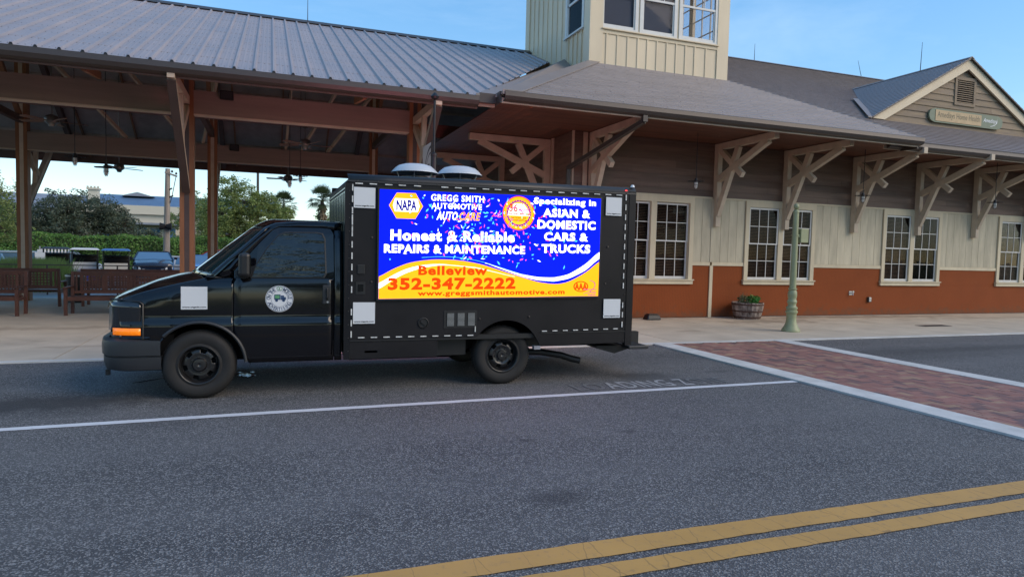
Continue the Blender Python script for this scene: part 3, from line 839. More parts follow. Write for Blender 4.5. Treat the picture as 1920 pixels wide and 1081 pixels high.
# hip caps
def cap(name, a, b, w=0.24, rise=0.03, m=capm, parent=st):
    a, b = Vector(a), Vector(b); d = (b - a).normalized(); s_ = d.cross(Vector((0, 0, 1))).normalized()
    return MB().prism([a - s_ * w - Vector((0, 0, w * 0.30)), a + Vector((0, 0, rise)), a + s_ * w - Vector((0, 0, w * 0.30)), a - Vector((0, 0, 0.06))], b - a).build(name, m, parent)
cap('hip_cap', (16.03, 12.72, zA(12.72)), (12.93, 16.87, zA(16.87)), 0.03, 0.035)
cap('ridge_cap', (12.9, rY, zBf(rY) + .01), (XE + .5, rY, zBf(rY) + .01), 0.14, 0.035)
# west slope strips between the hip and the pavilion roof
K0, K1 = Vector((4.30, 13.03, 4.90)), Vector((8.30, 18.55, 7.53))
V0, V1 = Vector((4.36, 12.95, 4.885)), Vector((8.30, 17.88, 7.10))
G0, G1 = Vector((3.90, 13.02, 4.885)), Vector((8.30, 19.80, 7.62))
HB0, HB1 = Vector((4.36, 12.70, 4.925)), Vector((8.30, 16.88, 7.05))
th = Vector((0, 0, -0.05))
MB().prism([G0, K0, K1, G1], th).build('valley_flashing', capm, st)
MB().prism([K0 + Vector((.004, 0, 0)), V0, V1, K1 + Vector((.004, 0, 0))], th).build('valley_flashing', capm, st)
MB().prism([V0, HB0, HB1, V1 + Vector((0, 0, .004))], th).build('hip_flashing', capm, st)
MB().prism([HB0 + Vector((0, 0, .026)), HB0 + Vector((0.42, 0, .026)), HB1 + Vector((0.36, 0.0, .026)), HB1 + Vector((0, 0, .026))], (0, 0, -.02)).build('hip_flashing', capm, st)

# dormer gable with clapboards, louvre vent, rakes and its own roof
GY = 15.30; ax, az = 20.91, 8.17; bx0, bx1, bz = 16.91, 24.91, 5.97; gs = (az - bz) / (ax - bx0)
z = bz + .0; hh = 0.205
while z < az - 0.25:
    z1 = z + hh
    def hw_(zz): return (az - 0.02 - zz) / gs
    t0, t1 = hw_(z), hw_(z1)
    if t0 > 0.1:
        spans = [(-t0, -t1, t0, t1)]
        if z1 > 6.80 and z < 7.62: spans = [(-t0, -t1, -0.47, -0.47), (0.47, 0.47, t0, t1)]
        cutsx = random.uniform(-1.5, 1.5)
        sp2 = []
        for s4 in spans:
            if s4[0] < cutsx < s4[2] and (s4[2] - s4[0]) > 3: sp2 += [(s4[0], s4[1], cutsx - .003, cutsx - .003), (cutsx + .003, cutsx + .003, s4[2], s4[3])]
            else: sp2.append(s4)
        for (a0, a1, b0, b1) in sp2:
            if min(b0 - a0, 9) < 0.05: continue
            a1, b1 = max(a1, a0) if a0 < 0 else a1, b1
            f0 = GY - 0.028 + random.uniform(-.003, .002)
            MB().hexa([(ax + a0, f0, z), (ax + b0, f0, z), (ax + b0, GY + .02, z), (ax + a0, GY + .02, z), (ax + a1, GY - .004, z1), (ax + max(b1, a1 + .01), GY - .004, z1), (ax + max(b1, a1 + .01), GY + .02, z1), (ax + a1, GY + .02, z1)]).build('clapboard', weather, st)
    z = z1
MB().prism([(bx0 + .1, GY + .021, bz - .3), (bx1 - .1, GY + .021, bz - .3), (ax, GY + .021, az - .1)], (0, 0.1, 0)).build('gable_wall', weather, st)
vt = MB(); vt.box(ax - .47, ax - .38, GY - .05, GY, 6.72, 7.62); vt.box(ax + .38, ax + .47, GY - .05, GY, 6.72, 7.62); vt.box(ax - .38, ax + .38, GY - .049, GY, 7.52, 7.62); vt.box(ax - .38, ax + .38, GY - .049, GY, 6.72, 6.80)
vt = vt.build('louvre_vent', weather, st); WL[vt.name] = WL[st.name]
for k in range(11):
    z = 6.81 + k * 0.065
    MB().hexa([(ax - .38, GY - .045, z), (ax + .38, GY - .045, z), (ax + .38, GY - .004, z + .035), (ax - .38, GY - .004, z + .035), (ax - .38, GY - .045, z + .008), (ax + .38, GY - .045, z + .008), (ax + .38, GY - .004, z + .043), (ax - .38, GY - .004, z + .043)]).build('louvre_slat', weather, vt)
MB().box(ax - .38, ax + .38, GY - .003, GY + .0, 6.80, 7.52).build('vent_backing', blackm, vt)
rk = 0.27
for s_ in (-1, 1):
    e = ax + s_ * (ax - bx0)
    MB().prism([(ax, GY - .12, az), (e, GY - .12, bz), (e - s_ * rk * 1.95, GY - .12, bz), (ax, GY - .12, az - rk * 1.14)], (0, 0.06, 0)).build('rake_board', tower_c, st)
    MB().prism([(ax, GY - .20, az + .05), (e + s_ * .12, GY - .20, bz - .02), (e + s_ * .12, GY - .20, bz - .055), (ax, GY - .20, az + .005)], (0, 0.14, 0)).build('rake_trim', gutterm, st)
# dormer roof
dl = math.hypot(ax - bx0, az - bz); nd = 26
def ydor(z_): return min(yB + (z_ - zB) / PB + 0.05, 25)
for s_ in (-1, 1):
    e = ax + s_ * (ax - bx0 + .12)
    mb = MB()
    for k in range(nd):
        t0, t1 = k / nd, (k + 1.12) / nd
        x0 = e + (ax - e) * t0; x1 = e + (ax - e) * min(1, t1); z0 = bz - .02 + (az + .05 - bz + .02) * t0; z1 = bz - .02 + (az + .05 - bz + .02) * min(1, t1)
        yy = GY - .20; ye0 = ydor(z0); ye1 = ydor(z1); cut = [yy] + [q for q in [yy + ((k * .47) % 1.1) + 1.1 * i for i in range(5)] if yy + .2 < q < ye0 - .2]
        for i in range(len(cut)):
            ya = cut[i] + .004; last = i == len(cut) - 1; yb0 = ye0 if last else cut[i + 1] - .004; yb1 = ye1 if last else yb0
            mb.hexa([(x0, ya, z0 - .02), (x0, yb0, z0 - .02), (x1, yb1, z1 - .02), (x1, ya, z1 - .02), (x0, ya, z0 + .018), (x0, yb0, z0 + .018), (x1, yb1, z1 + .001), (x1, ya, z1 + .001)])
    tag(mb.build('roof_shingles', shinglem, st), kind='stuff')
cap('ridge_cap', (ax, GY - .2, az + .05), (ax, 19.8, az + .05), 0.12, 0.03)
# valley pan on the dormer's left
MB().prism([(bx0 - .22, 15.1, 5.955), (bx0 + .02, 15.1, 5.96), (18.9, 17.55, 7.19), (18.66, 17.55, 7.185)], (0, 0, .03)).build('valley_flashing', capm, st)

# tower ------------------------------------------------------------------
TX0, TX1, TY0, TY1, TZ = 8.315, 12.89, 16.87, 21.84, 11.2
def tz_front(x): return 6.99 - 0.05
wz0, wz1 = 8.10, 10.15
wxs = [(8.70, 9.72), (9.97, 11.01), (11.28, 12.43)]
mb = MB()   # wall sheets
mb.box(TX0 + .02, TX1 - .02, TY0 + .02, TY0 + .12, 6.6, 7.93)
mb.box(TX0 + .02, TX1 - .02, TY0 + .02, TY0 + .12, 10.3, TZ)
for a, b in ((TX0 + .02, 8.62), (9.76, 9.93), (11.05, 11.24), (12.47, TX1 - .02)): mb.box(a, b, TY0 + .02, TY0 + .12, 7.93, 10.3)
# west wall with one window, east wall with wide window, back wall with windows
mb.box(TX0 + .02, TX0 + .12, TY0 + .12, 17.38, 6.6, TZ); mb.box(TX0 + .02, TX0 + .12, 18.40, TY1 - .02, 6.6, TZ); mb.box(TX0 + .02, TX0 + .12, 17.38, 18.40, 6.6, 8.15); mb.box(TX0 + .02, TX0 + .12, 17.38, 18.40, 10.15, TZ)
mb.box(TX1 - .12, TX1 - .02, TY0 + .12, TY1 - .02, 6.0, 8.1); mb.box(TX1 - .12, TX1 - .02, TY0 + .12, TY1 - .02, 10.2, TZ)
for a, b in ((TY0 + .12, 17.2), (18.5, 18.7), (20.0, 20.2), (21.5, TY1 - .02)): mb.box(TX1 - .12, TX1 - .02, a, b, 8.1, 10.2)
mb.box(TX0 + .12, TX1 - .12, TY1 - .12, TY1 - .02, 6.6, 8.1); mb.box(TX0 + .12, TX1 - .12, TY1 - .12, TY1 - .02, 10.2, TZ)
for a, b in ((TX0 + .12, 8.7), (9.9, 10.1), (11.3, 11.5), (12.6, TX1 - .12)): mb.box(a, b, TY1 - .12, TY1 - .02, 8.1, 10.2)
mb.box(TX0 + .12, TX1 - .12, TY0 + .12, TY1 - .12, 7.0, 7.1)
tw = mb.build('tower', tower_c, st); WL[tw.name] = WL[st.name]
for a, b in ((8.70 + .0, TX0 + .0),): pass
MB().box(TX0, TX0 + .38, TY0 - .03, TY0 + .018, 6.95, TZ).build('corner_board', tower_c, tw)
MB().box(TX1 - .37, TX1, TY0 - .03, TY0 + .018, 6.7, TZ).build('corner_board', tower_c, tw)
MB().box(TX0 - .03, TX0 + .018, TY0 - .028, TY0 + .35, 6.8, TZ).build('corner_board', tower_c, tw)
MB().box(TX0 - .03, TX0 + .018, TY1 - .35, TY1, 8.2, TZ).build('corner_board', tower_c, tw)
MB().box(TX1 - .018, TX1 + .03, TY0 - .028, TY0 + .35, 6.8, TZ).build('corner_board', tower_c, tw)
bxs = [8.83, 9.17, 9.50, 9.83, 10.14, 10.46, 10.79, 11.11, 11.43, 11.75, 12.14]
ed = [8.695] + bxs + [12.52]
for i in range(len(ed) - 1): MB().box(ed[i] + .002, ed[i + 1] - .002, TY0 + .004, TY0 + .019, 6.72, 7.86).build('siding_board', tower_c, tw)
for x in bxs: MB().box(x - .022, x + .022, TY0 - .018, TY0 + .003, 6.72, 7.86).build('batten', tower_c, tw)
MB().box(8.695, 12.52, TY0 - .022, TY0 + .018, 7.862, 7.965).build('band_board', tower_c, tw)
MB().box(8.66, 12.56, TY0 - .075, TY0 + .018, 7.967, 8.0).build('sill', tower_c, tw)
for i, (a, b) in enumerate(wxs):
    f = MB(); f.box(a - .10, a, TY0 - .012, TY0 + .06, 8.002, 10.3); f.box(b, b + .10, TY0 - .012, TY0 + .06, 8.002, 10.3); f.box(a, b, TY0 - .012, TY0 + .06, 10.2, 10.3); f.box(a, b, TY0 - .010, TY0 + .06, 8.002, 8.07)
    w_ = f.build('window_frame', sashw, tw)
    s = MB(); s.box(a, a + .04, TY0 + .02, TY0 + .05, 8.07, 9.0); s.box(b - .04, b, TY0 + .02, TY0 + .05, 8.07, 9.0); s.box(a + .04, b - .04, TY0 + .02, TY0 + .05, 8.07, 8.14); s.box(a, b, TY0 + .0, TY0 + .045, 8.96, 9.02)
    g3 = (b - a) / 3
    for k in (1, 2): s.box(a + g3 * k - .011, a + g3 * k + .011, TY0 + .004, TY0 + .03, 9.02, 10.2)
    s.box(a, b, TY0 + .006, TY0 + .028, 9.57, 9.60)
    s.build('sash', sashw, tw)
    MB().box(a + .03, b - .03, TY0 + .034, TY0 + .038, 8.1, 8.98).build('pane', towergl, tw)
    for k in range(3):
        MB().box(a + g3 * k + .008, a + g3 * (k + 1) - .008, TY0 + .014, TY0 + .018, 9.02, 9.575).build('pane', towergl, tw)
        MB().box(a + g3 * k + .008, a + g3 * (k + 1) - .008, TY0 + .014, TY0 + .018, 9.595, 10.2).build('pane', towergl, tw)
    if i < 2: MB().box(a, b, TY0 + .10, TY0 + .105, 8.0, 10.2).build('roller_shade', mat('roller_shade', (0.23, 0.22, 0.235), 0.8), tw)
# west face battens and window
for k in range(8):
    y = 18.62 + k * 0.385
    MB().box(TX0 + .003, TX0 + .019, y + .002 - .19, y + .19 - .002 + .003, 7.0, TZ).build('siding_board', tower_c, tw)
    MB().box(TX0 - .02, TX0 + .002, y - .025 + .19, y + .025 + .19, 7.0, TZ).build('batten', tower_c, tw)
for y in (17.42, 17.72, 18.02, 18.32): MB().box(TX0 - .02, TX0 + .018, y - .022, y + .022, 7.0, 8.06).build('batten', tower_c, tw)
f = MB(); f.box(TX0 - .03, TX0 + .06, 17.26, 17.38, 8.05, 10.3); f.box(TX0 - .03, TX0 + .06, 18.40, 18.52, 8.05, 10.3); f.box(TX0 - .06, TX0 + .06, 17.22, 18.56, 8.07, 8.12); f.box(TX0 - .01, TX0 + .05, 17.38, 18.40, 8.98, 9.05); f.box(TX0 - .01, TX0 + .05, 17.38, 17.43, 8.12, 10.2); f.box(TX0 - .01, TX0 + .05, 18.35, 18.40, 8.12, 10.2)
f.build('window_frame', sashw, tw)
MB().box(TX0 + .02, TX0 + .025, 17.42, 18.37, 8.12, 10.2).build('pane', towergl, tw)
# muntins of east and back windows seen through the right-hand glass
mu = MB()
for (a, b) in ((17.2, 18.5), (18.7, 20.0), (20.2, 21.5)):
    for k in (1, 2): mu.box(TX1 - .09, TX1 - .05, a + (b - a) * k / 3 - .015, a + (b - a) * k / 3 + .015, 8.1, 10.2)
    for z in (8.65, 9.2, 9.7): mu.box(TX1 - .085, TX1 - .055, a, b, z - .015, z + .015)
for (a, b) in ((8.7, 9.9), (10.1, 11.3), (11.5, 12.6)):
    for k in (1, 2): mu.box(a + (b - a) * k / 3 - .015, a + (b - a) * k / 3 + .015, TY1 - .09, TY1 - .05, 8.1, 10.2)
    for z in (8.65, 9.2, 9.7): mu.box(a, b, TY1 - .085, TY1 - .055, z - .015, z + .015)
mu.build('muntin', sashw, tw)
mb = MB(); c = Vector(((TX0 + TX1) / 2, (TY0 + TY1) / 2, 13.2)); q = [(TX0 - .6, TY0 - .6, TZ), (TX1 + .6, TY0 - .6, TZ), (TX1 + .6, TY1 + .6, TZ), (TX0 - .6, TY1 + .6, TZ)]
mb.add(q + [c], [(0, 3, 2, 1), (0, 1, 4), (1, 2, 4), (2, 3, 4), (3, 0, 4)]); mb.build('tower_roof', capm, st)
for (x, y, z) in ((-0.5, 21.5, 8.52), (17.6, rY, 9.93), (24.2, rY, 9.93), (19.9 + 1.0, 16.6, 8.25)):
    pass

# lightning rods
for (x, y, z, h, t, lab) in ((1.05, 21.5, 8.5, 0.95, 0, 'thin lightning rod on the ridge of the ribbed metal pavilion roof'), (19.05, rY, 9.9, 0.75, 0, 'thin upright lightning rod on the shingle ridge nearest the tower'), (25.0, rY, 9.9, 0.75, -.35, 'bent lightning rod leaning on the main ridge left of the gable'), (ax, 16.9, 8.25, 0.95, .03, 'lightning rod standing on the ridge of the small gable')):
    o = MB().tube([(x, y, z), (x + t * h, y, z + h)], [0.014, 0.006], 6).add([], []).build('lightning_rod', dkmetal)
    tag(o, lab, 'lightning rod', 'lightning rods along the roof ridges')

# brackets ---------------------------------------------------------------
def bracket_mesh_parts():
    """local: u = outward (-y), z absolute; origin on the wall"""
    P = []
    w = 0.13
    def B(name, a, b, h, ww=w):
        P.append((name, MB().bar((0, -a[0], a[1]), (0, -b[0], b[1]), ww, h, (1, 0, 0)) if False else barp(a, b, h, ww)))
    def barp(a, b, h, ww):
        d = Vector((b[0] - a[0], b[1] - a[1])).normalized(); n = Vector((-d.y, d.x)) * h / 2
        poly = [(-ww / 2, -(a[0] + n.x), a[1] + n.y), (-ww / 2, -(a[0] - n.x), a[1] - n.y), (-ww / 2, -(b[0] - n.x), b[1] - n.y), (-ww / 2, -(b[0] + n.x), b[1] + n.y)]
        return MB().prism(poly, (ww, 0, 0))
    B('upright', (0.09, 2.54), (0.09, 4.80), 0.17, 0.145)
    B('top_chord', (0.176, 4.715), (2.32, 4.715), 0.17, 0.145)
    B('long_brace', (2.05, 4.63), (0.13, 3.82), 0.165)
    B('steep_brace', (0.93, 4.63), (0.13, 2.85), 0.16, 0.122)
    B('cross_brace', (0.18, 4.63), (1.12, 3.86), 0.15, 0.114)
    return P
bp0 = bracket_mesh_parts()
def make_bracket(loc, rz, label, m, group):
    t = thing('eaves_bracket', label, 'bracket', loc, group); t.rotation_euler = (0, 0, rz)
    for nm, mb_ in bp0: mb_.build(nm, m, t, keep=True, bevel=0.006)
    return t
gname = 'timber brackets holding up the eaves'
br = make_bracket((11.61, WY, 0), 0, 'beige timber bracket by the cream corner trim, first bracket right of the truck', bracketp, gname)
for x, lab in ((14.01, 'timber eaves bracket just left of the green post, over the middle of a window'), (16.63, 'timber eaves bracket on plain board wall between the two right hand windows'), (19.27, 'timber eaves bracket over the window beneath the green and tan sign'), (21.88, 'timber eaves bracket nearest the right edge of the photo'), (24.5, 'timber eaves bracket beyond the right edge window'), (27.1, 'timber eaves bracket near the far end of the wall')):
    dup(br, (x, WY, 0), label=lab)
dup(br, (7.75, WY, 0), label='pinkish timber bracket behind the truck, crossed by the dark downspout')
dup(br, (XW, 16.95, 0), rz=-pi / 2, label='pinkish timber bracket seen square on above the truck roof, nearer of two')
dup(br, (XW, 20.75, 0), rz=-pi / 2, label='darker timber bracket seen square on above the roof vents, farther of two')

# downspout
t = thing('downspout', 'dark downspout running slantwise from the gutter back to the wall corner', 'downspout', (7.65, 12.78, 4.7))
mb = MB(); mb.bar((7.66, 12.75, 4.74), (7.66, 12.75, 4.60), .11, .09); mb.bar((7.66, 12.78, 4.62), (7.08, 15.35, 3.86), .11, .09); mb.build('slanted_pipe', gutterm, t)
MB().box(7.03, 7.13, 15.33, 15.42, 0.05, 3.90).build('upright_pipe', gutterm, t)

# gable sign -------------------------------------------------------------
sg = thing('gable_sign', 'long green and tan name board with rounded ends on the weathered gable', 'sign', (20.95, GY - .08, 6.3))
grn = mat('sage_green_paint', (0.165, 0.20, 0.135), 0.55, var=0.08, scale=5); tanp = mat('tan_sign_panel', (0.50, 0.36, 0.20), 0.6, var=0.1, scale=8); letg = mat('sign_lettering_olive', (0.13, 0.12, 0.075), 0.6)
sx0, sx1, sz0, sz1 = 19.28, 22.66, 6.09, 6.52; zc = (sz0 + sz1) / 2
pts = []
for k in range(9):
    a = -pi / 2 + pi * k / 8; pts.append((sx1 - .22 + .20 * cos(a), zc + .20 * sin(a)))
for k in range(9):
    a = pi / 2 + pi * k / 8; pts.append((sx0 + .22 + .20 * cos(a), zc + .20 * sin(a)))
pts = [(sx1 - .25, sz0)] + pts[:9] + [(sx1 - .25, sz1), (sx0 + .25, sz1)] + pts[9:] + [(sx0 + .25, sz0)]
MB().prism([(x, GY - .10, z) for x, z in pts], (0, .06, 0)).build('sign_board', grn, sg)
MB().box(19.56, 21.62, GY - .112, GY - .101, sz0 + .045, sz1 - .045).build('name_panel', tanp, sg)
text_box(MB(), 'Amedisys Home Health', 19.64, 6.20, 21.55, 6.43, GY - .1145, bold=0.0).build('lettering', letg, sg)
text_box(MB(), 'Amedisys', 21.72, 6.24, 22.36, 6.41, GY - .104, bold=0.01, shear=0.25).build('lettering', white_p, sg)
sw = MB(); rows = []
for k in range(13):
    a = k / 12; rows.append([(22.05 + .33 * a + .10 * sin(pi * a), GY - .1045, 6.17 + .28 * a ** 1.5), (22.05 + .33 * a + .10 * sin(pi * a) + .018 * sin(pi * a), GY - .1045, 6.17 + .28 * a ** 1.5 - .014)])
sw.grid(rows).build('swoosh', white_p, sg)
# ================================================================== open pavilion
pv = thing('pavilion', 'open sided pavilion with a ribbed grey metal roof on tall timber posts', 'pavilion', (-2.0, 20.0, 0))
PX0, PX1 = -13.0, 8.3
EY, EZp, RY, RZ, BY, BZ = 13.02, 4.845, 21.5, 8.50, 27.6, 4.78
def zC(y): return EZp + (RZ - EZp) * (y - EY) / (RY - EY) if y <= RY else RZ + (BZ - RZ) * (y - RY) / (BY - RY)
def xcut(x):   # where the building's valley strip crosses the pavilion roof
    return EY if x <= 3.95 else EY + (x - 3.95) * (19.8 - 13.02) / (8.3 - 3.9)
RIB = 0.3333
def metal_panel(x0, n, name='roof_panel', back=False):
    mb = MB(); rows_y = [0, .08, .17, .25, .33, .42, .5, .58, .67, .75, .83, .92, 1.0]
    def ycoord(x, t):
        a = xcut(x) if not back else RY; b = RY if not back else BY
        return a + (b - a) * t
    prof = []
    for i in range(n):
        x = x0 + i * RIB
        prof += [(x, .0), (x + .018, .0), (x + .040, .042), (x + .070, .042), (x + .092, .0), (x + .155, .0), (x + .165, .003), (x + .185, .003), (x + .195, .0), (x + .245, 0), (x + .255, .003), (x + .275, .003), (x + .285, .0)]
    prof.append((x0 + n * RIB, 0))
    rows = []
    for t in (0, .5, 1.0):
        rows.append([(x, ycoord(x, t), zC(ycoord(x, t)) + h) for x, h in prof])
    mb.grid(rows)
    # folded-down front edge thickness
    mb.cur = 1
    if not back:
        for i in range(n):
            x = x0 + i * RIB + .055
            y = ycoord(x, 0) - .004
            mb.add([(x - .03, y, zC(y) - .0), (x + .03, y, zC(y) - .0), (x + .015, y, zC(y) + .030), (x - .015, y, zC(y) + .030)], [(0, 1, 2, 3)])
            for t in rows_y:
                for dx in (.12, .22, .31):
                    if (RY - .2) * 1.0 < ycoord(x, t): continue
                    xx = x0 + i * RIB + dx; yy = ycoord(xx, t) + 0.12; zz = zC(yy) + .002
                    r_ = .008
                    mb.add([(xx - r_, yy - r_, zz), (xx + r_, yy - r_, zz), (xx + r_, yy + r_, zz + .004), (xx - r_, yy + r_, zz + .004), (xx, yy, zz + .010)], [(0, 1, 4), (1, 2, 4), (2, 3, 4), (3, 0, 4)])
    return mb.build(name, [roofm, dkmetal], pv, recalc=False)
x = PX0; first = None
while x + 1.0 <= 3.95 + .01:
    if first is None: first = metal_panel(x, 3); fx = x; fb = metal_panel(x, 3, back=True)
    else:
        for f in (first, fb):
            c = f.copy(); COL.objects.link(c); c.location = (x - fx, 0, 0); c.parent = pv
    x += 3 * RIB
while x < PX1 - .1:
    metal_panel(x, 3 if x + 1 <= PX1 + .3 else 1); metal_panel(x, 3 if x + 1 <= PX1 + .3 else 1, back=True); x += 3 * RIB
for (ya, yb) in ((EY + .02, RY), (RY, BY)):
    if ya < RY: dpl = [(PX0, ya), (3.92, ya), (8.25, 19.75), (8.25, yb), (PX0, yb)]
    else: dpl = [(PX0, ya), (8.25, ya), (8.25, yb), (PX0, yb)]
    MB().prism([(x_, y_, zC(y_) - .012) for x_, y_ in dpl], (0, 0, -.018)).build('roof_deck', deckm, pv)
# ridge cap, gutter, barge board
MB().prism([(PX0, RY - .22, zC(RY - .22) + .045), (PX0, RY, RZ + .085), (PX0, RY + .22, zC(RY + .22) + .045), (PX0, RY + .22, zC(RY + .22) + .035), (PX0, RY, RZ + .06), (PX0, RY - .22, zC(RY - .22) + .035)], (8.315 - PX0, 0, 0)).build('ridge_cap', gutterm, pv)
gutter(PX0, 3.96, EY + .07, 4.635, pv)
MB().box(PX0, 3.96, EY + .095, EY + .135, 4.60, 4.80).build('fascia_board', darkwood, pv)
MB().box(PX0, PX1, BY - .12, BY, BZ - .28, BZ - .02).build('rear_fascia', darkwood, pv)
# timber frame
darkface = mat('dark_post_core', (0.060, 0.042, 0.036), 0.6, var=.12, scale=3)
ROWS = ((15.45, 4.40, 4.88), (22.0, 4.20, 4.68))
POSTX = (-11.2, -6.42, -1.63, 3.14)
for (y, z0, z1) in ROWS:
    xs_ = [PX0 + .2] + [q for q in POSTX if q > PX0 + .2] + ([7.0] if y > 20 else [])
    xe = list(POSTX) if y < 20 else list(POSTX)
    pts_ = [PX0 + .2] + list(POSTX)
    for i in range(len(pts_) - 1):
        MB().box(pts_[i] + (0.13 if i else 0), pts_[i + 1] - 0.13, y - .13, y + .13, z0, z1).build('header_beam', beamm, pv)
        MB().box(pts_[i] + (0.13 if i else 0), pts_[i + 1] - 0.13, y - .12, y + .12, z0 - .022, z0 - .002).build('beam_soffit', bracketp, pv)  # pale strip: the beam's lit underside is put into its colour
for (y, z0, z1) in ROWS:
    for x in POSTX:
        zt = zC(y) - .15
        MB().box(x - .135, x - .048, y - .135, y + .135, 0.02, zt).build('post_plank', postm, pv)
        MB().box(x + .048, x + .135, y - .135, y + .135, 0.02, zt).build('post_plank', postm, pv)
        MB().box(x - .046, x + .046, y - .137, y + .10, 0.02, zt).build('post_core', bracketp if y > 20 else darkface, pv)
# rafters, purlins, struts
for x in POSTX:
    MB().bar((x, EY + .15, zC(EY + .15) - .16), (x, RY, RZ - .16), .14, .22).build('rafter', darkwood, pv)
    MB().bar((x, RY, RZ - .16), (x, BY - .1, zC(BY - .1) - .16), .14, .22).build('rafter', darkwood, pv)
    MB().box(x - .06, x + .06, 15.6, 22.0, 4.90, 5.08).build('tie_beam', darkwood, pv)
    MB().bar((x, 15.6, 4.95), (x, 18.7, 6.9), .10, .14).build('strut', darkwood, pv)
    MB().bar((x, 22.0, 4.9), (x, 19.2, 7.2), .10, .14).build('strut', rafterm, pv)
for y in [EY + .9 + 1.15 * i for i in range(12)]:
    if abs(y - RY) < .3: continue
    z = zC(y) - .055
    MB().box(PX0, 3.9 if y < 15 else (5.5 if y < 18 else 7.2), y - .03, y + .03, z - .05, z + .045).build('purlin', deckm, pv)
MB().box(PX0, 7.0, 18.6, 18.75, 4.90, 5.25).build('longitudinal_beam', mat('red_brown_beam', (0.13, 0.042, 0.035), 0.6, var=.1), pv)
MB().box(PX0, 7.0, RY - .08, RY + .08, RZ - .55, RZ - .12).build('ridge_beam', darkwood, pv)
for i, x in enumerate([-12.4 + 1.6 * k for k in range(12)]):
    MB().bar((x, EY + .2, zC(EY + .2) - .115), (x, RY, RZ - .13), .05, .13).build('common_rafter', rafterm, pv)
    MB().bar((x, RY, RZ - .09), (x, BY - .1, zC(BY - .1) - .09), .05, .13).build('common_rafter', rafterm, pv)
for (x0, x1) in ((-3.6, -2.3), (-5.2, -3.9), (0.55, 0.45), (1.9, 0.9), (2.9, 1.7), (-1.2, -1.9), (-8.5, -7.2)):
    MB().bar((x0, 18.66, 6.3), (x1, 22.0, 4.72), .07, .09).build('strut', bracketp, pv)
MB().bar((-2.98, 13.22, 4.66), (-3.18, 15.3, 4.98), .07, .14).build('strut', rafterm, pv)
MB().bar((1.72, 13.22, 4.66), (1.78, 15.3, 4.98), .07, .14).build('strut', rafterm, pv)
# braces towards the street on the front row (same kind as the building's)
darkface = mat('dark_brown_face_board', (0.060, 0.042, 0.036), 0.6, var=.12, scale=3)
def pav_bracket(loc, rz, label):
    t = thing('post_bracket', label, 'bracket', loc, 'braces on the pavilion posts'); t.rotation_euler = (0, 0, rz)
    def pb(a, b, h, ww, xo=0): 
        d = Vector((b[0] - a[0], b[1] - a[1])).normalized(); n = Vector((-d.y, d.x)) * h / 2
        return MB().prism([(xo - ww / 2, -(a[0] + n.x), a[1] + n.y), (xo - ww / 2, -(a[0] - n.x), a[1] - n.y), (xo - ww / 2, -(b[0] - n.x), b[1] - n.y), (xo - ww / 2, -(b[0] + n.x), b[1] + n.y)], (ww, 0, 0))
    pb((2.20, 4.62), (.06, 2.86), .15, .13).build('long_brace', bracketm, t, keep=True)
    pb((2.26, 4.55), (.09, 2.76), .03, .145).build('face_board', darkface, t, keep=True)
    pb((.0, 4.66), (2.30, 4.66), .16, .12).build('top_chord', bracketm, t, keep=True)
    pb((1.18, 3.72), (.02, 4.50), .14, .11).build('cross_brace', bracketm, t, keep=True)
    pb((.95, 4.58), (.80, 3.55), .13, .10).build('short_brace', bracketm, t, keep=True)
    return t
pk0 = pav_bracket((-1.63, 15.31, 0), 0, 'dark faced timber brace on the tall pavilion post left of the truck cab')
dup(pk0, (3.14, 15.31, 0), label='timber brace on the pavilion post behind the black street pole')
dup(pk0, (-6.42, 15.31, 0), label='timber brace on the pavilion post beyond the left edge of the photo')
dup(pk0, (-6.42, 22.14, -0.2), rz=pi, label='timber brace behind the left rear pavilion post')
dup(pk0, (-1.63, 22.14, -0.2), rz=pi, label='timber brace behind the rear pavilion post nearest the truck')

# speakers on the beams
for (x, y, z, lab) in ((-0.86, 15.26, 4.82, 'small black loudspeaker on the front pavilion beam'), (-1.02, 21.8, 4.63, 'small black loudspeaker on the rear pavilion beam')):
    t = thing('loudspeaker', lab, 'loudspeaker', (x, y, z), 'loudspeakers on the pavilion beams')
    MB().box(x - .13, x + .13, y - .06, y + .05, z - .09, z + .09).build('cabinet', blackm, t, bevel=.01)
    MB().box(x - .11, x + .11, y - .066, y - .061, z - .07, z + .07).build('grille', dkmetal, t)

# ceiling fans
bladem = mat('fan_blade_wood', (0.20, 0.11, 0.06), 0.5, var=.2, scale=5); fanm = mat('brushed_fan_metal', (0.20, 0.19, 0.18), 0.35, 0.7)
def fan(loc, top, lab, a0):
    t = thing('ceiling_fan', lab, 'ceiling fan', loc, 'ceiling fans under the pavilion roof'); x, y, z = loc
    MB().tube([(x, y, z + .10), (x, y, top)], .014, 8).build('rod', fanm, t)
    MB().lathe([(.0, .07), (.07, .06), (.075, .02), (.03, 0), (0, 0)], (x, y, z + .36), n=16).build('canopy', fanm, t, smooth=True)
    MB().lathe([(.0, .12), (.05, .12), (.13, .08), (.15, .02), (.14, -.05), (.08, -.09), (.06, -.15), (0, -.16)], (x, y, z), n=20).build('motor', fanm, t, smooth=True)
    for k in range(5):
        a = a0 + 2 * pi * k / 5; d = Vector((cos(a), sin(a), 0)); s_ = Vector((-sin(a), cos(a), 0.22)).normalized()
        c0 = Vector((x, y, z - .03)); pts = []
        for (r_, w_) in ((.12, .02), (.20, .03), (.24, .06), (.66, .075), (.70, .05)):
            pts.append([c0 + d * r_ - s_ * w_, c0 + d * r_ + s_ * w_])
        MB().grid(pts).build('blade', bladem, t, solid=.008)
fan((-4.64, 17.8, 4.42), 6.6, 'brown ceiling fan behind the front beam, upper left of the photo', .3)
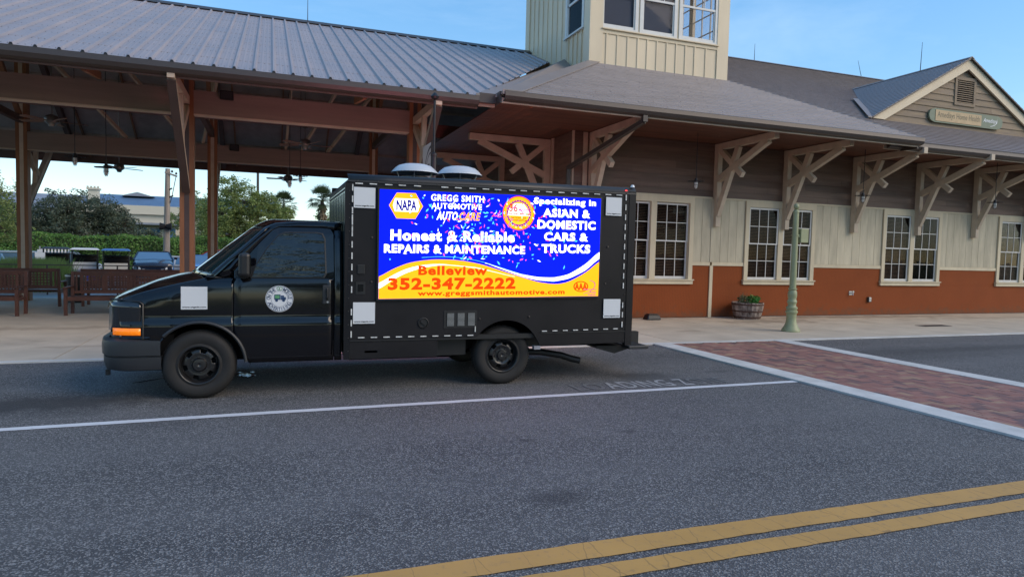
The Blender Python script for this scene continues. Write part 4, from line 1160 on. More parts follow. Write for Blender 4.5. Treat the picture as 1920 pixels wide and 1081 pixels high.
fan((0.83, 17.8, 4.32), 6.6, 'brown ceiling fan right of the main post, above the truck cab', .1)
fan((-4.47, 24.0, 4.06), 6.9, 'dark ceiling fan against the sky left of the main post', .55)
fan((0.57, 24.0, 4.02), 6.9, 'dark ceiling fan against the sky just left of the truck box', .5)

# caged pendant lamps
bulbm = mat('frosted_lamp_glass', (0.62, 0.62, 0.60), 0.2)
def pendant(loc, top, lab, shade=True):
    t = thing('pendant_lamp', lab, 'pendant lamp', loc, 'caged pendant lamps on long rods'); x, y, z = loc
    MB().tube([(x, y, z + .12), (x, y, top)], .009, 6).build('rod', dkmetal, t)
    MB().lathe([(0, .16), (.03, .15), (.045, .10), (.05, .05), (.045, .045)], (x, y, z), n=14).build('socket', dkmetal, t, smooth=True)
    MB().lathe([(.042, .05), (.045, .0), (.038, -.08), (.02, -.11), (0, -.12)], (x, y, z), n=14).build('globe', bulbm, t, smooth=True)
    cg = MB()
    for k in range(6):
        a = 2 * pi * k / 6; cg.tube([(x + .052 * cos(a), y + .052 * sin(a), z + .05), (x + .055 * cos(a), y + .055 * sin(a), z - .06), (x + .02 * cos(a), y + .02 * sin(a), z - .135)], .004, 4)
    cg.lathe([(.053, -.02), (.06, -.02), (.06, -.028), (.053, -.028)], (x, y, z), n=14); cg.build('cage', dkmetal, t)
    if shade:
        sh = MB()
        for r_ in (.13, .21): sh.tube([(x + r_ * cos(2 * pi * k / 20), y + r_ * sin(2 * pi * k / 20), z + .07) for k in range(21)], .005, 4, cap=False)
        for k in range(8): a = 2 * pi * k / 8; sh.tube([(x + .04 * cos(a), y + .04 * sin(a), z + .09), (x + .21 * cos(a), y + .21 * sin(a), z + .07)], .004, 4)
        sh.build('ring_guard', dkmetal, t)
pendant((-4.2, 17.8, 3.56), 6.4, 'pendant lamp hanging left of the dark ceiling fan, against the sky')
pendant((-3.58, 17.8, 3.36), 6.4, 'lower pendant lamp hanging in front of the dark ceiling fan, against the sky')
pendant((0.46, 17.8, 3.32), 6.4, 'pendant lamp hanging above the truck cab roof')
pendant((0.85, 21.0, 3.75), 7.5, 'pendant lamp hanging close to the truck box, beside a fan')
pendant((10.08, 14.2, 3.52), 4.8, 'pendant lamp under the eaves above the window beside the truck')
pendant((15.65, 14.2, 3.45), 4.8, 'pendant lamp hanging in front of the third bracket from the truck')
pendant((21.04, 14.2, 3.52), 4.8, 'pendant lamp under the eaves nearest the right edge')
# ================================================================== advertising truck
YC = 8.93
tk = thing('box_truck', 'black cutaway box truck with a bright advertising screen on its side, parked at the line', 'truck', (1.0, YC, 0))
paintb = mat('black_body_paint', (0.004, 0.004, 0.0055), 0.11, spec=0.45, coat=0.22, var=0.1, scale=3, bump=0.015, bscale=8, bdist=0.01)
satin = mat('black_box_skin', (0.0085, 0.0078, 0.0095), 0.46, spec=0.3, var=0.15, scale=2.2, bump=0.03, bscale=3, bdist=0.02, rvar=0.08)
trimb = mat('black_trim', (0.012, 0.012, 0.013), 0.45)
bumpm = mat('dark_bumper_plastic', (0.022, 0.024, 0.028), 0.42, var=.1, scale=6, bump=.05, bscale=200)
rubber = mat('tyre_rubber', (0.013, 0.0125, 0.0125), 0.75, var=.15, scale=8, bump=.2, bscale=90, bdist=.003)
rimm = mat('black_rim', (0.014, 0.014, 0.015), 0.3, coat=.2)
ambl = mat('amber_lens', (0.85, 0.22, 0.01), 0.12, coat=.5, emit=(1.0, 0.20, 0.0), estr=0.35, var=.25, scale=60)
headm = mat('smoked_headlamp', (0.012, 0.013, 0.015), 0.06, coat=1.0)
tglass = mat('tinted_side_glass', (0.005, 0.007, 0.008), 0.015, spec=0.65, coat=0.1, bump=0.6, bscale=2.6, bdist=0.03, stretch=(1, 1, 4.5))
wglass = mat('windscreen_glass', (0.012, 0.035, 0.035), 0.02, spec=0.9, coat=.6)
tapem = mat('reflective_tape', (0.62, 0.62, 0.60), 0.4, var=.35, scale=30, objvar=.08)
frontm = mat('glossy_front_wall', (0.055, 0.075, 0.075), 0.18, 0.35, var=.1, scale=2)  # grey-teal base stands in for sky mirrored in black paint
stick = mat('white_sticker', (0.66, 0.68, 0.70), 0.45)
inkb = mat('black_ink', (0.01, 0.01, 0.012), 0.6)
navy = mat('navy_ink', (0.015, 0.05, 0.13), 0.5); grni = mat('green_ink', (0.10, 0.30, 0.14), 0.5)

def lerp(a, b, t): return a + (b - a) * t
def interp(tab, x):
    if x <= tab[0][0]: return tab[0][1]
    for i in range(len(tab) - 1):
        if x <= tab[i + 1][0]:
            t = (x - tab[i][0]) / (tab[i + 1][0] - tab[i][0]); return lerp(tab[i][1], tab[i + 1][1], t)
    return tab[-1][1]
def smo(tab, x):  # smoothed interpolation
    return (interp(tab, x - .04) + 2 * interp(tab, x) + interp(tab, x + .04)) / 4
HWX = [(-1.70, .62), (-1.64, .76), (-1.58, .86), (-1.50, .925), (-1.40, .962), (-1.25, .985), (-1.0, 1.0), (0.8, 1.0)]
HWZ = [(.30, .972), (.42, .985), (.62, 1.0), (.80, 1.0), (.86, .996), (.872, .985), (.98, .985), (1.2, .978), (1.30, .968), (1.34, .957), (1.5, .940), (1.7, .908), (1.88, .868), (1.95, .83), (2.0, .77)]
def hwid(x, z):
    w = interp(HWX, x) * interp(HWZ, z)
    if x < -.36:
        t = (z - (interp(ZS, x) - .075)) / .075
        if t > 0: w -= .040 * min(1, t) ** 2
    return w
# shoulder height and centreline height along the bonnet
ZS = [(-1.66, .98), (-1.55, 1.05), (-1.45, 1.10), (-1.30, 1.155), (-1.0, 1.235), (-.8, 1.285), (-.60, 1.335), (-.37, 1.34), (.8, 1.34)]
ZH = [(-1.70, .97), (-1.64, 1.06), (-1.56, 1.12), (-1.47, 1.17), (-1.24, 1.265), (-1.0, 1.335), (-.82, 1.37), (-.7, 1.375)]
ARX, ARZ, ARR = -.727, .372, .475
def zarch(x):
    d = abs(x - ARX)
    return ARZ + math.sqrt(max(0, ARR ** 2 - d ** 2)) if d < ARR else 0
def zlow(x):
    if x < ARX - ARR: return .70 if x < -1.14 else .55
    return max(.385, zarch(x)) if x < ARX + ARR + .001 else .385
ZLEV = [0, .45, .52, .60, .70, .80, .858, .874, .93, 1.0, 1.08, 1.16, 1.22, 1.28, 1.32, 1.45, 1.6, 1.75, 1.9]
def side_panel(name, x0, x1, zt, nx, side, zl=zlow, m=paintb, nz=10):
    rows = []
    for i in range(nx + 1):
        x = x0 + (x1 - x0) * i / nx; a = zl(x); b = zt(x); r = []
        for j, z in enumerate(ZLEV):
            if j == 0: z = a
            if j == len(ZLEV) - 1: z = b
            z = min(max(z, a), b); r.append((x, YC + side * hwid(x, z), z))
        rows.append(r)
    return MB().grid(rows).build(name, m, tk, smooth=True, solid=.018)
for side in (-1, 1):
    side_panel('fender', -1.50, -.383, lambda x: interp(ZS, x), 46, side)
    side_panel('cab_corner', .712, .795, lambda x: 1.90, 3, side, nz=18)
    # door: lower skin, then window frame ring
    d = side_panel('door', -.375, .704, lambda x: 1.335, 14, side, nz=14)
    WL[d.name] = WL[tk.name]
    inner = [(-.195, 1.345), (.585, 1.352), (.612, 1.40), (.600, 1.80), (.57, 1.858), (.50, 1.868), (.16, 1.860), (.095, 1.83), (-.03, 1.68), (-.15, 1.48)]
    outer = [(-.375, 1.336), (.704, 1.336), (.704, 1.42), (.700, 1.86), (.67, 1.915), (.56, 1.925), (.10, 1.918), (.03, 1.885), (-.12, 1.72), (-.375, 1.415)]
    def Y(x, z, o=0): return YC + side * (hwid(x, z) + o)
    rows = [[(x, Y(x, z), z) for x, z in outer + outer[:1]], [(x, Y(x, z), z) for x, z in inner + inner[:1]]]
    MB().grid(rows).build('window_surround', paintb, d, solid=.02)
    MB().grid([[(x, Y(x, z, .004), z) for x, z in [(lerp(a[0], .22, -.028), lerp(a[1], 1.6, -.03)) for a in inner + inner[:1]]], [(x, Y(x, z, .006), z) for x, z in [(lerp(a[0], .22, .012), lerp(a[1], 1.6, .012)) for a in inner + inner[:1]]]]).build('window_seal', trimb, d, solid=.01)
    gl = MB(); g = [(lerp(a[0], .22, .0), lerp(a[1], 1.6, .0)) for a in inner]
    cx_, cz_ = .22, 1.6
    gl.add([(cx_, Y(cx_, cz_, -.004), cz_)] + [(x, Y(x, z, -.004), z) for x, z in g], [(0, i + 1, (i + 1) % len(g) + 1) for i in range(len(g))])
    gl.build('side_window', tglass, d, smooth=True)
    # mirror sail and mirror
    MB().prism([(-.365, Y(-.365, 1.34, .003), 1.345), (-.20, Y(-.2, 1.35, .003), 1.35), (-.15, Y(-.15, 1.48, .003), 1.48), (-.365, Y(-.365, 1.42, .003), 1.415)], (0, side * .012, 0)).build('mirror_sail', trimb, d)
    mr = MB(); ym = YC + side * 1.12
    mr.bar((-.28, YC + side * .95, 1.40), (-.26, ym, 1.40), .07, .05); mr.lathe([(0, -.06), (.06, -.055), (.075, 0), (.06, .05), (0, .06)], (-.27, YC + side * 1.0, 1.40), axis='y', n=12)
    mr.build('mirror_arm', trimb, d, smooth=True)
    hm = MB(); hm.box(-.32, -.20, ym - .085, ym + .085, 1.36, 1.62)
    hm.build('mirror_housing', trimb, d, bevel=.035)
    MB().box(-.199, -.196, ym - .065, ym + .065, 1.39, 1.59).build('mirror_glass', headm, d)
    yh = Y(.62, 1.15, .0)
    MB().box(.575, .665, yh - side * .005, yh + side * .012, 1.045, 1.265).build('handle_plate', bumpm, d, bevel=.01)
    MB().tube([(.625, yh + side * .014, 1.225), (.625, yh + side * .034, 1.20), (.628, yh + side * .034, 1.12), (.63, yh + side * .014, 1.10)], .012, 8).build('handle', trimb, d, smooth=True)
    MB().lathe([(0, side * .016), (.011, side * .016), (.012, side * .01)], (.632, yh, 1.068), axis='y', n=12).build('lock', gal, d)
    # arch lip
    lip = [(ARX + (ARR + .004) * cos(a), YC + side * (hwid(ARX, .8) + .004), ARZ + (ARR + .004) * sin(a)) for a in [pi * (0.02 + .96 * k / 26) for k in range(27)] if ARZ + ARR * sin(a) > (.40)]
    lip = [p for p in lip if not (p[0] < ARX and p[2] < .70)]
    MB().tube([(p[0], YC + side * (interp(HWX, p[0]) + .003), p[2]) for p in lip], .019, 8).build('arch_lip', bumpm, tk, smooth=True)
    # wheel house
    MB().grid([[(ARX + .52 * cos(a), YC + side * .96, ARZ + .52 * sin(a)), (ARX + .52 * cos(a), YC + side * .55, ARZ + .52 * sin(a))] for a in [pi * k / 16 - .1 for k in range(18)]]).build('wheel_liner', blackm, tk)
    # bodyside shoulder line, cowl corner
    # A pillar and roof rail
    pil = [((-.60, 1.338), (-.375, 1.345)), ((-.45, 1.48), (-.375, 1.425)), ((-.30, 1.63), (-.12, 1.73)), ((-.15, 1.775), (-.02, 1.84)), ((-.03, 1.88), (.035, 1.895)), ((.05, 1.945), (.11, 1.926)), ((.30, 1.975), (.30, 1.930)), ((.60, 1.985), (.58, 1.930)), ((.708, 1.985), (.672, 1.920)), ((.795, 1.985), (.71, 1.905))]
    MB().grid([[(x, YC + side * hwid(x, min(z, 1.95)), z) for x, z in r] for r in pil]).build('windscreen_pillar', paintb, tk, smooth=True, solid=.02)
    # head lamp cluster
    hl = MB(); rows = []
    for j in range(7):
        z = .765 + (1.055 - .765) * j / 6; r = []
        for i in range(9):
            x = -1.285 - .33 * (i / 8) ** 1.1; r.append((x - .012 * (1 - j / 6), YC + side * (interp(HWX, x) * .985 + .006), z + .015 * (i / 8) * (j / 6)))
        rows.append(r)
    h = hl.grid(rows).build('headlight', headm, tk, smooth=True, solid=.03)
    rows = []
    for j in range(3):
        z = .715 + .075 * j / 2; r = []
        for i in range(8):
            x = -1.295 - .28 * (i / 7); r.append((x, YC + side * (interp(HWX, x) * .985 + .016), z))
        rows.append(r)
    MB().grid(rows).build('indicator_lens', ambl, h, smooth=True, solid=.012)
    # bezel around the cluster
    bz_ = []
    for (x, z) in [(-1.272, .675), (-1.272, 1.05), (-1.30, 1.075), (-1.60, 1.095)]: bz_.append((x, YC + side * (interp(HWX, x) * .985 + .010), z))
    MB().tube(bz_, .010, 6).build('headlight_bezel', trimb, h, smooth=True)
    rows = [[(x, YC + side * (interp(HWX, x) * .985 + .002), z) for x in [-1.272 - .33 * i / 8 for i in range(9)]] for z in (.672, .712)]
    MB().grid(rows).build('headlight_base', trimb, h, smooth=True, solid=.02)
    if side < 0: NEAR_DOOR = d
# dark core that closes the seams
core = MB(); core.box(-1.15, -.60, YC - .86, YC + .86, .90, 1.10); core.box(-.58, .79, YC - .92, YC + .92, .90, 1.30); core.box(-.20, .79, YC - .94, YC + .94, .42, 1.30); core.box(-1.45, -1.18, YC - .86, YC + .86, .45, 1.02); core.box(.70, .79, YC - .80, YC + .80, 1.3, 1.93)
core.box(-.70, .2, YC - .5, YC + .5, .35, .9)
core.build('inner_body', blackm, tk)
# bonnet, cowl
rows = []
nx = 26
for i in range(nx + 1):
    x = -1.665 + (.60 + 1.04) * 0 + (1.665 - .66) * i / nx; r = []
    zs, zh = smo(ZS, x), smo(ZH, x); w = interp(HWX, x) * interp(HWZ, zs) - .040
    for j in range(25):
        u = -1 + 2 * j / 24; a = abs(u)
        z = zs + (zh - zs + .02) * (1 - a ** 2.3) - (0.008 * math.exp(-((a - .84) / .03) ** 2))
        r.append((x - .06 * (1 - a ** 2) * (1 if i == 0 else max(0, 1 - i / 5)), YC + u * w, z))
    rows.append(r)
MB().grid(rows).build('bonnet', paintb, tk, smooth=True, solid=.012)
cw = MB(); rows = []
for i in range(3):
    x0 = -.66 + .10 * i; r = []
    for j in range(17):
        u = -1 + 2 * j / 16; bow = -.27 * (1 - u * u)
        r.append((x0 + bow * (i / 2) * 1.0 + (-.0 if i else 0), YC + u * (.955 - .02 * i), 1.343 + (.018 - .012 * i) * 1 + .02 * (1 - u * u) * (1 if i < 1 else .6)))
    rows.append(r)
cw.grid(rows).build('cowl', trimb, tk, smooth=True, solid=.02)
# wiper bits / snorkel at the cowl
MB().prism([(-.74, YC - .55, 1.35), (-.60, YC - .60, 1.35), (-.66, YC - .58, 1.44)], (0, .10, 0)).build('cowl_vane', bumpm, tk)
MB().tube([(-.72, YC - .40, 1.37), (-.56, YC - .55, 1.40), (-.30, YC + .05, 1.64)], [.014, .011, .006], 6).build('wiper', trimb, tk)
MB().tube([(-.76, YC + .30, 1.37), (-.62, YC + .20, 1.42), (-.40, YC + .62, 1.60)], [.014, .011, .006], 6).build('wiper', trimb, tk)
# windscreen
rows = []
for i in range(11):
    t = i / 10; r = []
    for j in range(17):
        u = -1 + 2 * j / 16
        x = lerp(-.585, -.018, t) - .30 * (1 - u * u) * (1 - .42 * t); z = lerp(1.345, 1.915, t) + .035 * (1 - u * u)
        r.append((x, YC + u * interp(HWZ, z) * lerp(.985, .975, t), z))
    rows.append(r)
MB().grid(rows).build('windscreen', wglass, tk, smooth=True, solid=.008)
for side in (-1, 1):
    rows = []
    for i in range(13):
        t = i / 12; r = []
        xa, za = lerp(-.600, -.015, t), lerp(1.338, 1.915, t); A = Vector((xa, YC + side * (hwid(xa, min(za, 1.95)) + .004), za))
        u = .915; z_ = lerp(1.345, 1.915, t) + .035 * (1 - u * u)
        Bq = Vector((lerp(-.585, -.018, t) - .30 * (1 - u * u) * (1 - .42 * t) - .004, YC + side * u * interp(HWZ, z_) * lerp(.985, .975, t), z_ + .006))
        nb = Vector((-.45, side * .6, .5)).normalized()
        for k in range(7):
            r.append(A.lerp(Bq, k / 6) + nb * .018 * math.sin(pi * k / 6))
        rows.append(r)
    MB().grid(rows).build('pillar_face', paintb, tk, smooth=True, solid=.01)
# roof
rows = []
for i in range(15):
    t = i / 14; x = lerp(-.03, .80, t); r = []
    for j in range(21):
        u = -1 + 2 * j / 20
        zc = 2.035 if t > .25 else lerp(1.925, 2.035, math.sin(t / .25 * pi / 2))
        zs = interp([(0, 1.905), (.12, 1.955), (.4, 1.982), (1, 1.988)], t)
        z = zs + (zc - zs) * (1 - abs(u) ** 2.6)
        r.append((x - (.19 * (1 - u * u)) * (1 - t), YC + u * .83, z))
    rows.append(r)
MB().grid(rows).build('roof', paintb, tk, smooth=True, solid=.02)
# front mask: grille
rows = []
for j in range(5):
    z = .72 + .30 * j / 4; r = []
    for i in range(17):
        u = -1 + 2 * i / 16; r.append((-1.70 + .06 * u * u + .03 * j / 4, YC + u * .64, z))
    rows.append(r)
gr = MB().grid(rows).build('grille', trimb, tk, smooth=True, solid=.03)
for k in range(5): MB().grid([[(-1.712 + .06 * u * u + .006 * k, YC + u * .62, z_) for u in [-1 + i_ / 6 for i_ in range(13)]] for z_ in (.76 + .055 * k, .775 + .055 * k)]).build('grille_bar', bumpm, gr, solid=.012)
# bumper, in plan wrapped round the corners
plan = [(-1.10, -.985), (-1.30, -.985), (-1.45, -.975), (-1.56, -.93), (-1.645, -.84), (-1.70, -.68), (-1.735, -.45), (-1.745, 0)]
plan = plan + [(x, -y) for x, y in plan[-2::-1]]
prof = [(-.06, .325), (-.015, .34), (.0, .40), (.0, .475), (-.012, .482), (-.012, .488), (.012, .497), (.016, .60), (.008, .655), (-.06, .695), (-.10, .70)]
rows = []
for (o, z) in prof:
    r = []
    for i, (x, y) in enumerate(plan):
        q = Vector((x + .9, y * .8)); q.normalize()
        lift = (.0 if abs(y) > .9 else 0)
        r.append((x + q.x * o * 1.2, YC + y + q.y * o, z))
    rows.append(r)
MB().grid(rows).build('bumper', bumpm, tk, smooth=True)
MB().box(-1.66, -1.62, YC - .80, YC - .76, .27, .33).build('tow_hook', trimb, tk)
core2 = MB().box(-1.62, -1.0, YC - .80, YC + .80, .36, .70).build('bumper_core', blackm, tk)

# chassis
ch = MB(); ch.box(-1.2, 5.1, YC - .48, YC - .38, .40, .58); ch.box(-1.2, 5.1, YC + .38, YC + .48, .40, .58); ch.box(2.3, 2.42, YC - .4, YC + .4, .42, .56); ch.box(.85, 2.35, YC - .85, YC - .5, .38, .60)
ch.build('chassis_frame', trimb, tk)
MB().tube([(2.81, YC - .75, .372), (2.81, YC + .75, .372)], .06, 12).build('rear_axle', trimb, tk, smooth=True)
MB().lathe([(0, -.16), (.13, -.12), (.17, 0), (.13, .12), (0, .16)], (2.81, YC, .372), axis='y', n=14).build('differential', trimb, tk, smooth=True)
MB().tube([(-.72, YC - .8, .36), (-.72, YC + .8, .36)], .05, 10).build('front_axle', trimb, tk)
MB().tube([(1.0, YC + .1, .33), (2.4, YC + .1, .33)], .13, 12).build('fuel_tank', trimb, tk, smooth=True)
MB().tube([(3.05, YC - .50, .34), (3.5, YC - .58, .34), (3.80, YC - .62, .29), (3.95, YC - .66, .24), (4.05, YC - .69, .22)], .046, 12, cap=False).build('exhaust_pipe', trimb, tk, smooth=True)

# wheels
def wheel(x, side, dish, lab=None):
    y0 = YC + side * .98
    ty = MB(); w = .225
    prof = [(.215, .0), (.235, -.006), (.26, .004), (.31, .010), (.345, .0), (.366, -.022), (.374, -.045), (.376, -.06), (.376, -w / 2)]
    full = prof + [(r, -w - h) for r, h in prof[::-1]]
    ty.lathe([(r, (h * side)) for r, h in full], (x, y0, .376), axis='y', n=64)
    t = ty.build('tyre', rubber, tk, smooth=True); WL[t.name] = WL[tk.name]
    tr = MB()
    for k in range(64):
        a = 2 * pi * k / 64
        for (ya, yb, dz) in ((-.035, -.075, .0), (-.085, -.12, .03), (-.13, -.17, .0)):
            c = Vector((x + .377 * cos(a + dz), 0, .376 + .377 * sin(a + dz))); tg = Vector((-sin(a), 0, cos(a))) * .012; rd = Vector((cos(a), 0, sin(a))) * .005
            tr.hexa([c - tg + Vector((0, y0 + side * ya, 0)), c + tg + Vector((0, y0 + side * ya, 0)), c + tg + Vector((0, y0 + side * yb, 0)), c - tg + Vector((0, y0 + side * yb, 0)),
                     c - tg + rd + Vector((0, y0 + side * ya, 0)), c + tg + rd + Vector((0, y0 + side * ya, 0)), c + tg + rd + Vector((0, y0 + side * yb, 0)), c - tg + rd + Vector((0, y0 + side * yb, 0))])
    tag(tr.build('tread_blocks', rubber, t, recalc=False), kind='stuff')
    # steel rim with hand holes
    rm = MB(); NR, NA = 15, 96
    def dep(r):  # depth (inward positive) as a function of radius
        return interp([(.0, .030), (.055, .030), (.06, .055), (.075, .060), (.10, .058), (.125, .045), (.16, .060), (.185, .085), (.198, .05), (.205, .012), (.216, .0)], r) if dish else interp([(.0, .01), (.06, .012), (.068, .055), (.10, .06), (.125, .055), (.16, .065), (.185, .085), (.198, .05), (.205, .012), (.216, .0)], r)
    rr = [.0001, .03, .055, .06, .075, .10, .118, .128, .14, .152, .163, .172, .185, .198, .205, .216]
    vs = []
    for r in rr:
        for k in range(NA):
            a = 2 * pi * k / NA; vs.append((x + r * cos(a), y0 - side * dep(r), .376 + r * sin(a)))
    fs = []
    for i in range(len(rr) - 1):
        rmid = (rr[i] + rr[i + 1]) / 2
        for k in range(NA):
            ph = ((k + .5) / NA * 8) % 1 - .5      # eight hand holes -> five shown by width
            if .128 < rmid < .172 and abs(((k + .5) / NA * 6 + .25) % 1 - .5) < .19: continue
            a = i * NA + k; b = i * NA + (k + 1) % NA; fs.append((a, b, b + NA, a + NA))
    rm.add(vs, fs); R = rm.build('rim', rimm, t, smooth=True, solid=.006)
    WL[R.name] = WL[tk.name]
    MB().lathe([(.20, -side * .12), (.0, -side * .12)], (x, y0, .376), axis='y', n=32).build('brake_disc', blackm, t)
    for k in range(8):
        a = 2 * pi * k / 8 + .2
        MB().lathe([(.0, side * .014), (.009, side * .014), (.012, -side * .01)], (x + .086 * cos(a), y0 - side * .05, .376 + .086 * sin(a)), axis='y', n=6).build('wheel_nut', bumpm, t)
for s in (-1, 1):
    wheel(-.727, s, False); wheel(2.812, s, True)

# cargo box ---------------------------------------------------------------
BX0, BX1, BY0, BY1 = .81, 4.625, 7.85, 10.01
def tl(x): return .0125 * (x - .8)          # the box rises very slightly towards the rear
def bz(x, z): return z + tl(x)
WAX, WAZ, WAR = 2.815, .372, .475
def side_skin(y, side):
    rows = []; n = 78
    xs_ = [BX0 + .06 + (BX1 - .06 - BX0 - .06) * i / n for i in range(n + 1)]
    for x in xs_:
        d = abs(x - WAX); lo = .615
        if x > WAX: lo = .468
        if d < WAR:
            lo = max(lo if x > WAX + .3 else .60, WAZ + math.sqrt(WAR ** 2 - d * d) - .035)
        rows.append([(x, y, bz(x, lo + (2.50 - lo) * j / 6)) for j in range(7)])
    return MB().grid(rows).build('side_panel', satin, tk, solid=.03)
for side, y in ((-1, BY0), (1, BY1)):
    bsk = side_skin(y, side)
    MB().hexa([(BX0, y - .004 * -side * -1, .40), (BX0 + .065, y + side * .004, .40), (BX0 + .065, y - side * .05, .40), (BX0, y - side * .05, .40), (BX0, y + side * .004, 2.45), (BX0 + .065, y + side * .004, 2.45), (BX0 + .065, y - side * .05, 2.45), (BX0, y - side * .05, 2.45)]).build('corner_post', satin, tk)
    MB().hexa([(BX1 - .10, y + side * .008, bz(BX1, .43)), (BX1, y + side * .008, bz(BX1, .43)), (BX1, y - side * .06, bz(BX1, .43)), (BX1 - .10, y - side * .06, bz(BX1, .43)), (BX1 - .10, y + side * .008, bz(BX1, 2.50)), (BX1, y + side * .008, bz(BX1, 2.50)), (BX1, y - side * .06, bz(BX1, 2.50)), (BX1 - .10, y - side * .06, bz(BX1, 2.50))]).build('corner_post', satin, tk)
    # skirt in front of the wheel and behind it, rub rails
    MB().box(BX0 + .066, 1.925, y + side * .002, y - side * .03, .405, .608).build('skirt_box', satin, tk)
    MB().box(BX0 + .066, 2.42, y + side * .012, y + side * .0005, .612, .628).build('rub_rail', trimb, tk)
    MB().box(3.29, BX1 - .10, y + side * .010, y + side * .0005, bz(3.9, .622), bz(3.9, .634)).build('rub_rail', trimb, tk)
    MB().box(3.20, 3.29, y + side * .006, y - side * .06, .455, .50).build('mud_flap_bracket', mat('bare_aluminium', (0.36, 0.36, 0.40), .4, .6), tk)
    # rounded top edge
    rows = []
    for k in range(7):
        a = pi / 2 * k / 6
        r = [(x, y - side * .085 * (1 - cos(a)) + side * .006, bz(x, 2.475 + .085 * sin(a))) for x in (BX0 + .03, BX0 + .5, 2.5, BX1 - .0)]
        rows.append(r)
    MB().grid(rows).build('top_rail', trimb, tk, smooth=True, solid=.01)
    MB().hexa([(BX0 + .02, y + side * .012, bz(BX0, 2.462)), (BX1, y + side * .012, bz(BX1, 2.462)), (BX1, y, bz(BX1, 2.462)), (BX0 + .02, y, bz(BX0, 2.462)), (BX0 + .02, y + side * .010, bz(BX0, 2.482)), (BX1, y + side * .010, bz(BX1, 2.482)), (BX1, y, bz(BX1, 2.482)), (BX0 + .02, y, bz(BX0, 2.482))]).build('rail_edge', trimb, tk)
    # reflective dashes
    def dash(x0, x1, z0, z1): 
        MB().box(x0, x1, y + side * .016, y + side * .0125, z0, z1).build('reflective_tape', tapem, tk)
    n = 21
    for k in range(n):
        x = .915 + (4.33 - .915) * k / (n - 1) + random.uniform(-.01, .01)
        if k == 5: continue
        dash(x, x + .085, bz(x, 2.440), bz(x, 2.452))
    for k in range(14):
        z = .66 + (2.36 - .66) * k / 13
        if k in (3,): continue
        dash(.885, .899, z, z + (.075 if k not in (9, 10) else .12)); dash(4.462, 4.476, bz(4.4, z + .02), bz(4.4, z + .095))
    for k in range(10):
        x = .97 + k * .148; dash(x, x + .075, .652, .664)
    dash(2.395, 2.407, .70, .77)
    for k in range(8):
        x = 3.30 + k * .148; dash(x, x + .07, bz(x, .655), bz(x, .667))
    # rivets
    rv = MB()
    for k in range(16):
        x = .95 + k * .235; rv.lathe([(0, side * .018), (.006, side * .016), (.008, side * .008)], (x, y, bz(x, 2.475)), axis='y', n=6)
    for k in range(13):
        z = .5 + k * .155; rv.lathe([(0, side * .010), (.005, side * .009), (.007, 0)], (.86, y, z), axis='y', n=6); rv.lathe([(0, side * .014), (.005, side * .012), (.007, side * .004)], (4.50, y, bz(4.5, z)), axis='y', n=6)
    for (x, z) in ((1.12, 1.83), (1.12, 1.31), (4.22, 1.80), (4.2, 1.31), (2.46, .86), (3.12, .88)): rv.lathe([(0, side * .016), (.010, side * .014), (.014, 0)], (x, y, z), axis='y', n=8)
    tag(rv.build('rivets', gutterm, tk), kind='stuff')
# front wall, roof, rear wall, floor
fwp = MB(); rows = []
for k in range(7):
    a = pi / 2 * k / 6
    rows.append([(BX0 + .0 + .14 * (1 - cos(a)), y, 2.40 + .14 * sin(a)) for y in (BY0 + .05, BY0 + .4, YC, BY1 - .4, BY1 - .05)])
fwp.grid(rows).build('front_top_edge', trimb, tk, smooth=True, solid=.01)
MB().box(BX0, BX0 + .02, BY0 + .045, BY1 - .045, .60, 2.40).build('front_wall', frontm, tk)
for k in range(9): MB().box(BX0 - .006, BX0 - .0005, BY0 + .15 + k * .22, BY0 + .162 + k * .22, 1.9, 2.34).build('front_rib', frontm, tk)
rv = MB()
for k in range(24): rv.lathe([(0, -.008), (.010, -.006), (.012, 0)], (BX0, BY0 + .09 + k * .086, 2.37), axis='x', n=6)
rv.build('rivets', blackm, tk)['kind'] = 'stuff'
MB().hexa([(BX0 + .13, BY0 + .08, 2.53), (BX1, BY0 + .08, bz(BX1, 2.53)), (BX1, BY1 - .08, bz(BX1, 2.53)), (BX0 + .13, BY1 - .08, 2.53), (BX0 + .13, BY0 + .08, 2.556), (BX1, BY0 + .08, bz(BX1, 2.560)), (BX1, BY1 - .08, bz(BX1, 2.56)), (BX0 + .13, BY1 - .08, 2.556)]).build('box_roof', trimb, tk)
MB().box(BX1 - .03, BX1 - .005, BY0 + .05, BY1 - .05, bz(BX1, .43), bz(BX1, 2.54)).build('rear_door', satin, tk)
MB().box(BX0 + .03, BX1 - .03, BY0 + .04, BY1 - .04, .60, .66).build('box_floor', trimb, tk)
MB().hexa([(4.25, YC - .85, .40), (4.50, YC - .85, .33), (4.50, YC + .85, .33), (4.25, YC + .85, .40), (4.2, YC - .85, .44), (4.9, YC - .85, .44), (4.9, YC + .85, .44), (4.2, YC + .85, .44)]).build('rear_crossmember', trimb, tk)
MB().box(4.62, 4.93, YC - 1.04, YC + 1.04, .41, .455).build('rear_step', bumpm, tk, bevel=.01)
mk = MB().box(BX1 - .17, BX1 - .14, BY0 - .008, BY0 - .002, bz(BX1, 2.502), bz(BX1, 2.514)).build('marker_lamp', mat('red_marker_lens', (.5, .02, .02), .2, emit=(1, .05, .05), estr=1.5), tk)
MB().lathe([(0, .035), (.02, .03), (.03, .0)], (BX1 - .04, BY0 + .03, bz(BX1, 2.56)), n=10).build('roof_knob', white_p, tk)
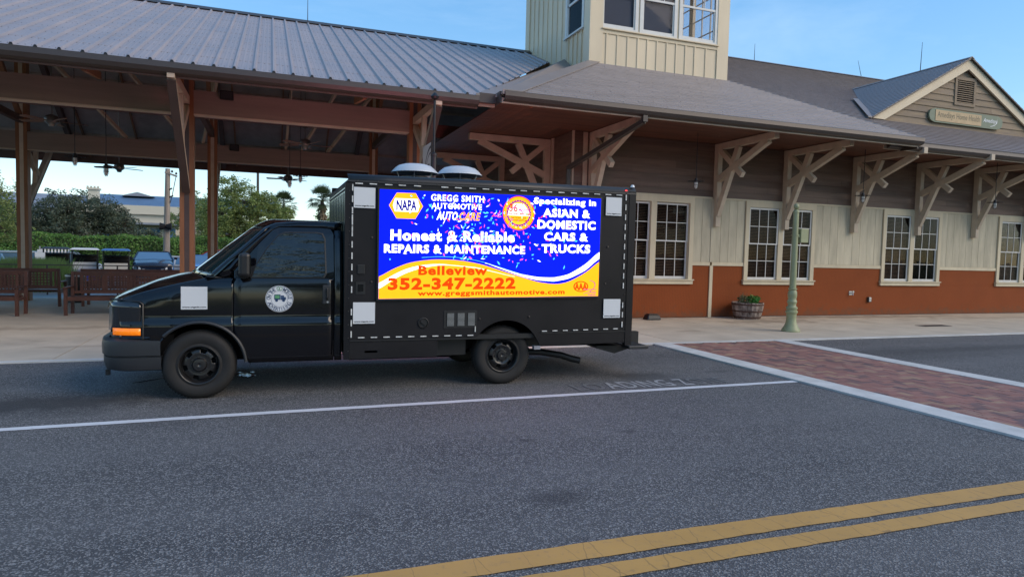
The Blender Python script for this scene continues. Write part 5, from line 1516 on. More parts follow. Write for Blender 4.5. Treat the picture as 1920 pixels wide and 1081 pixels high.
# latch plates, filler, grilles
MB().box(.955, 1.04, BY0 - .012, BY0 - .001, 1.40, 1.51).build('latch', trimb, tk, bevel=.01)
MB().box(.94, 1.05, BY0 - .008, BY0 - .001, 1.165, 1.31).build('latch_plate', trimb, tk); MB().box(.965, 1.025, BY0 - .016, BY0 - .008, 1.20, 1.28).build('latch_paddle', paintb, tk)
fl = MB().lathe([(.062, -.001), (.065, -.014), (.058, -.016), (.052, -.004), (.0, -.003)], (1.745, BY0, .82), axis='y', n=24).build('filler_ring', trimb, tk, smooth=True)
MB().bar((1.715, BY0 - .012, .845), (1.775, BY0 - .012, .80), .02, .03).build('filler_cap', trimb, fl)
MB().box(2.00, 2.42, BY0 - .006, BY0 - .001, .75, .965).build('vent_frame', trimb, tk)
for k in range(3):
    x = 2.035 + k * .133
    MB().box(x, x + .095, BY0 - .009, BY0 - .0065, .775, .94).build('vent_recess', blackm, tk)
    for q in range(11): MB().box(x + .004, x + .091, BY0 - .016, BY0 - .0095, .780 + q * .0145, .787 + q * .0145).build('vent_louvre', gal, tk)
MB().box(1.05, 1.20, BY0 - .002, BY0 + .0015, .475, .50).build('skirt_vent', blackm, tk)
# roof ventilators
ventw = mat('white_vent_metal', (0.55, 0.57, 0.60), .35, .1)
for x in (1.835, 2.46):
    y = YC; zb = bz(x, 2.538)
    v = MB().lathe([(0, .30), (.15, .295), (.22, .275), (.27, .235), (.315, .185), (.318, .178), (.30, .182), (.25, .21), (0, .22)], (x, y, zb), n=40).build('vent_hood', ventw, tk, smooth=True)
    MB().lathe([(.20, 0), (.20, .07), (.185, .07), (.185, .13), (0, .13)], (x, y, zb), n=32).build('vent_throat', gutterm, v, smooth=True)
    for k in range(6):
        a = 2 * pi * k / 6 + .3; MB().bar((x + .21 * cos(a), y + .21 * sin(a), zb + .05), (x + .28 * cos(a), y + .28 * sin(a), zb + .20), .012, .008).build('vent_stay', gal, v)

# stickers (the codes on them are left out) -------------------------------
def sticker(x0, x1, z0, z1, y, web=True):
    s_ = MB().box(x0, x1, y - .004, y - .001, z0, z1).build('sticker', stick, tk)
    text_box(MB(), 'www.otgads.com', x0 + .012, z0 + .012, x1 - .012, z0 + .034, y - .0055, bold=.03).build('lettering', inkb, s_)
for (x0, x1, z0, z1) in ((.905, 1.150, 2.168, 2.405), (.91, 1.163, .822, 1.072), (4.168, 4.402, 2.215, 2.455), (4.178, 4.430, .855, 1.105)):
    sticker(x0, x1, z0, z1, BY0 - .016)
yq = YC - hwid(-.77, 1.1) - .004
sticker(-.905, -.643, .992, 1.240, yq)
# round door logo
lx, lz, lr = .103, 1.106, .150; ly = YC - hwid(lx, 1.106) - .005
disc = MB().add([(lx + lr * cos(2 * pi * k / 48), ly, lz + lr * sin(2 * pi * k / 48)) for k in range(48)], [tuple(range(48))]); 
lg = disc.build('round_logo', stick, NEAR_DOOR)
def ring(r0, r1, m, dy): MB().grid([[(lx + r * cos(2 * pi * k / 48), ly - dy, lz + r * sin(2 * pi * k / 48)) for k in range(49)] for r in (r0, r1)]).build('ring', m, NEAR_DOOR)
ring(.141, .145, navy, .0015); ring(.088, .0905, navy, .0015)
def arc_text(txt, rad, a0, a1, top, m, h=.034):
    mb = MB(); n = len(txt)
    for i, chh in enumerate(txt):
        if chh == ' ': continue
        vs, fs = text_mesh(chh, .012); c0 = min(v.x for v in vs); c1 = max(v.x for v in vs)
        a = lerp(a0, a1, i / (n - 1)); sc = h / .72
        out = []
        for v in vs:
            px = (v.x - (c0 + c1) / 2) * sc * .72; pz = v.y * sc
            if top: rr_ = rad + pz; ang_ = a - px / rad; out.append((lx + rr_ * cos(ang_), ly - .0015, lz + rr_ * sin(ang_)))
            else: rr_ = rad + h - pz; ang_ = a + px / rad; out.append((lx + rr_ * cos(ang_), ly - .0015, lz + rr_ * sin(ang_)))
        mb.add(out, fs)
    return mb.build('lettering', m, NEAR_DOOR)
arc_text('ON THE    MOBILE', .096, radians(176), radians(4), True, navy, .042)
arc_text('GO', .096, radians(97), radians(83), True, grni, .042)
arc_text('ADVERTISING', .096, radians(207), radians(333), False, navy, .040)
em = MB(); em.box(lx - .055, lx + .012, ly - .0022, ly - .0014, lz - .01, lz + .05); em.box(lx + .016, lx + .07, ly - .0022, ly - .0014, lz - .012, lz + .02); em.box(lx + .016, lx + .05, ly - .0022, ly - .0014, lz + .021, lz + .038)
for q in (-.03, .045): em.add([(lx + q + .016 * cos(2 * pi * k / 12), ly - .0022, lz - .018 + .016 * sin(2 * pi * k / 12)) for k in range(12)], [tuple(range(12))])
em.build('truck_emblem', navy, NEAR_DOOR)
MB().box(lx - .048, lx + .002, ly - .003, ly - .0023, lz + .004, lz + .042).build('emblem_panel', grni, NEAR_DOOR)

# LED screens --------------------------------------------------------------
ES = 1.15
def led(name, col, k=1.0, y=None):
    """self-lit colour broken up by the grid of diodes"""
    m = bpy.data.materials.new(name); m.use_nodes = True
    n, l = m.node_tree.nodes, m.node_tree.links; n.remove(n['Principled BSDF'])
    e = n.new('ShaderNodeEmission'); g = n.new('ShaderNodeNewGeometry'); sp = n.new('ShaderNodeSeparateXYZ'); l.new(g.outputs['Position'], sp.inputs[0])
    outs = []
    for ax_ in ('X', 'Z'):
        a = n.new('ShaderNodeMath'); a.operation = 'MULTIPLY'; a.inputs[1].default_value = 2 * pi / 0.0135; l.new(sp.outputs[ax_], a.inputs[0])
        b = n.new('ShaderNodeMath'); b.operation = 'SINE'; l.new(a.outputs[0], b.inputs[0])
        c = n.new('ShaderNodeMapRange'); c.inputs['From Min'].default_value = -1; c.inputs['From Max'].default_value = 1; c.inputs['To Min'].default_value = 0.80; c.inputs['To Max'].default_value = 1.12
        l.new(b.outputs[0], c.inputs['Value']); outs.append(c.outputs['Result'])
    mu_ = n.new('ShaderNodeMath'); mu_.operation = 'MULTIPLY'; l.new(outs[0], mu_.inputs[0]); l.new(outs[1], mu_.inputs[1])
    m2 = n.new('ShaderNodeMath'); m2.operation = 'MULTIPLY'; m2.inputs[1].default_value = ES * k; l.new(mu_.outputs[0], m2.inputs[0]); l.new(m2.outputs[0], e.inputs['Strength'])
    e.inputs['Color'].default_value = _c(col); l.new(e.outputs['Emission'], n['Material Output'].inputs['Surface'])
    return m
lb = led('led_blue', (0.003, 0.011, 0.85)); lw = led('led_white', (1, 1, 1), 1.15); lo = led('led_orange_yellow', (1.0, 0.375, 0.012)); lr_ = led('led_red_orange', (0.75, 0.045, 0.003)); lpk = led('led_pink', (1.0, 0.10, 0.35)); lc = led('led_cyan', (0.08, 0.55, 1.0)); lgn = led('led_green', (0.10, 0.75, 0.35)); lnv = led('led_navy', (0.006, 0.006, 0.20)); ly2 = led('led_yellow', (1, .45, .02)); lpu = led('led_purple', (.2, .02, .24))
SX0, SX1, SZ0, SZ1 = 1.200, 4.082, 1.112, 2.392
YS = BY0 - .034
def zt(x, z): return z + .012 * (x - 1.2)
scr = MB().hexa([(SX0, YS, zt(SX0, SZ0)), (SX1, YS, zt(SX1, SZ0)), (SX1, BY0 + .0, zt(SX1, SZ0)), (SX0, BY0, zt(SX0, SZ0)), (SX0, YS, zt(SX0, SZ1)), (SX1, YS, zt(SX1, SZ1)), (SX1, BY0, zt(SX1, SZ1)), (SX0, BY0, zt(SX0, SZ1))]).build('screen', lb, tk)
fm = MB(); e_ = .022
for (xa, xb, za, zb) in ((SX0 - e_, SX0 - .001, SZ0 - e_, SZ1 + e_), (SX1 + .001, SX1 + e_, SZ0 - e_, SZ1 + e_)):
    fm.hexa([(xa, YS + .004, zt(xa, za)), (xb, YS + .004, zt(xb, za)), (xb, BY0, zt(xb, za)), (xa, BY0, zt(xa, za)), (xa, YS + .004, zt(xa, zb)), (xb, YS + .004, zt(xb, zb)), (xb, BY0, zt(xb, zb)), (xa, BY0, zt(xa, zb))])
for (za, zb) in ((SZ0 - e_, SZ0 - .001), (SZ1 + .001, SZ1 + e_)):
    fm.hexa([(SX0, YS + .004, zt(SX0, za)), (SX1, YS + .004, zt(SX1, za)), (SX1, BY0, zt(SX1, za)), (SX0, BY0, zt(SX0, za)), (SX0, YS + .004, zt(SX0, zb)), (SX1, YS + .004, zt(SX1, zb)), (SX1, BY0, zt(SX1, zb)), (SX0, BY0, zt(SX0, zb))])
fm.build('screen_frame', trimb, tk)
WL[scr.name] = WL[tk.name]
def art(name, mb, m): return mb.build(name, m, scr, recalc=False)
def band(up, lo_, y, n=40):
    x0 = max(up[0][0], lo_[0][0]); x1 = min(up[-1][0], lo_[-1][0]); rows = [[], []]
    def sm(tab, x): return (interp(tab, x - .06) + interp(tab, x + .06) + 2 * interp(tab, x)) / 4
    for i in range(n + 1):
        x = x0 + (x1 - x0) * i / n; rows[0].append((x, y, sm(lo_, x))); rows[1].append((x, y, sm(up, x)))
    return MB().grid(rows)
edge = [(1.2, 1.366), (1.336, 1.454), (1.531, 1.538), (1.706, 1.573), (1.883, 1.590), (2.063, 1.590), (2.247, 1.576), (2.46, 1.539), (2.651, 1.485), (2.929, 1.405), (3.214, 1.326), (3.446, 1.298), (3.593, 1.315), (3.71, 1.359), (3.916, 1.47), (4.082, 1.61)]
art('orange_field', band(edge, [(1.2, SZ0 + .001), (4.082, zt(SX1, SZ0) + .001)], YS - .002, 60), lo)
wl_up = [(1.2, 1.29), (1.337, 1.381), (1.483, 1.456), (1.631, 1.503), (1.782, 1.527), (1.95, 1.535), (2.4, 1.50), (2.9, 1.39)]
wl_lo = [(1.2, 1.22), (1.313, 1.307), (1.484, 1.407), (1.657, 1.471), (1.884, 1.518), (2.05, 1.522), (2.4, 1.493), (2.9, 1.387)]
art('white_swoosh', band(wl_up, wl_lo, YS - .004), lw)
wr_up = [(2.50, 1.565), (2.789, 1.475), (3.013, 1.418), (3.213, 1.388), (3.444, 1.384), (3.648, 1.428), (3.883, 1.562), (4.082, 1.74)]
wr_lo = [(2.50, 1.56), (2.789, 1.460), (3.014, 1.388), (3.214, 1.347), (3.445, 1.335), (3.65, 1.372), (3.886, 1.480), (4.082, 1.65)]
art('white_swoosh', band(wr_up, wr_lo, YS - .004), lw)
art('white_hairline', band([(a, b + .036) for a, b in edge[3:12]], [(a, b + .031) for a, b in edge[3:12]], YS - .004), lc)
TT = [('GREGG SMITH', 1.807, 2.292, 2.469, 2.372, lw, .022, 0), ('AUTOMOTIVE', 1.813, 2.200, 2.444, 2.270, lw, .022, 0), ('AUTO', 1.876, 2.066, 2.140, 2.168, lw, .035, .25), ('CARE', 2.160, 2.070, 2.433, 2.172, lo, .035, .25),
      ('Honest & Reliable', 1.329, 1.809, 2.883, 1.940, lw, .045, 0), ('REPAIRS & MAINTENANCE', 1.255, 1.665, 3.028, 1.769, lw, .045, 0), ('Specializing in', 3.135, 2.295, 4.008, 2.404, lw, .04, 0), ('ASIAN &', 3.260, 2.159, 3.928, 2.269, lw, .045, 0),
      ('DOMESTIC', 3.187, 2.008, 4.011, 2.122, lw, .045, 0), ('CARS &', 3.284, 1.857, 3.907, 1.967, lw, .045, 0), ('TRUCKS', 3.254, 1.702, 3.944, 1.815, lw, .045, 0), ('Belleview', 1.666, 1.401, 2.535, 1.516, lr_, .04, 0),
      ('352-347-2222', 1.306, 1.223, 2.910, 1.372, lr_, .048, 0), ('www.greggsmithautomotive.com', 1.662, 1.143, 3.593, 1.222, lr_, .035, 0)]
for (s_, x0, z0, x1, z1, m, b, sh) in TT: art('lettering', text_box(MB(), s_, x0, z0, x1, z1, YS - .007, bold=b, shear=sh, tilt=.012, spacing=1.13), m)
# hexagon badge
def poly(pts, y): return MB().add([(x, y, z) for x, z in pts], [tuple(range(len(pts)))])
hx0, hx1, hz0, hz1 = 1.306, 1.711, 2.062, 2.363; hc = (hz0 + hz1) / 2
art('hexagon_badge', poly([(hx0, hc), (hx0 + .09, hz0), (hx1 - .09, hz0 + .002), (hx1, hc + .004), (hx1 - .09, hz1 + .004), (hx0 + .09, hz1)], YS - .004), lo)
art('badge_band', poly([(1.352, hc), (1.375, 2.144), (1.648, 2.146), (1.668, hc), (1.648, 2.299), (1.375, 2.297)], YS - .006), lw)
art('lettering', text_box(MB(), 'NAPA', 1.392, 2.158, 1.636, 2.284, YS - .008, bold=.04, tilt=.012), lnv)
# round seal
cx_, cz_, R_ = 2.932, 2.187, .215
def circ(r, y, n=40, cxx=cx_, czz=cz_, rx=1): return poly([(cxx + r * rx * cos(2 * pi * k / n), czz + r * sin(2 * pi * k / n)) for k in range(n)], y)
art('seal_rim', circ(R_, YS - .004), lr_); art('seal_disc', circ(R_ * .95, YS - .005), lo)
pts = []
for k in range(56): r = R_ * (.80 if k % 2 else .72); pts.append((cx_ + r * cos(2 * pi * k / 56), cz_ + r * sin(2 * pi * k / 56)))
art('seal_teeth', poly(pts, YS - .006), lpu); art('seal_core', circ(R_ * .66, YS - .007), ly2)
art('seal_ribbon', poly([(cx_ - .15, cz_ - .03), (cx_ + .15, cz_ - .03), (cx_ + .13, cz_ + .03), (cx_ + .06, cz_ + .12), (cx_ - .06, cz_ + .12), (cx_ - .13, cz_ + .05)], YS - .0082), lw)
art('lettering', text_box(MB(), '36', 2.80, 2.205, 2.915, 2.30, YS - .0095, bold=.03), lr_)
art('lettering', text_box(MB(), 'Month', 2.925, 2.205, 3.07, 2.255, YS - .0095, bold=.03), lpk)
art('lettering', text_box(MB(), '36,000 MILES', 2.79, 2.163, 3.07, 2.194, YS - .0095, bold=.04), lr_)
art('lettering', text_box(MB(), 'NATIONWIDE', 2.83, 2.118, 3.03, 2.142, YS - .0095, bold=.03), lr_)
art('lettering', text_box(MB(), 'WARRANTY', 2.85, 2.088, 3.01, 2.110, YS - .0095, bold=.03), lr_)
# oval emblem bottom right
art('oval_emblem', MB().grid([[(3.825 + r * 1.45 * cos(2 * pi * k / 40), YS - .004, 1.272 + r * .95 * sin(2 * pi * k / 40)) for k in range(41)] for r in (.062, .074)]), lr_)
art('lettering', text_box(MB(), 'AAA', 3.735, 1.225, 3.915, 1.318, YS - .006, bold=.045), lr_)
art('swoosh_ring', MB().grid([[(3.865 + r * 1.75 * cos(a) , YS - .005, 1.262 + r * .9 * sin(a) + .35 * r * cos(a)) for a in [radians(20 + 150 * k / 20) - 1.9 for k in range(21)]] for r in (.092, .098)]), lpu)
for i, s_ in enumerate(('Approved', 'Auto', 'Repair')): art('lettering', text_box(MB(), s_, (3.86, 3.95, 3.93)[i], 1.222 - i * .034, 4.05, 1.246 - i * .034, YS - .0065, bold=.03), lpu)
# confetti: three printed clouds, one per colour
rc = random.Random(4)
for m, n in ((lpk, 85), (lc, 90), (lw, 60), (lgn, 40), (lr_, 35)):
    mb = MB()
    for k in range(n):
        while True:
            x = rc.gauss(2.55, .50); z = rc.gauss(2.05, .28)
            if SX0 + .05 < x < SX1 - .08 and interp(edge, x) + .0 < z < SZ1 - .02: break
        L = rc.uniform(.010, .034); w = rc.uniform(.005, .012); a = rc.uniform(0, pi)
        ux, uz = cos(a) * L, sin(a) * L; vx, vz = -sin(a) * w, cos(a) * w
        yy_ = YS - (.0052 if m in (lw, lc) else .0105)
        mb.add([(x - ux, yy_, z - uz), (x - ux * .3 + vx, yy_, z - uz * .3 + vz), (x + ux, yy_, z + uz), (x + ux * .2 - vx, yy_, z + uz * .2 - vz)], [(0, 1, 2, 3)])
    tag(art('confetti', mb, m), kind='stuff')
# screen on the far side, lighting the platform
e2 = led('led_far_side', (1.0, 0.34, 0.42), 3.6)
MB().hexa([(SX0, BY1 + .0, SZ0), (SX1, BY1, SZ0), (SX1, BY1 + .03, SZ0), (SX0, BY1 + .03, SZ0), (SX0, BY1, SZ1), (SX1, BY1, SZ1), (SX1, BY1 + .03, SZ1), (SX0, BY1 + .03, SZ1)]).build('far_screen', e2, tk)
# ================================================================== street furniture
postg = mat('sage_post_paint', (0.29, 0.31, 0.17), 0.45, var=.08, scale=6, bump=.1, bscale=60)
gp_ = thing('green_post', 'sage green cast iron post with a ball top and a small side box', 'post', (11.40, 12.16, 0.016))
c = (11.40, 12.16, 0.018)
MB().lathe([(0, 0), (.205, 0), (.205, .035), (.19, .06), (.165, .10), (.15, .12), (.145, .14), (.118, .20), (.108, .30), (.112, .40), (.118, .425), (.135, .44), (.135, .475), (.112, .49), (.112, .51), (.128, .53), (.128, .56), (.10, .58), (.088, .62), (.10, .66), (.112, .69), (.10, .72), (.088, .75), (.098, .80), (.104, .85), (.098, .92), (.078, .955), (.078, .965), (.096, .975), (.096, 1.0), (.075, 1.01)], c, n=36).build('base', postg, gp_, smooth=True)
MB().lathe([(.074, 1.005), (.068, 2.0), (.060, 2.74), (.066, 2.745), (.068, 2.78), (.055, 2.80), (.030, 2.815), (.032, 2.83)], c, n=28).build('shaft', postg, gp_, smooth=True)
MB().lathe([(.0, 2.815), (.035, 2.825), (.055, 2.85), (.064, 2.885), (.055, 2.92), (.035, 2.945), (0, 2.952)], c, n=24).build('ball', postg, gp_, smooth=True)
t = MB().box(11.50, 11.72, 12.08, 12.20, 2.08, 2.40).build('control_box', postg, gp_, bevel=.008)
MB().box(11.455, 11.50, 12.11, 12.17, 2.20, 2.26).build('box_arm', postg, gp_); MB().lathe([(.070, -.02), (.076, -.02), (.076, .02), (.070, .02)], (11.40, 12.16, 2.25), n=20).build('clamp', postg, gp_)

# half barrel planter
bl = thing('barrel_planter', 'weathered half barrel planter with green seedlings against the rust red wall', 'planter', (12.45, 14.93, 0.016))
stave = mat('barrel_stave_wood', (0.46, 0.38, 0.33), 0.85, var=.6, scale=9, stretch=(1, 1, .5), bump=.6, bscale=40, objvar=.3, col2=(.07, .045, .035)); hoop = mat('rusty_hoop', (0.085, 0.045, 0.035), .7, .3, var=.4, scale=20)
def rb(z): return interp([(0, .335), (.12, .375), (.30, .415), (.46, .430)], z)
NS = 22
for k in range(NS):
    a0, a1 = 2 * pi * (k + .03) / NS, 2 * pi * (k + .97) / NS; top = .455 + random.uniform(-.012, .006); rows = []
    zs_ = (0, .12, .30, top)
    v = []
    mb = MB()
    for rr_ in (0, -.025): mb.grid([[(12.45 + (rb(z) + rr_) * cos(a), 14.93 + (rb(z) + rr_) * sin(a), .018 + z) for a in (a0, a1)] for z in zs_])
    mb.add([(12.45 + (rb(top) + q) * cos(a), 14.93 + (rb(top) + q) * sin(a), .018 + top) for q, a in ((0, a0), (0, a1), (-.025, a1), (-.025, a0))], [(0, 1, 2, 3)])
    mb.build('stave', stave, bl)
for z in (.035, .20, .385): MB().lathe([(rb(z) + .004, z), (rb(z) + .010, z), (rb(z + .035) + .010, z + .038), (rb(z + .035) + .004, z + .038)], (12.45, 14.93, .018), n=40).build('hoop', hoop, bl, smooth=True)
MB().lathe([(.40, .42), (0, .44)], (12.45, 14.93, .018), n=24).build('soil', mat('potting_soil', (.03, .02, .015), .95, bump=1, bscale=60, var=.3), bl)
leaf_g = mat('seedling_leaf', (.055, .22, .035), .5, objvar=.1, var=.4, scale=12); leaf_d = mat('dull_leaf', (.10, .13, .06), .6, var=.4, scale=12)
def leaf_clump(mb, c, r, n, s, flat=.6, rnd=random):
    for _ in range(n):
        d = Vector((rnd.gauss(0, 1), rnd.gauss(0, 1), rnd.gauss(0, 1)));  d.normalize(); d = d * r * rnd.random() ** .4
        p = Vector(c) + Vector((d.x, d.y, d.z * flat)); u = Vector((rnd.gauss(0, 1), rnd.gauss(0, 1), rnd.gauss(0, .6))).normalized(); w = u.cross(Vector((rnd.gauss(0, 1), rnd.gauss(0, 1), rnd.gauss(0, 1)))).normalized()
        ss = s * rnd.uniform(.6, 1.3)
        mb.add([p - u * ss, p + w * ss * .45, p + u * ss, p - w * ss * .45], [(0, 1, 2, 3)])
mb = MB(); leaf_clump(mb, (12.60, 14.90, .56), .20, 240, .045); leaf_clump(mb, (12.52, 14.78, .50), .13, 90, .035); mb.build('bright_seedlings', leaf_g, bl, recalc=False)
mb = MB(); leaf_clump(mb, (12.26, 14.92, .55), .16, 160, .035, .8)
for k in range(30):
    x = random.uniform(12.1, 12.42); y = random.uniform(14.8, 15.05); mb.tube([(x, y, .42), (x + random.uniform(-.05, .05), y, .66 + random.uniform(-.05, .12))], [.006, .002], 4)
mb.build('dull_seedlings', leaf_d, bl, recalc=False)

# black bait box by the wall
bb = thing('bait_box', 'low black plastic bait box on the pavement against the red wall', 'box', (9.44, 14.98, .016))
MB().hexa([(9.22, 14.86, .018), (9.66, 14.86, .018), (9.66, 15.12, .018), (9.22, 15.12, .018), (9.27, 14.90, .155), (9.61, 14.90, .155), (9.61, 15.10, .155), (9.27, 15.10, .155)]).build('body', trimb, bb, bevel=.03)
MB().box(9.30, 9.58, 14.93, 15.07, .156, .172).build('lid', trimb, bb, bevel=.008)
# wall fittings
wv = thing('hose_tap', 'small brass hose tap on the red wall between two windows', 'tap', (16.72, WY, .70))
MB().tube([(16.72, WY, .70), (16.72, WY - .08, .70), (16.72, WY - .11, .64)], .018, 8).build('spout', gal, wv, smooth=True)
MB().lathe([(0, -.115), (.035, -.115), (.035, -.10), (0, -.10)], (16.72, WY, .74), axis='y', n=12).build('handle', gal, wv); MB().box(16.66, 16.78, WY - .012, WY - .002, .64, .76).build('plate', gal, wv)
ot = thing('outlet_box', 'small grey weatherproof outlet box low on the red wall', 'outlet', (17.47, WY, .5))
MB().box(17.41, 17.53, WY - .06, WY - .002, .42, .58).build('box', gutterm, ot, bevel=.008); MB().box(17.425, 17.515, WY - .075, WY - .061, .435, .565).build('cover', gal, ot, bevel=.006)

# black street pole with a hanging sign behind the truck
bpole = thing('street_pole', 'tall thin black pole behind the truck carrying a cream sign', 'pole', (2.86, 12.2, .016))
MB().lathe([(0, 0), (.14, 0), (.14, .05), (.09, .12), (.06, .2), (.05, .4), (.05, 3.42), (.062, 3.43), (.062, 3.47), (.022, 3.5), (.022, 4.45), (0, 4.47)], (2.86, 12.2, .018), n=20).build('shaft', trimb, bpole, smooth=True)
MB().lathe([(0, 4.47), (.06, 4.48), (.08, 4.52), (.03, 4.58), (0, 4.6)], (2.86, 12.2, .018), n=16).build('finial', trimb, bpole, smooth=True)
hs = thing('hanging_sign', 'cream sign with black arches hanging from the black pole', 'sign', (2.84, 12.7, 3.3))
signc = mat('off_white_sign', (.47, .46, .41), .6)
MB().box(2.83, 2.85, 12.30, 13.02, 2.75, 3.72).build('sign_panel', signc, hs)
MB().box(2.825, 2.855, 12.27, 12.299, 2.72, 3.75).build('sign_edge', trimb, hs)
def arch(r, w): return MB().grid([[(2.8285, 12.45 + 0 + q * cos(a) * .5 + .02, 2.85 + q * 1.05 * sin(a)) for a in [pi * k / 24 for k in range(25)]] for q in (r, r + w)])
def arc2(r, w): return MB().grid([[(2.8285, 12.32 + .62 * (1 - math.sqrt(max(0, 1 - (t) ** 2))) * 0 + (q) * sin(t * pi / 2), 2.76 + .88 * cos(t * pi / 2) * q / .62) for t in [k / 24 for k in range(25)]] for q in (r, r + w)])
arc2(.60, .035).build('arch_stripe', inkb, hs, recalc=False); arc2(.53, .02).build('arch_stripe', inkb, hs, recalc=False)
ml = MB()
for k, (ya, yb, z) in enumerate(((12.42, 12.58, 3.30), (12.40, 12.60, 3.245), (12.44, 12.56, 3.20), (12.36, 12.66, 2.95), (12.36, 12.66, 2.86))):
    y = ya
    while y < yb: ml.box(2.8282, 2.8290, y, y + .018, z, z + .035); y += .03
ml.build('small_print', inkb, hs)

# ------------------------------------------------------------------ benches
def lattice(x0, x1, z0, z1, y, t=.02, n=6, m=5):
    mb = MB(); dx = (x1 - x0) / n; dz = (z1 - z0) / m
    for i in range(n + 1): mb.box(x0 + dx * i - dx * .19, x0 + dx * i + dx * .19, y, y + t * .5, z0, z1)
    for j in range(m + 1): mb.box(x0, x1, y + t * .5 + .0005, y + t, z0 + dz * j - dz * .19, z0 + dz * j + dz * .19)
    return mb
def make_bench(label, L=2.40, panels=4, group='wooden lattice back benches under the pavilion'):
    t = thing('bench', label, 'bench', (0, 0, 0), group)   # local: x along, y back (+)
    K = dict(keep=True)
    for x in (.035, L - .035):
        MB().box(x - .032, x + .032, 0, .065, 0, .62).build('front_leg', benchm, t, **K)
        MB().hexa([(x - .032, .55, 0), (x + .032, .55, 0), (x + .032, .62, 0), (x - .032, .62, 0), (x - .032, .62, .98), (x + .032, .62, .98), (x + .032, .68, .98), (x - .032, .68, .98)]).build('back_leg', benchm, t, **K)
        MB().box(x - .04, x + .04, -.05, .62, .622, .65).build('armrest', benchm, t, **K)
        MB().box(x - .02, x + .02, .066, .549, .34, .40).build('side_rail', benchm, t, **K)
    MB().box(.07, L - .07, .01, .045, .34, .43).build('seat_rail', benchm, t, **K)
    for k in range(5): MB().box(.07, L - .07, .05 + k * .105, .05 + k * .105 + .092, .405, .43).build('seat_slat', benchm, t, **K)
    MB().box(.067, L - .067, .632, .668, .90, .98).build('top_rail', benchm, t, **K)
    MB().box(.067, L - .067, .60, .635, .47, .53).build('lower_rail', benchm, t, **K)
    w = (L - .36) / panels
    for x in (.09, L - .13): MB().box(x, x + .04, .625, .645, .531, .899).build('back_slat', benchm, t, **K)
    for p in range(panels):
        a = .18 + p * w
        lattice(a + .045, a + w - .045, .545, .89, .622).build('lattice_panel', benchm, t, keep=True, recalc=False)
        for x in (a, a + w - .04): MB().box(x, x + .038, .622, .65, .531, .899).build('back_slat', benchm, t, **K)
    return t
b1 = make_bench('brown lattice back bench in front of the others, its right end behind the truck bonnet')
b1.location = (-4.37, 17.43, .016)
dup(b1, (-7.62, 17.43, .016), label='brown lattice back bench cut by the left edge of the photo')
dup(b1, (-2.35 - .05, 20.55, .016), rz=pi, label='rear bench of the second row, facing away, behind the right front bench').location = (-2.2, 20.55, .016)
dup(b1, (-5.05, 20.55, .016), rz=pi, label='rear bench of the second row, facing away, behind the left rear post')
dup(b1, (1.0, 20.55, .016), rz=pi, label='rear bench of the second row, hidden by the truck cab')
tb = thing('litter_bin', 'dark litter bin between the two rear benches', 'bin', (-5.05, 19.6, .016))
tb.location = (-5.05, 21.3, .016)
MB().lathe([(0, 0), (.20, 0), (.23, .75), (.20, .78), (.19, .76), (0, .70)], (0, 0, 0), n=20).build('body', trimb, tb, keep=True, smooth=True)
MB().lathe([(.235, .72), (.245, .72), (.245, .76), (.235, .76)], (0, 0, 0), n=20).build('rim', gal, tb, keep=True)

# low rail beyond the pavilion
rl = thing('low_rail', 'low thin metal rail beyond the pavilion benches', 'rail', (-6, 30.5, -.4))
MB().box(-13, 4, 30.48, 30.52, .74, .78).build('top_bar', gutterm, rl)
for k in range(8): MB().box(-13 + k * 2.4, -12.95 + k * 2.4, 30.48, 30.52, -.42, .739).build('upright', gutterm, rl)

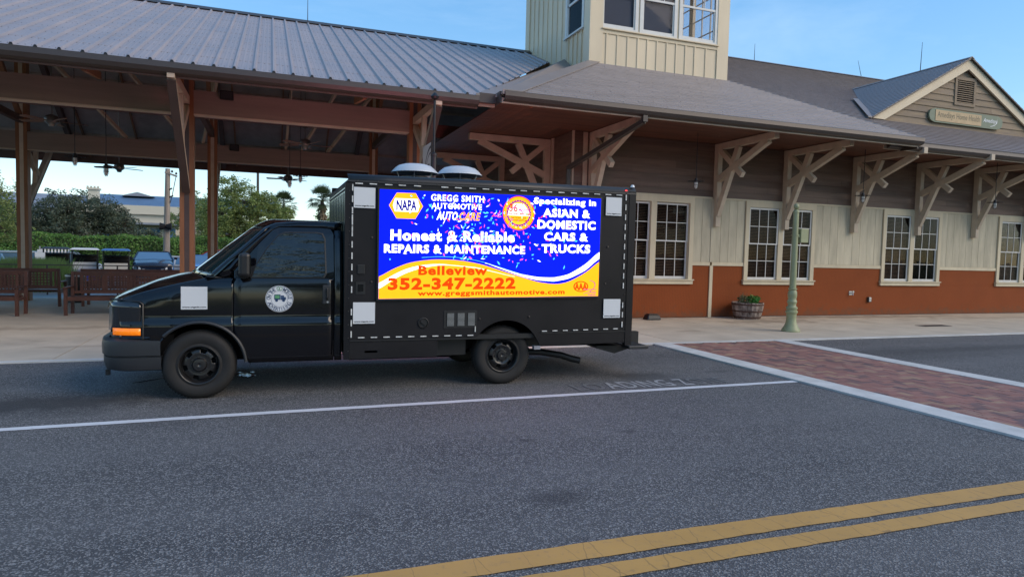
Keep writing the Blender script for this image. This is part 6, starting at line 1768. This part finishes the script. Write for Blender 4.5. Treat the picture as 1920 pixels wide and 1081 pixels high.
# ------------------------------------------------------------------ vehicles in the car park
GZ = -0.438
def carmat(n, c): return mat(n, c, .22, .2, coat=.6)
carglass = mat('car_glass', (.10, .20, .32), .05, spec=1, coat=.5)  # pale blue base stands in for sky reflected in the panes
def car(name, label, cat, loc, rz, L, W, H, col, hood=.28, tail=.10, belt=.69, group=None, van=False):
    t = thing(name, label, cat, loc, group); t.rotation_euler = (0, 0, rz)
    cm_ = carmat(name + '_paint', col)
    # stations front(-y) to back; each: y, z_low, z_belt, halfwidth
    S = [(-.50, .30, belt - .15, .40), (-.485, .20, belt - .08, .455), (-.44, .17, belt - .04, .485), (-.38, .16, belt - .02, .5), (-.22, .16, belt + .02, .5), (.0, .16, belt + .03, .5), (.25, .16, belt + .04, .5), (.42, .17, belt + .04, .49), (.48, .20, belt, .46), (.5, .30, .52, .42)]
    rows = []
    for (y, zl, zb, hw) in S:
        r = []
        for (fx, fz) in ((-.93, 0), (-1, .15), (-1, .6), (-.95, .93), (-.80, 1), (0, 1.04), (.80, 1), (.95, .93), (1, .6), (1, .15), (.93, 0)):
            r.append((fx * hw * W, y * L, (zl + (zb - zl) * fz) * H))
        rows.append(r)
    b = MB().grid(rows); n_ = 11
    b.f.append(tuple(range(n_))); b.mi.append(0); b.f.append(tuple(len(rows) * n_ - 1 - k for k in range(n_))); b.mi.append(0)
    b.build('body', cm_, t, keep=True, smooth=True)
    # cabin
    C = [(-.5 + hood, belt - .0, .47), (-.5 + hood + .14, 1.0, .37), (.5 - tail - .16, .99, .37), (.5 - tail, belt + .02, .46)] if not van else [(-.36, belt, .48), (-.26, 1.0, .44), (.44, 1.0, .44), (.49, belt, .48)]
    v = []
    for (y, z, hw) in C: v += [(-hw * W, y * L, z * H), (hw * W, y * L, z * H)]
    gl_ = MB(); gl_.add(v, [(0, 1, 3, 2), (4, 5, 7, 6), (0, 2, 4, 6), (1, 7, 5, 3)]); gl_.build('windows', carglass, t, keep=True)
    rf = MB(); rf.hexa([(v[2][0], v[2][1], v[2][2]), (v[3][0], v[3][1], v[3][2]), (v[5][0], v[5][1], v[5][2]), (v[4][0], v[4][1], v[4][2])] + [(a[0] * .92, a[1], a[2] + .05) for a in (v[2], v[3], v[5], v[4])]); rf.build('roof', cm_, t, keep=True)
    for s in (-1, 1):
        pb = MB(); i0 = 0 if s < 0 else 1
        for k in range(3): pb.bar(v[2 * k + i0], v[2 * k + 2 + i0], .07, .05)
        pb.bar(((C[1][2] * s * W), (C[1][0] * .5 + C[2][0] * .5) * L, 1.0 * H), (s * .48 * W, (C[1][0] * .5 + C[2][0] * .5) * L, belt * H), .07, .05); pb.build('window_pillar', cm_, t, keep=True)
        for y in (-.31, .31): MB().lathe([(0, -.11), (.20, -.11), (.33, -.09), (.34, 0), (.33, .09), (.20, .11), (0, .11)], (s * (W / 2 - .10), y * L, .335), axis='x', n=20).build('wheel', rubber, t, keep=True, smooth=True)
        MB().hexa([(s * .46 * W, -.478 * L, .54 * H), (s * .28 * W, -.510 * L, .52 * H), (s * .28 * W, -.47 * L, .52 * H), (s * .46 * W, -.45 * L, .54 * H), (s * .47 * W, -.475 * L, .63 * H), (s * .30 * W, -.506 * L, .58 * H), (s * .30 * W, -.46 * L, .58 * H), (s * .47 * W, -.43 * L, .63 * H)]).build('headlight', white_p, t, keep=True)
        MB().box(s * .44 * W, s * .34 * W, .488 * L, .505 * L, .42 * H, .50 * H).build('tail_light', mat('tail_red', (.4, .02, .02), .3), t, keep=True)
        MB().box(s * .50 * W, s * .58 * W, -.20 * L, -.17 * L, (belt + .02) * H, (belt + .09) * H).build('mirror', cm_, t, keep=True)
    MB().prism([(-.26 * W, -.508 * L, .54 * H), (-.13 * W, -.508 * L, .40 * H), (.13 * W, -.508 * L, .40 * H), (.26 * W, -.508 * L, .54 * H), (.20 * W, -.508 * L, .54 * H), (.10 * W, -.508 * L, .44 * H), (-.10 * W, -.508 * L, .44 * H), (-.20 * W, -.508 * L, .54 * H)], (0, .05, 0)).build('grille_trim', gal, t, keep=True)
    MB().box(-.40 * W, .40 * W, -.504 * L, -.47 * L, .17 * H, .26 * H).build('front_valance', trimb, t, keep=True)
    return t
car('parked_suv', 'dark blue SUV facing the camera, parked just left of the wooden utility pole', 'car', (-5.55, 37.9, GZ), .13, 4.6, 1.82, 1.70, (.008, .014, .035), belt=.77)
car('parked_car', 'light blue compact car glimpsed between the two pavilion posts', 'car', (-3.5, 41.5, GZ), -.1, 4.2, 1.75, 1.5, (.12, .30, .62))
car('parked_car', 'white car mostly hidden behind the dark blue SUV', 'car', (-3.95, 40.4, GZ), 1.4, 4.3, 1.75, 1.4, (.6, .6, .6)).location = (-4.6, 42.6, GZ)
car('parked_van', 'silver blue people carrier side on behind tall grass, left of the golf carts', 'car', (-10.7, 40.2, GZ), pi / 2 + .15, 4.6, 1.8, 1.55, (.40, .50, .58), van=True)
car('parked_car', 'pale blue car at the far left edge behind the grass', 'car', (-12.9, 38.6, GZ), .3, 4.3, 1.75, 1.45, (.30, .48, .60))
car('parked_truck', 'red pickup glimpsed behind the rear pavilion post', 'car', (-2.2, 46, GZ), 1.2, 5.0, 1.9, 1.8, (.35, .03, .02))

def golf_cart(label, loc, rz, roofc, bodyc, panelc, striped=False):
    t = thing('golf_cart', label, 'golf cart', loc, 'golf carts parked along the hedge'); t.rotation_euler = (0, 0, rz); K = dict(keep=True)
    rm_ = mat('cart_roof', roofc, .4); bm_ = mat('cart_body', bodyc, .3, coat=.4); pm_ = mat('cart_panel', panelc, .5)
    MB().hexa([(-.56, -.95, .28), (.56, -.95, .28), (.58, .95, .30), (-.58, .95, .30), (-.50, -1.05, .70), (.50, -1.05, .70), (.56, .95, .62), (-.56, .95, .62)]).build('body', bm_, t, **K)
    MB().hexa([(-.62, -.85, 1.74), (.62, -.85, 1.74), (.62, .98, 1.74), (-.62, .98, 1.74), (-.50, -.72, 1.83), (.50, -.72, 1.83), (.50, .85, 1.83), (-.50, .85, 1.83)]).build('roof', rm_, t, bevel=.03, **K)
    for x in (-.54, .54):
        for y, y2 in ((-.80, -.62), (.88, .88)): MB().tube([(x, y, .62), (x * .98, y2, 1.74)], .022, 6).build('roof_post', trimb, t, **K)
        for y in (-.72, .72): MB().lathe([(0, -.09), (.12, -.09), (.22, -.08), (.23, 0), (.22, .08), (.12, .09), (0, .09)], (x, y, .23), axis='x', n=16).build('wheel', rubber, t, smooth=True, **K)
        MB().box(x * .85 - .08, x * .85 + .08, -1.075, -1.03, .52, .60).build('headlight', white_p, t, **K)
    MB().box(-.48, .48, -.30, .25, .63, .80).build('seat', pm_, t, bevel=.03, **K); MB().box(-.50, .50, .26, .38, .82, 1.32).build('seat_back', trimb, t, bevel=.03, **K); MB().box(-.54, .54, .60, .92, .62, 1.50).build('interior_shade_box', trimb, t, bevel=.03, **K)  # last box is added: dark fill standing in for shade inside the cart
    MB().box(-.48, .48, -.80, -.785, .80, 1.16).build('front_panel', pm_, t, **K)
    MB().box(-.50, .50, -.78, -.77, 1.17, 1.70).build('windscreen', panegl, t, **K)
    if striped:
        for k in range(9): MB().box(-.60 + k * .134, -.60 + k * .134 + .066, -.90, -.885, 1.58, 1.74).build('awning_stripe', white_p, t, **K)
    return t
golf_cart('golf cart with a white roof, nearest the left rear pavilion post', (-8.5, 37.6, GZ), .2, (.62, .62, .60), (.02, .05, .40), (.50, .50, .47))
golf_cart('golf cart with a blue roof and cream panel, left of the dark blue SUV', (-6.95, 36.5, GZ), .17, (.06, .16, .38), (.13, .09, .13), (.55, .52, .45))
golf_cart('dark golf cart with a striped awning edge, leftmost of three', (-9.9, 38.4, GZ), .25, (.03, .03, .035), (.03, .03, .035), (.05, .05, .05), True)
golf_cart('golf cart with a dark blue roof at the left edge of the photo', (-13.3, 36.0, GZ), -.3, (.04, .08, .2), (.3, .3, .3), (.5, .5, .48))

# ------------------------------------------------------------------ poles and the parking sign
barkp = mat('pole_timber', (.30, .25, .20), .85, var=.3, scale=4, stretch=(3, 3, .3), bump=.4, bscale=30)
up_ = thing('utility_pole', 'weathered wooden utility pole with a short crossarm and two dark lamps', 'pole', (-5.33, 40.4, GZ))
MB().tube([(-5.33, 40.4, GZ), (-5.22, 40.4, 5.75)], [.19, .12], 14).build('shaft', barkp, up_, smooth=True)
MB().bar((-5.35, 40.3, 5.55), (-4.75, 40.3, 5.35), .09, .09).build('crossarm', barkp, up_)
for (x, z) in ((-5.0, 5.55), (-4.8, 5.45)): MB().lathe([(0, 0), (.05, 0), (.06, .06), (.03, .12), (0, .14)], (x, 40.3, z), n=10).build('insulator', gutterm, up_)
for (x, z) in ((-5.0, 4.6), (-4.95, 4.2)): MB().tube([(-5.2, 40.35, z), (x, 40.3, z + .1)], .04, 8).build('bracket_arm', gutterm, up_)
MB().tube([(-4.8, 40.3, 5.4), (-5.0, 40.3, 4.3), (-5.1, 40.3, 3.9)], .02, 6).build('cable', gutterm, up_)
for s in (-1, 1): MB().lathe([(0, 0), (.12, .0), (.20, .22), (.21, .26), (0, .26)], (-5.28, 40.15, 2.62), axis='x', n=14).build('lamp', blackm, up_, smooth=True) if s > 0 else MB().lathe([(0, 0), (.12, .0), (.20, -.22), (.21, -.26), (0, -.26)], (-5.32, 40.15, 2.62), axis='x', n=14).build('lamp', blackm, up_, smooth=True)
lp_ = thing('light_pole', 'slender dark lamp pole rising behind the trees above the truck cab', 'pole', (-.88, 54, GZ))
MB().tube([(-.88, 54, GZ), (-.88, 54, 8.2)], [.13, .09], 10).build('shaft', gutterm, lp_); MB().box(-1.5, -.3, 53.9, 54.1, 8.2, 8.4).build('lamp_head', gutterm, lp_)
ps = thing('parking_sign', 'small white sign on a thin post among the grass, left of the golf carts', 'sign', (-9.81, 35.6, GZ))
MB().tube([(-9.81, 35.6, GZ), (-9.81, 35.6, 1.45)], .03, 8).build('post', gal, ps); MB().box(-9.99, -9.60, 35.55, 35.57, .83, 1.16).build('plate', white_p, ps); MB().box(-9.9, -9.70, 35.55, 35.57, 1.17, 1.30).build('small_plate', white_p, ps)

# ------------------------------------------------------------------ planting
oakl = mat('dark_oak_leaf', (.105, .13, .08), .6, var=.4, scale=.8, translucent=True); ligl = mat('light_green_leaf', (.24, .30, .09), .6, var=.4, scale=.7, translucent=True)
hedl = mat('hedge_leaf', (.12, .24, .045), .5, var=.45, scale=1.6, translucent=True); barkm = mat('bark', (.09, .07, .055), .9, var=.3, scale=5, bump=.5, bscale=20)
grl = mat('tall_grass_blade', (.13, .21, .06), .6, var=.35, scale=2, translucent=True)
def tree(label, base, crowns, m, nleaf, leaf, seed, trunk_r=.2, clump=.45, group='trees beyond the pavilion', name='oak_tree', flat=.75):
    rd = random.Random(seed); t = thing(name, label, 'tree', base, group)
    mb = MB(); bx, by, bz0 = base; tot = sum(c[3] ** 2 for c in crowns)
    top = Vector((bx, by, bz0 + (min(c[2] for c in crowns) - bz0) * .75)); tk_ = MB()
    tk_.tube([(bx, by, bz0), (bx + .05, by, (bz0 + top.z) / 2), top], [trunk_r * 1.3, trunk_r, trunk_r * .8], 10)
    for (cx, cy, cz, r) in crowns:
        tk_.tube([top, ((bx + cx) / 2 + rd.uniform(-.2, .2), (by + cy) / 2, (top.z + cz) / 2 - .1), (cx, cy, cz + r * .3)], [trunk_r * .6, trunk_r * .35, trunk_r * .08], 6)
        n = int(nleaf * r * r / tot); nc = max(6, int(n / 42))
        for k in range(nc):
            d = Vector((rd.gauss(0, 1), rd.gauss(0, 1), rd.gauss(0, 1))).normalized() * r * (rd.random() ** .33) * rd.uniform(.80, 1.12)
            c_ = (cx + d.x, cy + d.y, cz + d.z * flat)
            if rd.random() < .25: tk_.tube([(cx, cy, cz), c_], [trunk_r * .12, .01], 4, cap=False)
            leaf_clump(mb, c_, clump * rd.uniform(.55, 1.25), n // nc, leaf, .7, rd)
    tk_.build('trunk', barkm, t, smooth=True); mb.build('crown', m, t, recalc=False)
    return t
tree('wide dark green oak behind the hedge, left of the utility pole', (-11.6, 52, GZ), [(-12.6, 52, 4.0, 1.8), (-11.0, 52, 3.4, 1.9), (-13.9, 52, 3.2, 1.6), (-9.4, 51.5, 2.6, 1.5), (-10.2, 52, 3.2, 1.4), (-8.1, 51, 2.0, 1.1), (-12.5, 51, 2.2, 2.0), (-14.8, 52, 2.6, 1.5)], oakl, 34000, .075, 1, .28, .40)
tree('green leafy tree at the left edge of the photo', (-12.6, 37, GZ), [(-12.2, 36.8, 3.6, 1.5), (-13.1, 37, 4.6, 1.4), (-11.7, 36.8, 2.3, 1.1), (-13.6, 37, 2.4, 1.6)], ligl, 15000, .06, 2, .16, .34)
tree('tall loose green tree seen just right of the main post, behind the cab', (-2.2, 53, GZ), [(-2.7, 53, 5.7, 1.5), (-1.7, 53, 4.9, 1.7), (-3.6, 53, 4.0, 1.8), (-.8, 53, 3.6, 1.7), (-4.0, 53, 2.4, 1.7), (-2.2, 53, 2.6, 2.1), (-.6, 53, 5.2, .9)], ligl, 32000, .075, 3, .22, .36)
tree('spreading tree with open branches right of the light pole', (.2, 54, GZ), [(-.2, 54, 4.9, 1.0), (.6, 54, 3.9, 1.2), (1.2, 54, 4.2, .7), (-.3, 54, 2.8, 1.3), (1.8, 54, 2.4, 1.3)], ligl, 13000, .075, 4, .22, .32)
tree('light green tree behind the utility pole', (-5.1, 60, GZ), [(-5.6, 60, 4.9, 1.5), (-4.2, 60, 4.5, 1.6), (-6.6, 60, 3.6, 1.3), (-4.6, 60, 2.6, 1.9), (-6.6, 60, 2.0, 1.3), (-3.0, 60, 3.2, 1.4)], ligl, 17000, .08, 5, .2, .36)
for i, (x, y) in enumerate(((5.5, 66), (8.5, 64), (-17.5, 54), (-21, 60))):
    tree(('low green tree between the two palms', 'green tree hidden behind the truck box', 'dark tree beyond the left edge of the photo', 'dark tree far left beyond the frame')[i], (x, y, GZ), [(x, y, 3.4, 2.0), (x + 1.2, y, 2.8, 1.6), (x - 1.3, y, 2.9, 1.5)], (ligl, ligl, oakl, oakl)[i], 5000, .13, 10 + i, .22, .45)
# palms
pall = mat('palm_frond', (.060, .085, .030), .6, var=.3, scale=1, translucent=True); pald = mat('dry_palm_skirt', (.17, .13, .08), .9, var=.3, scale=2)
def palm(label, x, y, ztop, R, seed, skirt=False):
    rd = random.Random(seed); t = thing('palm_tree', label, 'palm tree', (x, y, GZ), 'fan palms beyond the pavilion')
    MB().tube([(x, y, GZ), (x + .1, y, (ztop + GZ) / 2), (x, y, ztop)], [.24, .18, .16], 10).build('trunk', barkm, t, smooth=True)
    mb = MB(); sk = MB()
    for k in range(46):
        a = rd.uniform(0, 2 * pi); e = rd.uniform(-.6, 1.4); d = Vector((cos(a) * cos(e), sin(a) * cos(e), sin(e)))
        hub = Vector((x, y, ztop)) + d * R * .45; s_ = d.cross(Vector((0, 0, 1))).normalized(); u_ = s_.cross(d)
        mb.tube([(x, y, ztop), hub], .015, 3, cap=False)
        for j in range(13):
            b = radians(-75 + 150 * j / 12); dd = (d * cos(b) + s_ * sin(b)); tip = hub + dd * R * .55 * (1 - .25 * abs(j - 6) / 6) + Vector((0, 0, -R * .16 * abs(cos(e))))
            w = u_.cross(dd).normalized() * .035 if True else s_
            mb.add([hub, hub + dd * R * .25 + w, tip, hub + dd * R * .25 - w], [(0, 1, 2, 3)])
    mb.build('fronds', pall, t, recalc=False)
    for k in range(90 if skirt else 30):
        a = rd.uniform(0, 2 * pi); r_ = rd.uniform(.15, .4); z = ztop - rd.uniform(.1, 1.5 if skirt else .6)
        p = Vector((x + cos(a) * .15, y + sin(a) * .15, z)); q = p + Vector((cos(a) * r_, sin(a) * r_, -rd.uniform(.4, .8))); s_ = Vector((-sin(a), cos(a), 0)) * .10
        sk.add([p, q + s_, q - s_], [(0, 1, 2)])
    sk.build('dry_skirt', pald, t, recalc=False)
palm('fan palm farther left, standing above the truck cab roof', 1.15, 64, 5.4, 1.6, 5)
palm('fan palm with a brown dry skirt beside the truck box front edge', 4.45, 63, 6.0, 1.7, 6, True)
# hedge
hd = MB(); rh = random.Random(9)
for k in range(21000):
    x = rh.uniform(-20, 6); f = rh.random()
    if f < .55: y = 47.9 + rh.gauss(0, .05); z = rh.uniform(GZ, 2.02 + .05 * sin(x * 1.3))
    else: y = rh.uniform(47.9, 49.2); z = 2.02 + .07 * sin(x * 1.3) + .04 * sin(x * 4.1) + rh.gauss(0, .05)
    x2 = x * 1.0; yy = y + .08 * sin(x * 2.3) + .06 * sin(z * 7 + x)
    u = Vector((rh.gauss(0, 1), rh.gauss(0, .5), rh.gauss(0, 1))).normalized(); w = u.cross(Vector((rh.gauss(0, .4), -1, rh.gauss(0, .4)))).normalized(); s_ = rh.uniform(.05, .10); p = Vector((x2, yy, z))
    hd.add([p - u * s_, p + w * s_ * .5, p + u * s_, p - w * s_ * .5], [(0, 1, 2, 3)])
hg = thing('hedge', 'long clipped green hedge behind the parked golf carts and cars', 'hedge', (-7, 48.5, GZ))
hd.build('hedge_foliage', hedl, hg, recalc=False)['kind'] = 'stuff'
MB().box(-20, 6, 48.05, 49.1, GZ, 1.95).build('hedge_core', mat('hedge_shadow_twigs', (.03, .055, .015), .9), hg)
# tall grass
gr_ = MB(); rg = random.Random(3)
for k in range(9000):
    cl = rg.choice(((-12.4, 33.2, 1.2), (-10.6, 33.8, 1.1), (-9.6, 33.6, .8), (-8.9, 33.4, .6))); x = cl[0] + rg.gauss(0, .55) * cl[2]; y = cl[1] + rg.gauss(0, .4)
    h = rg.uniform(.6, 1.5); lx_ = rg.gauss(0, .28); b_x = rg.uniform(.012, .02)
    gr_.add([(x - b_x, y, GZ), (x + b_x, y, GZ), (x + lx_ * .5 + b_x * .7, y, GZ + h * .7), (x + lx_ * .5 - b_x * .7, y, GZ + h * .7), (x + lx_, y, GZ + h)], [(0, 1, 2, 3), (3, 2, 4)])
tag(gr_.build('tall_grass', grl, recalc=False), kind='stuff')

# ------------------------------------------------------------------ far building
fb_ = thing('far_building', 'cream building with a blue roof, white chimney and tall windows behind the oak', 'building', (-14, 80, GZ))
wallc = mat('far_cream_wall', (.58, .53, .42), .7); blur = mat('blue_slate_roof', (.10, .17, .27), .6, var=.1, scale=1); gryr = mat('grey_slate_roof', (.24, .26, .30), .6, var=.1, scale=1)
MB().box(-19, -4, 79, 92, GZ, 4.9).build('wall', wallc, fb_)
MB().box(-19.3, -3.7, 78.6, 79.0, 4.7, 5.6).build('parapet', wallc, fb_)
MB().prism([(-18.5, 79.5, 5.5), (-18.5, 86, 7.1), (-18.5, 92.5, 5.5)], (19.5, 0, 0)).build('roof', blur, fb_)
MB().prism([(-36, 80, 4.4), (-36, 87, 6.9), (-36, 94, 4.4)], (17.3, 0, 0)).build('grey_roof', gryr, fb_)
MB().box(-36, -19.4, 80.5, 93.5, GZ, 4.7).build('grey_wall', wallc, fb_)
MB().box(-16, -9.0, 77.0, 79.0, 3.6, 3.8).build('porch_roof', gryr, fb_)
MB().prism([(-15.5, 84, 6.9), (-13.9, 84, 7.35), (-12.3, 84, 6.9)], (0, 5, 0)).build('cupola', gryr, fb_)
for x in (-15.6, -14.1, -12.6, -11.4, -9.9, -8.0):
    f = MB().box(x - .5, x + .5, 78.9, 78.99, 1.2, 3.4).build('window', mat('far_window_frame', (.6, .6, .58), .6), fb_)
    MB().box(x - .42, x + .42, 78.86, 78.89, 1.3, 3.3).build('pane', carglass, f)
MB().box(-18.2, -17.3, 82, 83.0, 4, 7.25).build('chimney', wallc, fb_); MB().box(-18.32, -17.18, 81.85, 83.1, 7.25, 7.45).build('chimney_cap', wallc, fb_)
for k in range(4): MB().box(-18.30 + k * .32, -18.14 + k * .32, 81.9, 82.1, 7.46, 7.62).build('chimney_pot', wallc, fb_)
fb2 = thing('far_shed', 'low pale building half hidden by trees at the right of the rear post', 'building', (1, 72, GZ))
MB().box(-4.5, 6, 72, 80, GZ, 2.2).build('wall', wallc, fb2); MB().prism([(-5, 71.6, 2.2), (-5, 76, 3.7), (-5, 80.4, 2.2)], (11.5, 0, 0)).build('roof', gryr, fb2)

# trees across the street behind the camera: what the glass and paint reflect
for i, x in enumerate((-24, -15, -7, 3, 13, 24, 36)):
    y = -27 - (i * 37 % 5)
    tree('street tree across the road behind the camera, number %s from the west' % ('one', 'two', 'three', 'four', 'five', 'six', 'seven')[i], (x, y, -.03), [(x, y, 8.6 + i % 3, 3.0), (x + 2.2, y, 6.6, 2.8), (x - 2.2, y, 7.0, 2.6), (x, y, 4.6, 2.4)], (oakl, ligl)[i % 2], 5200, .26, 30 + i, .32, .9, group='street trees across the road')
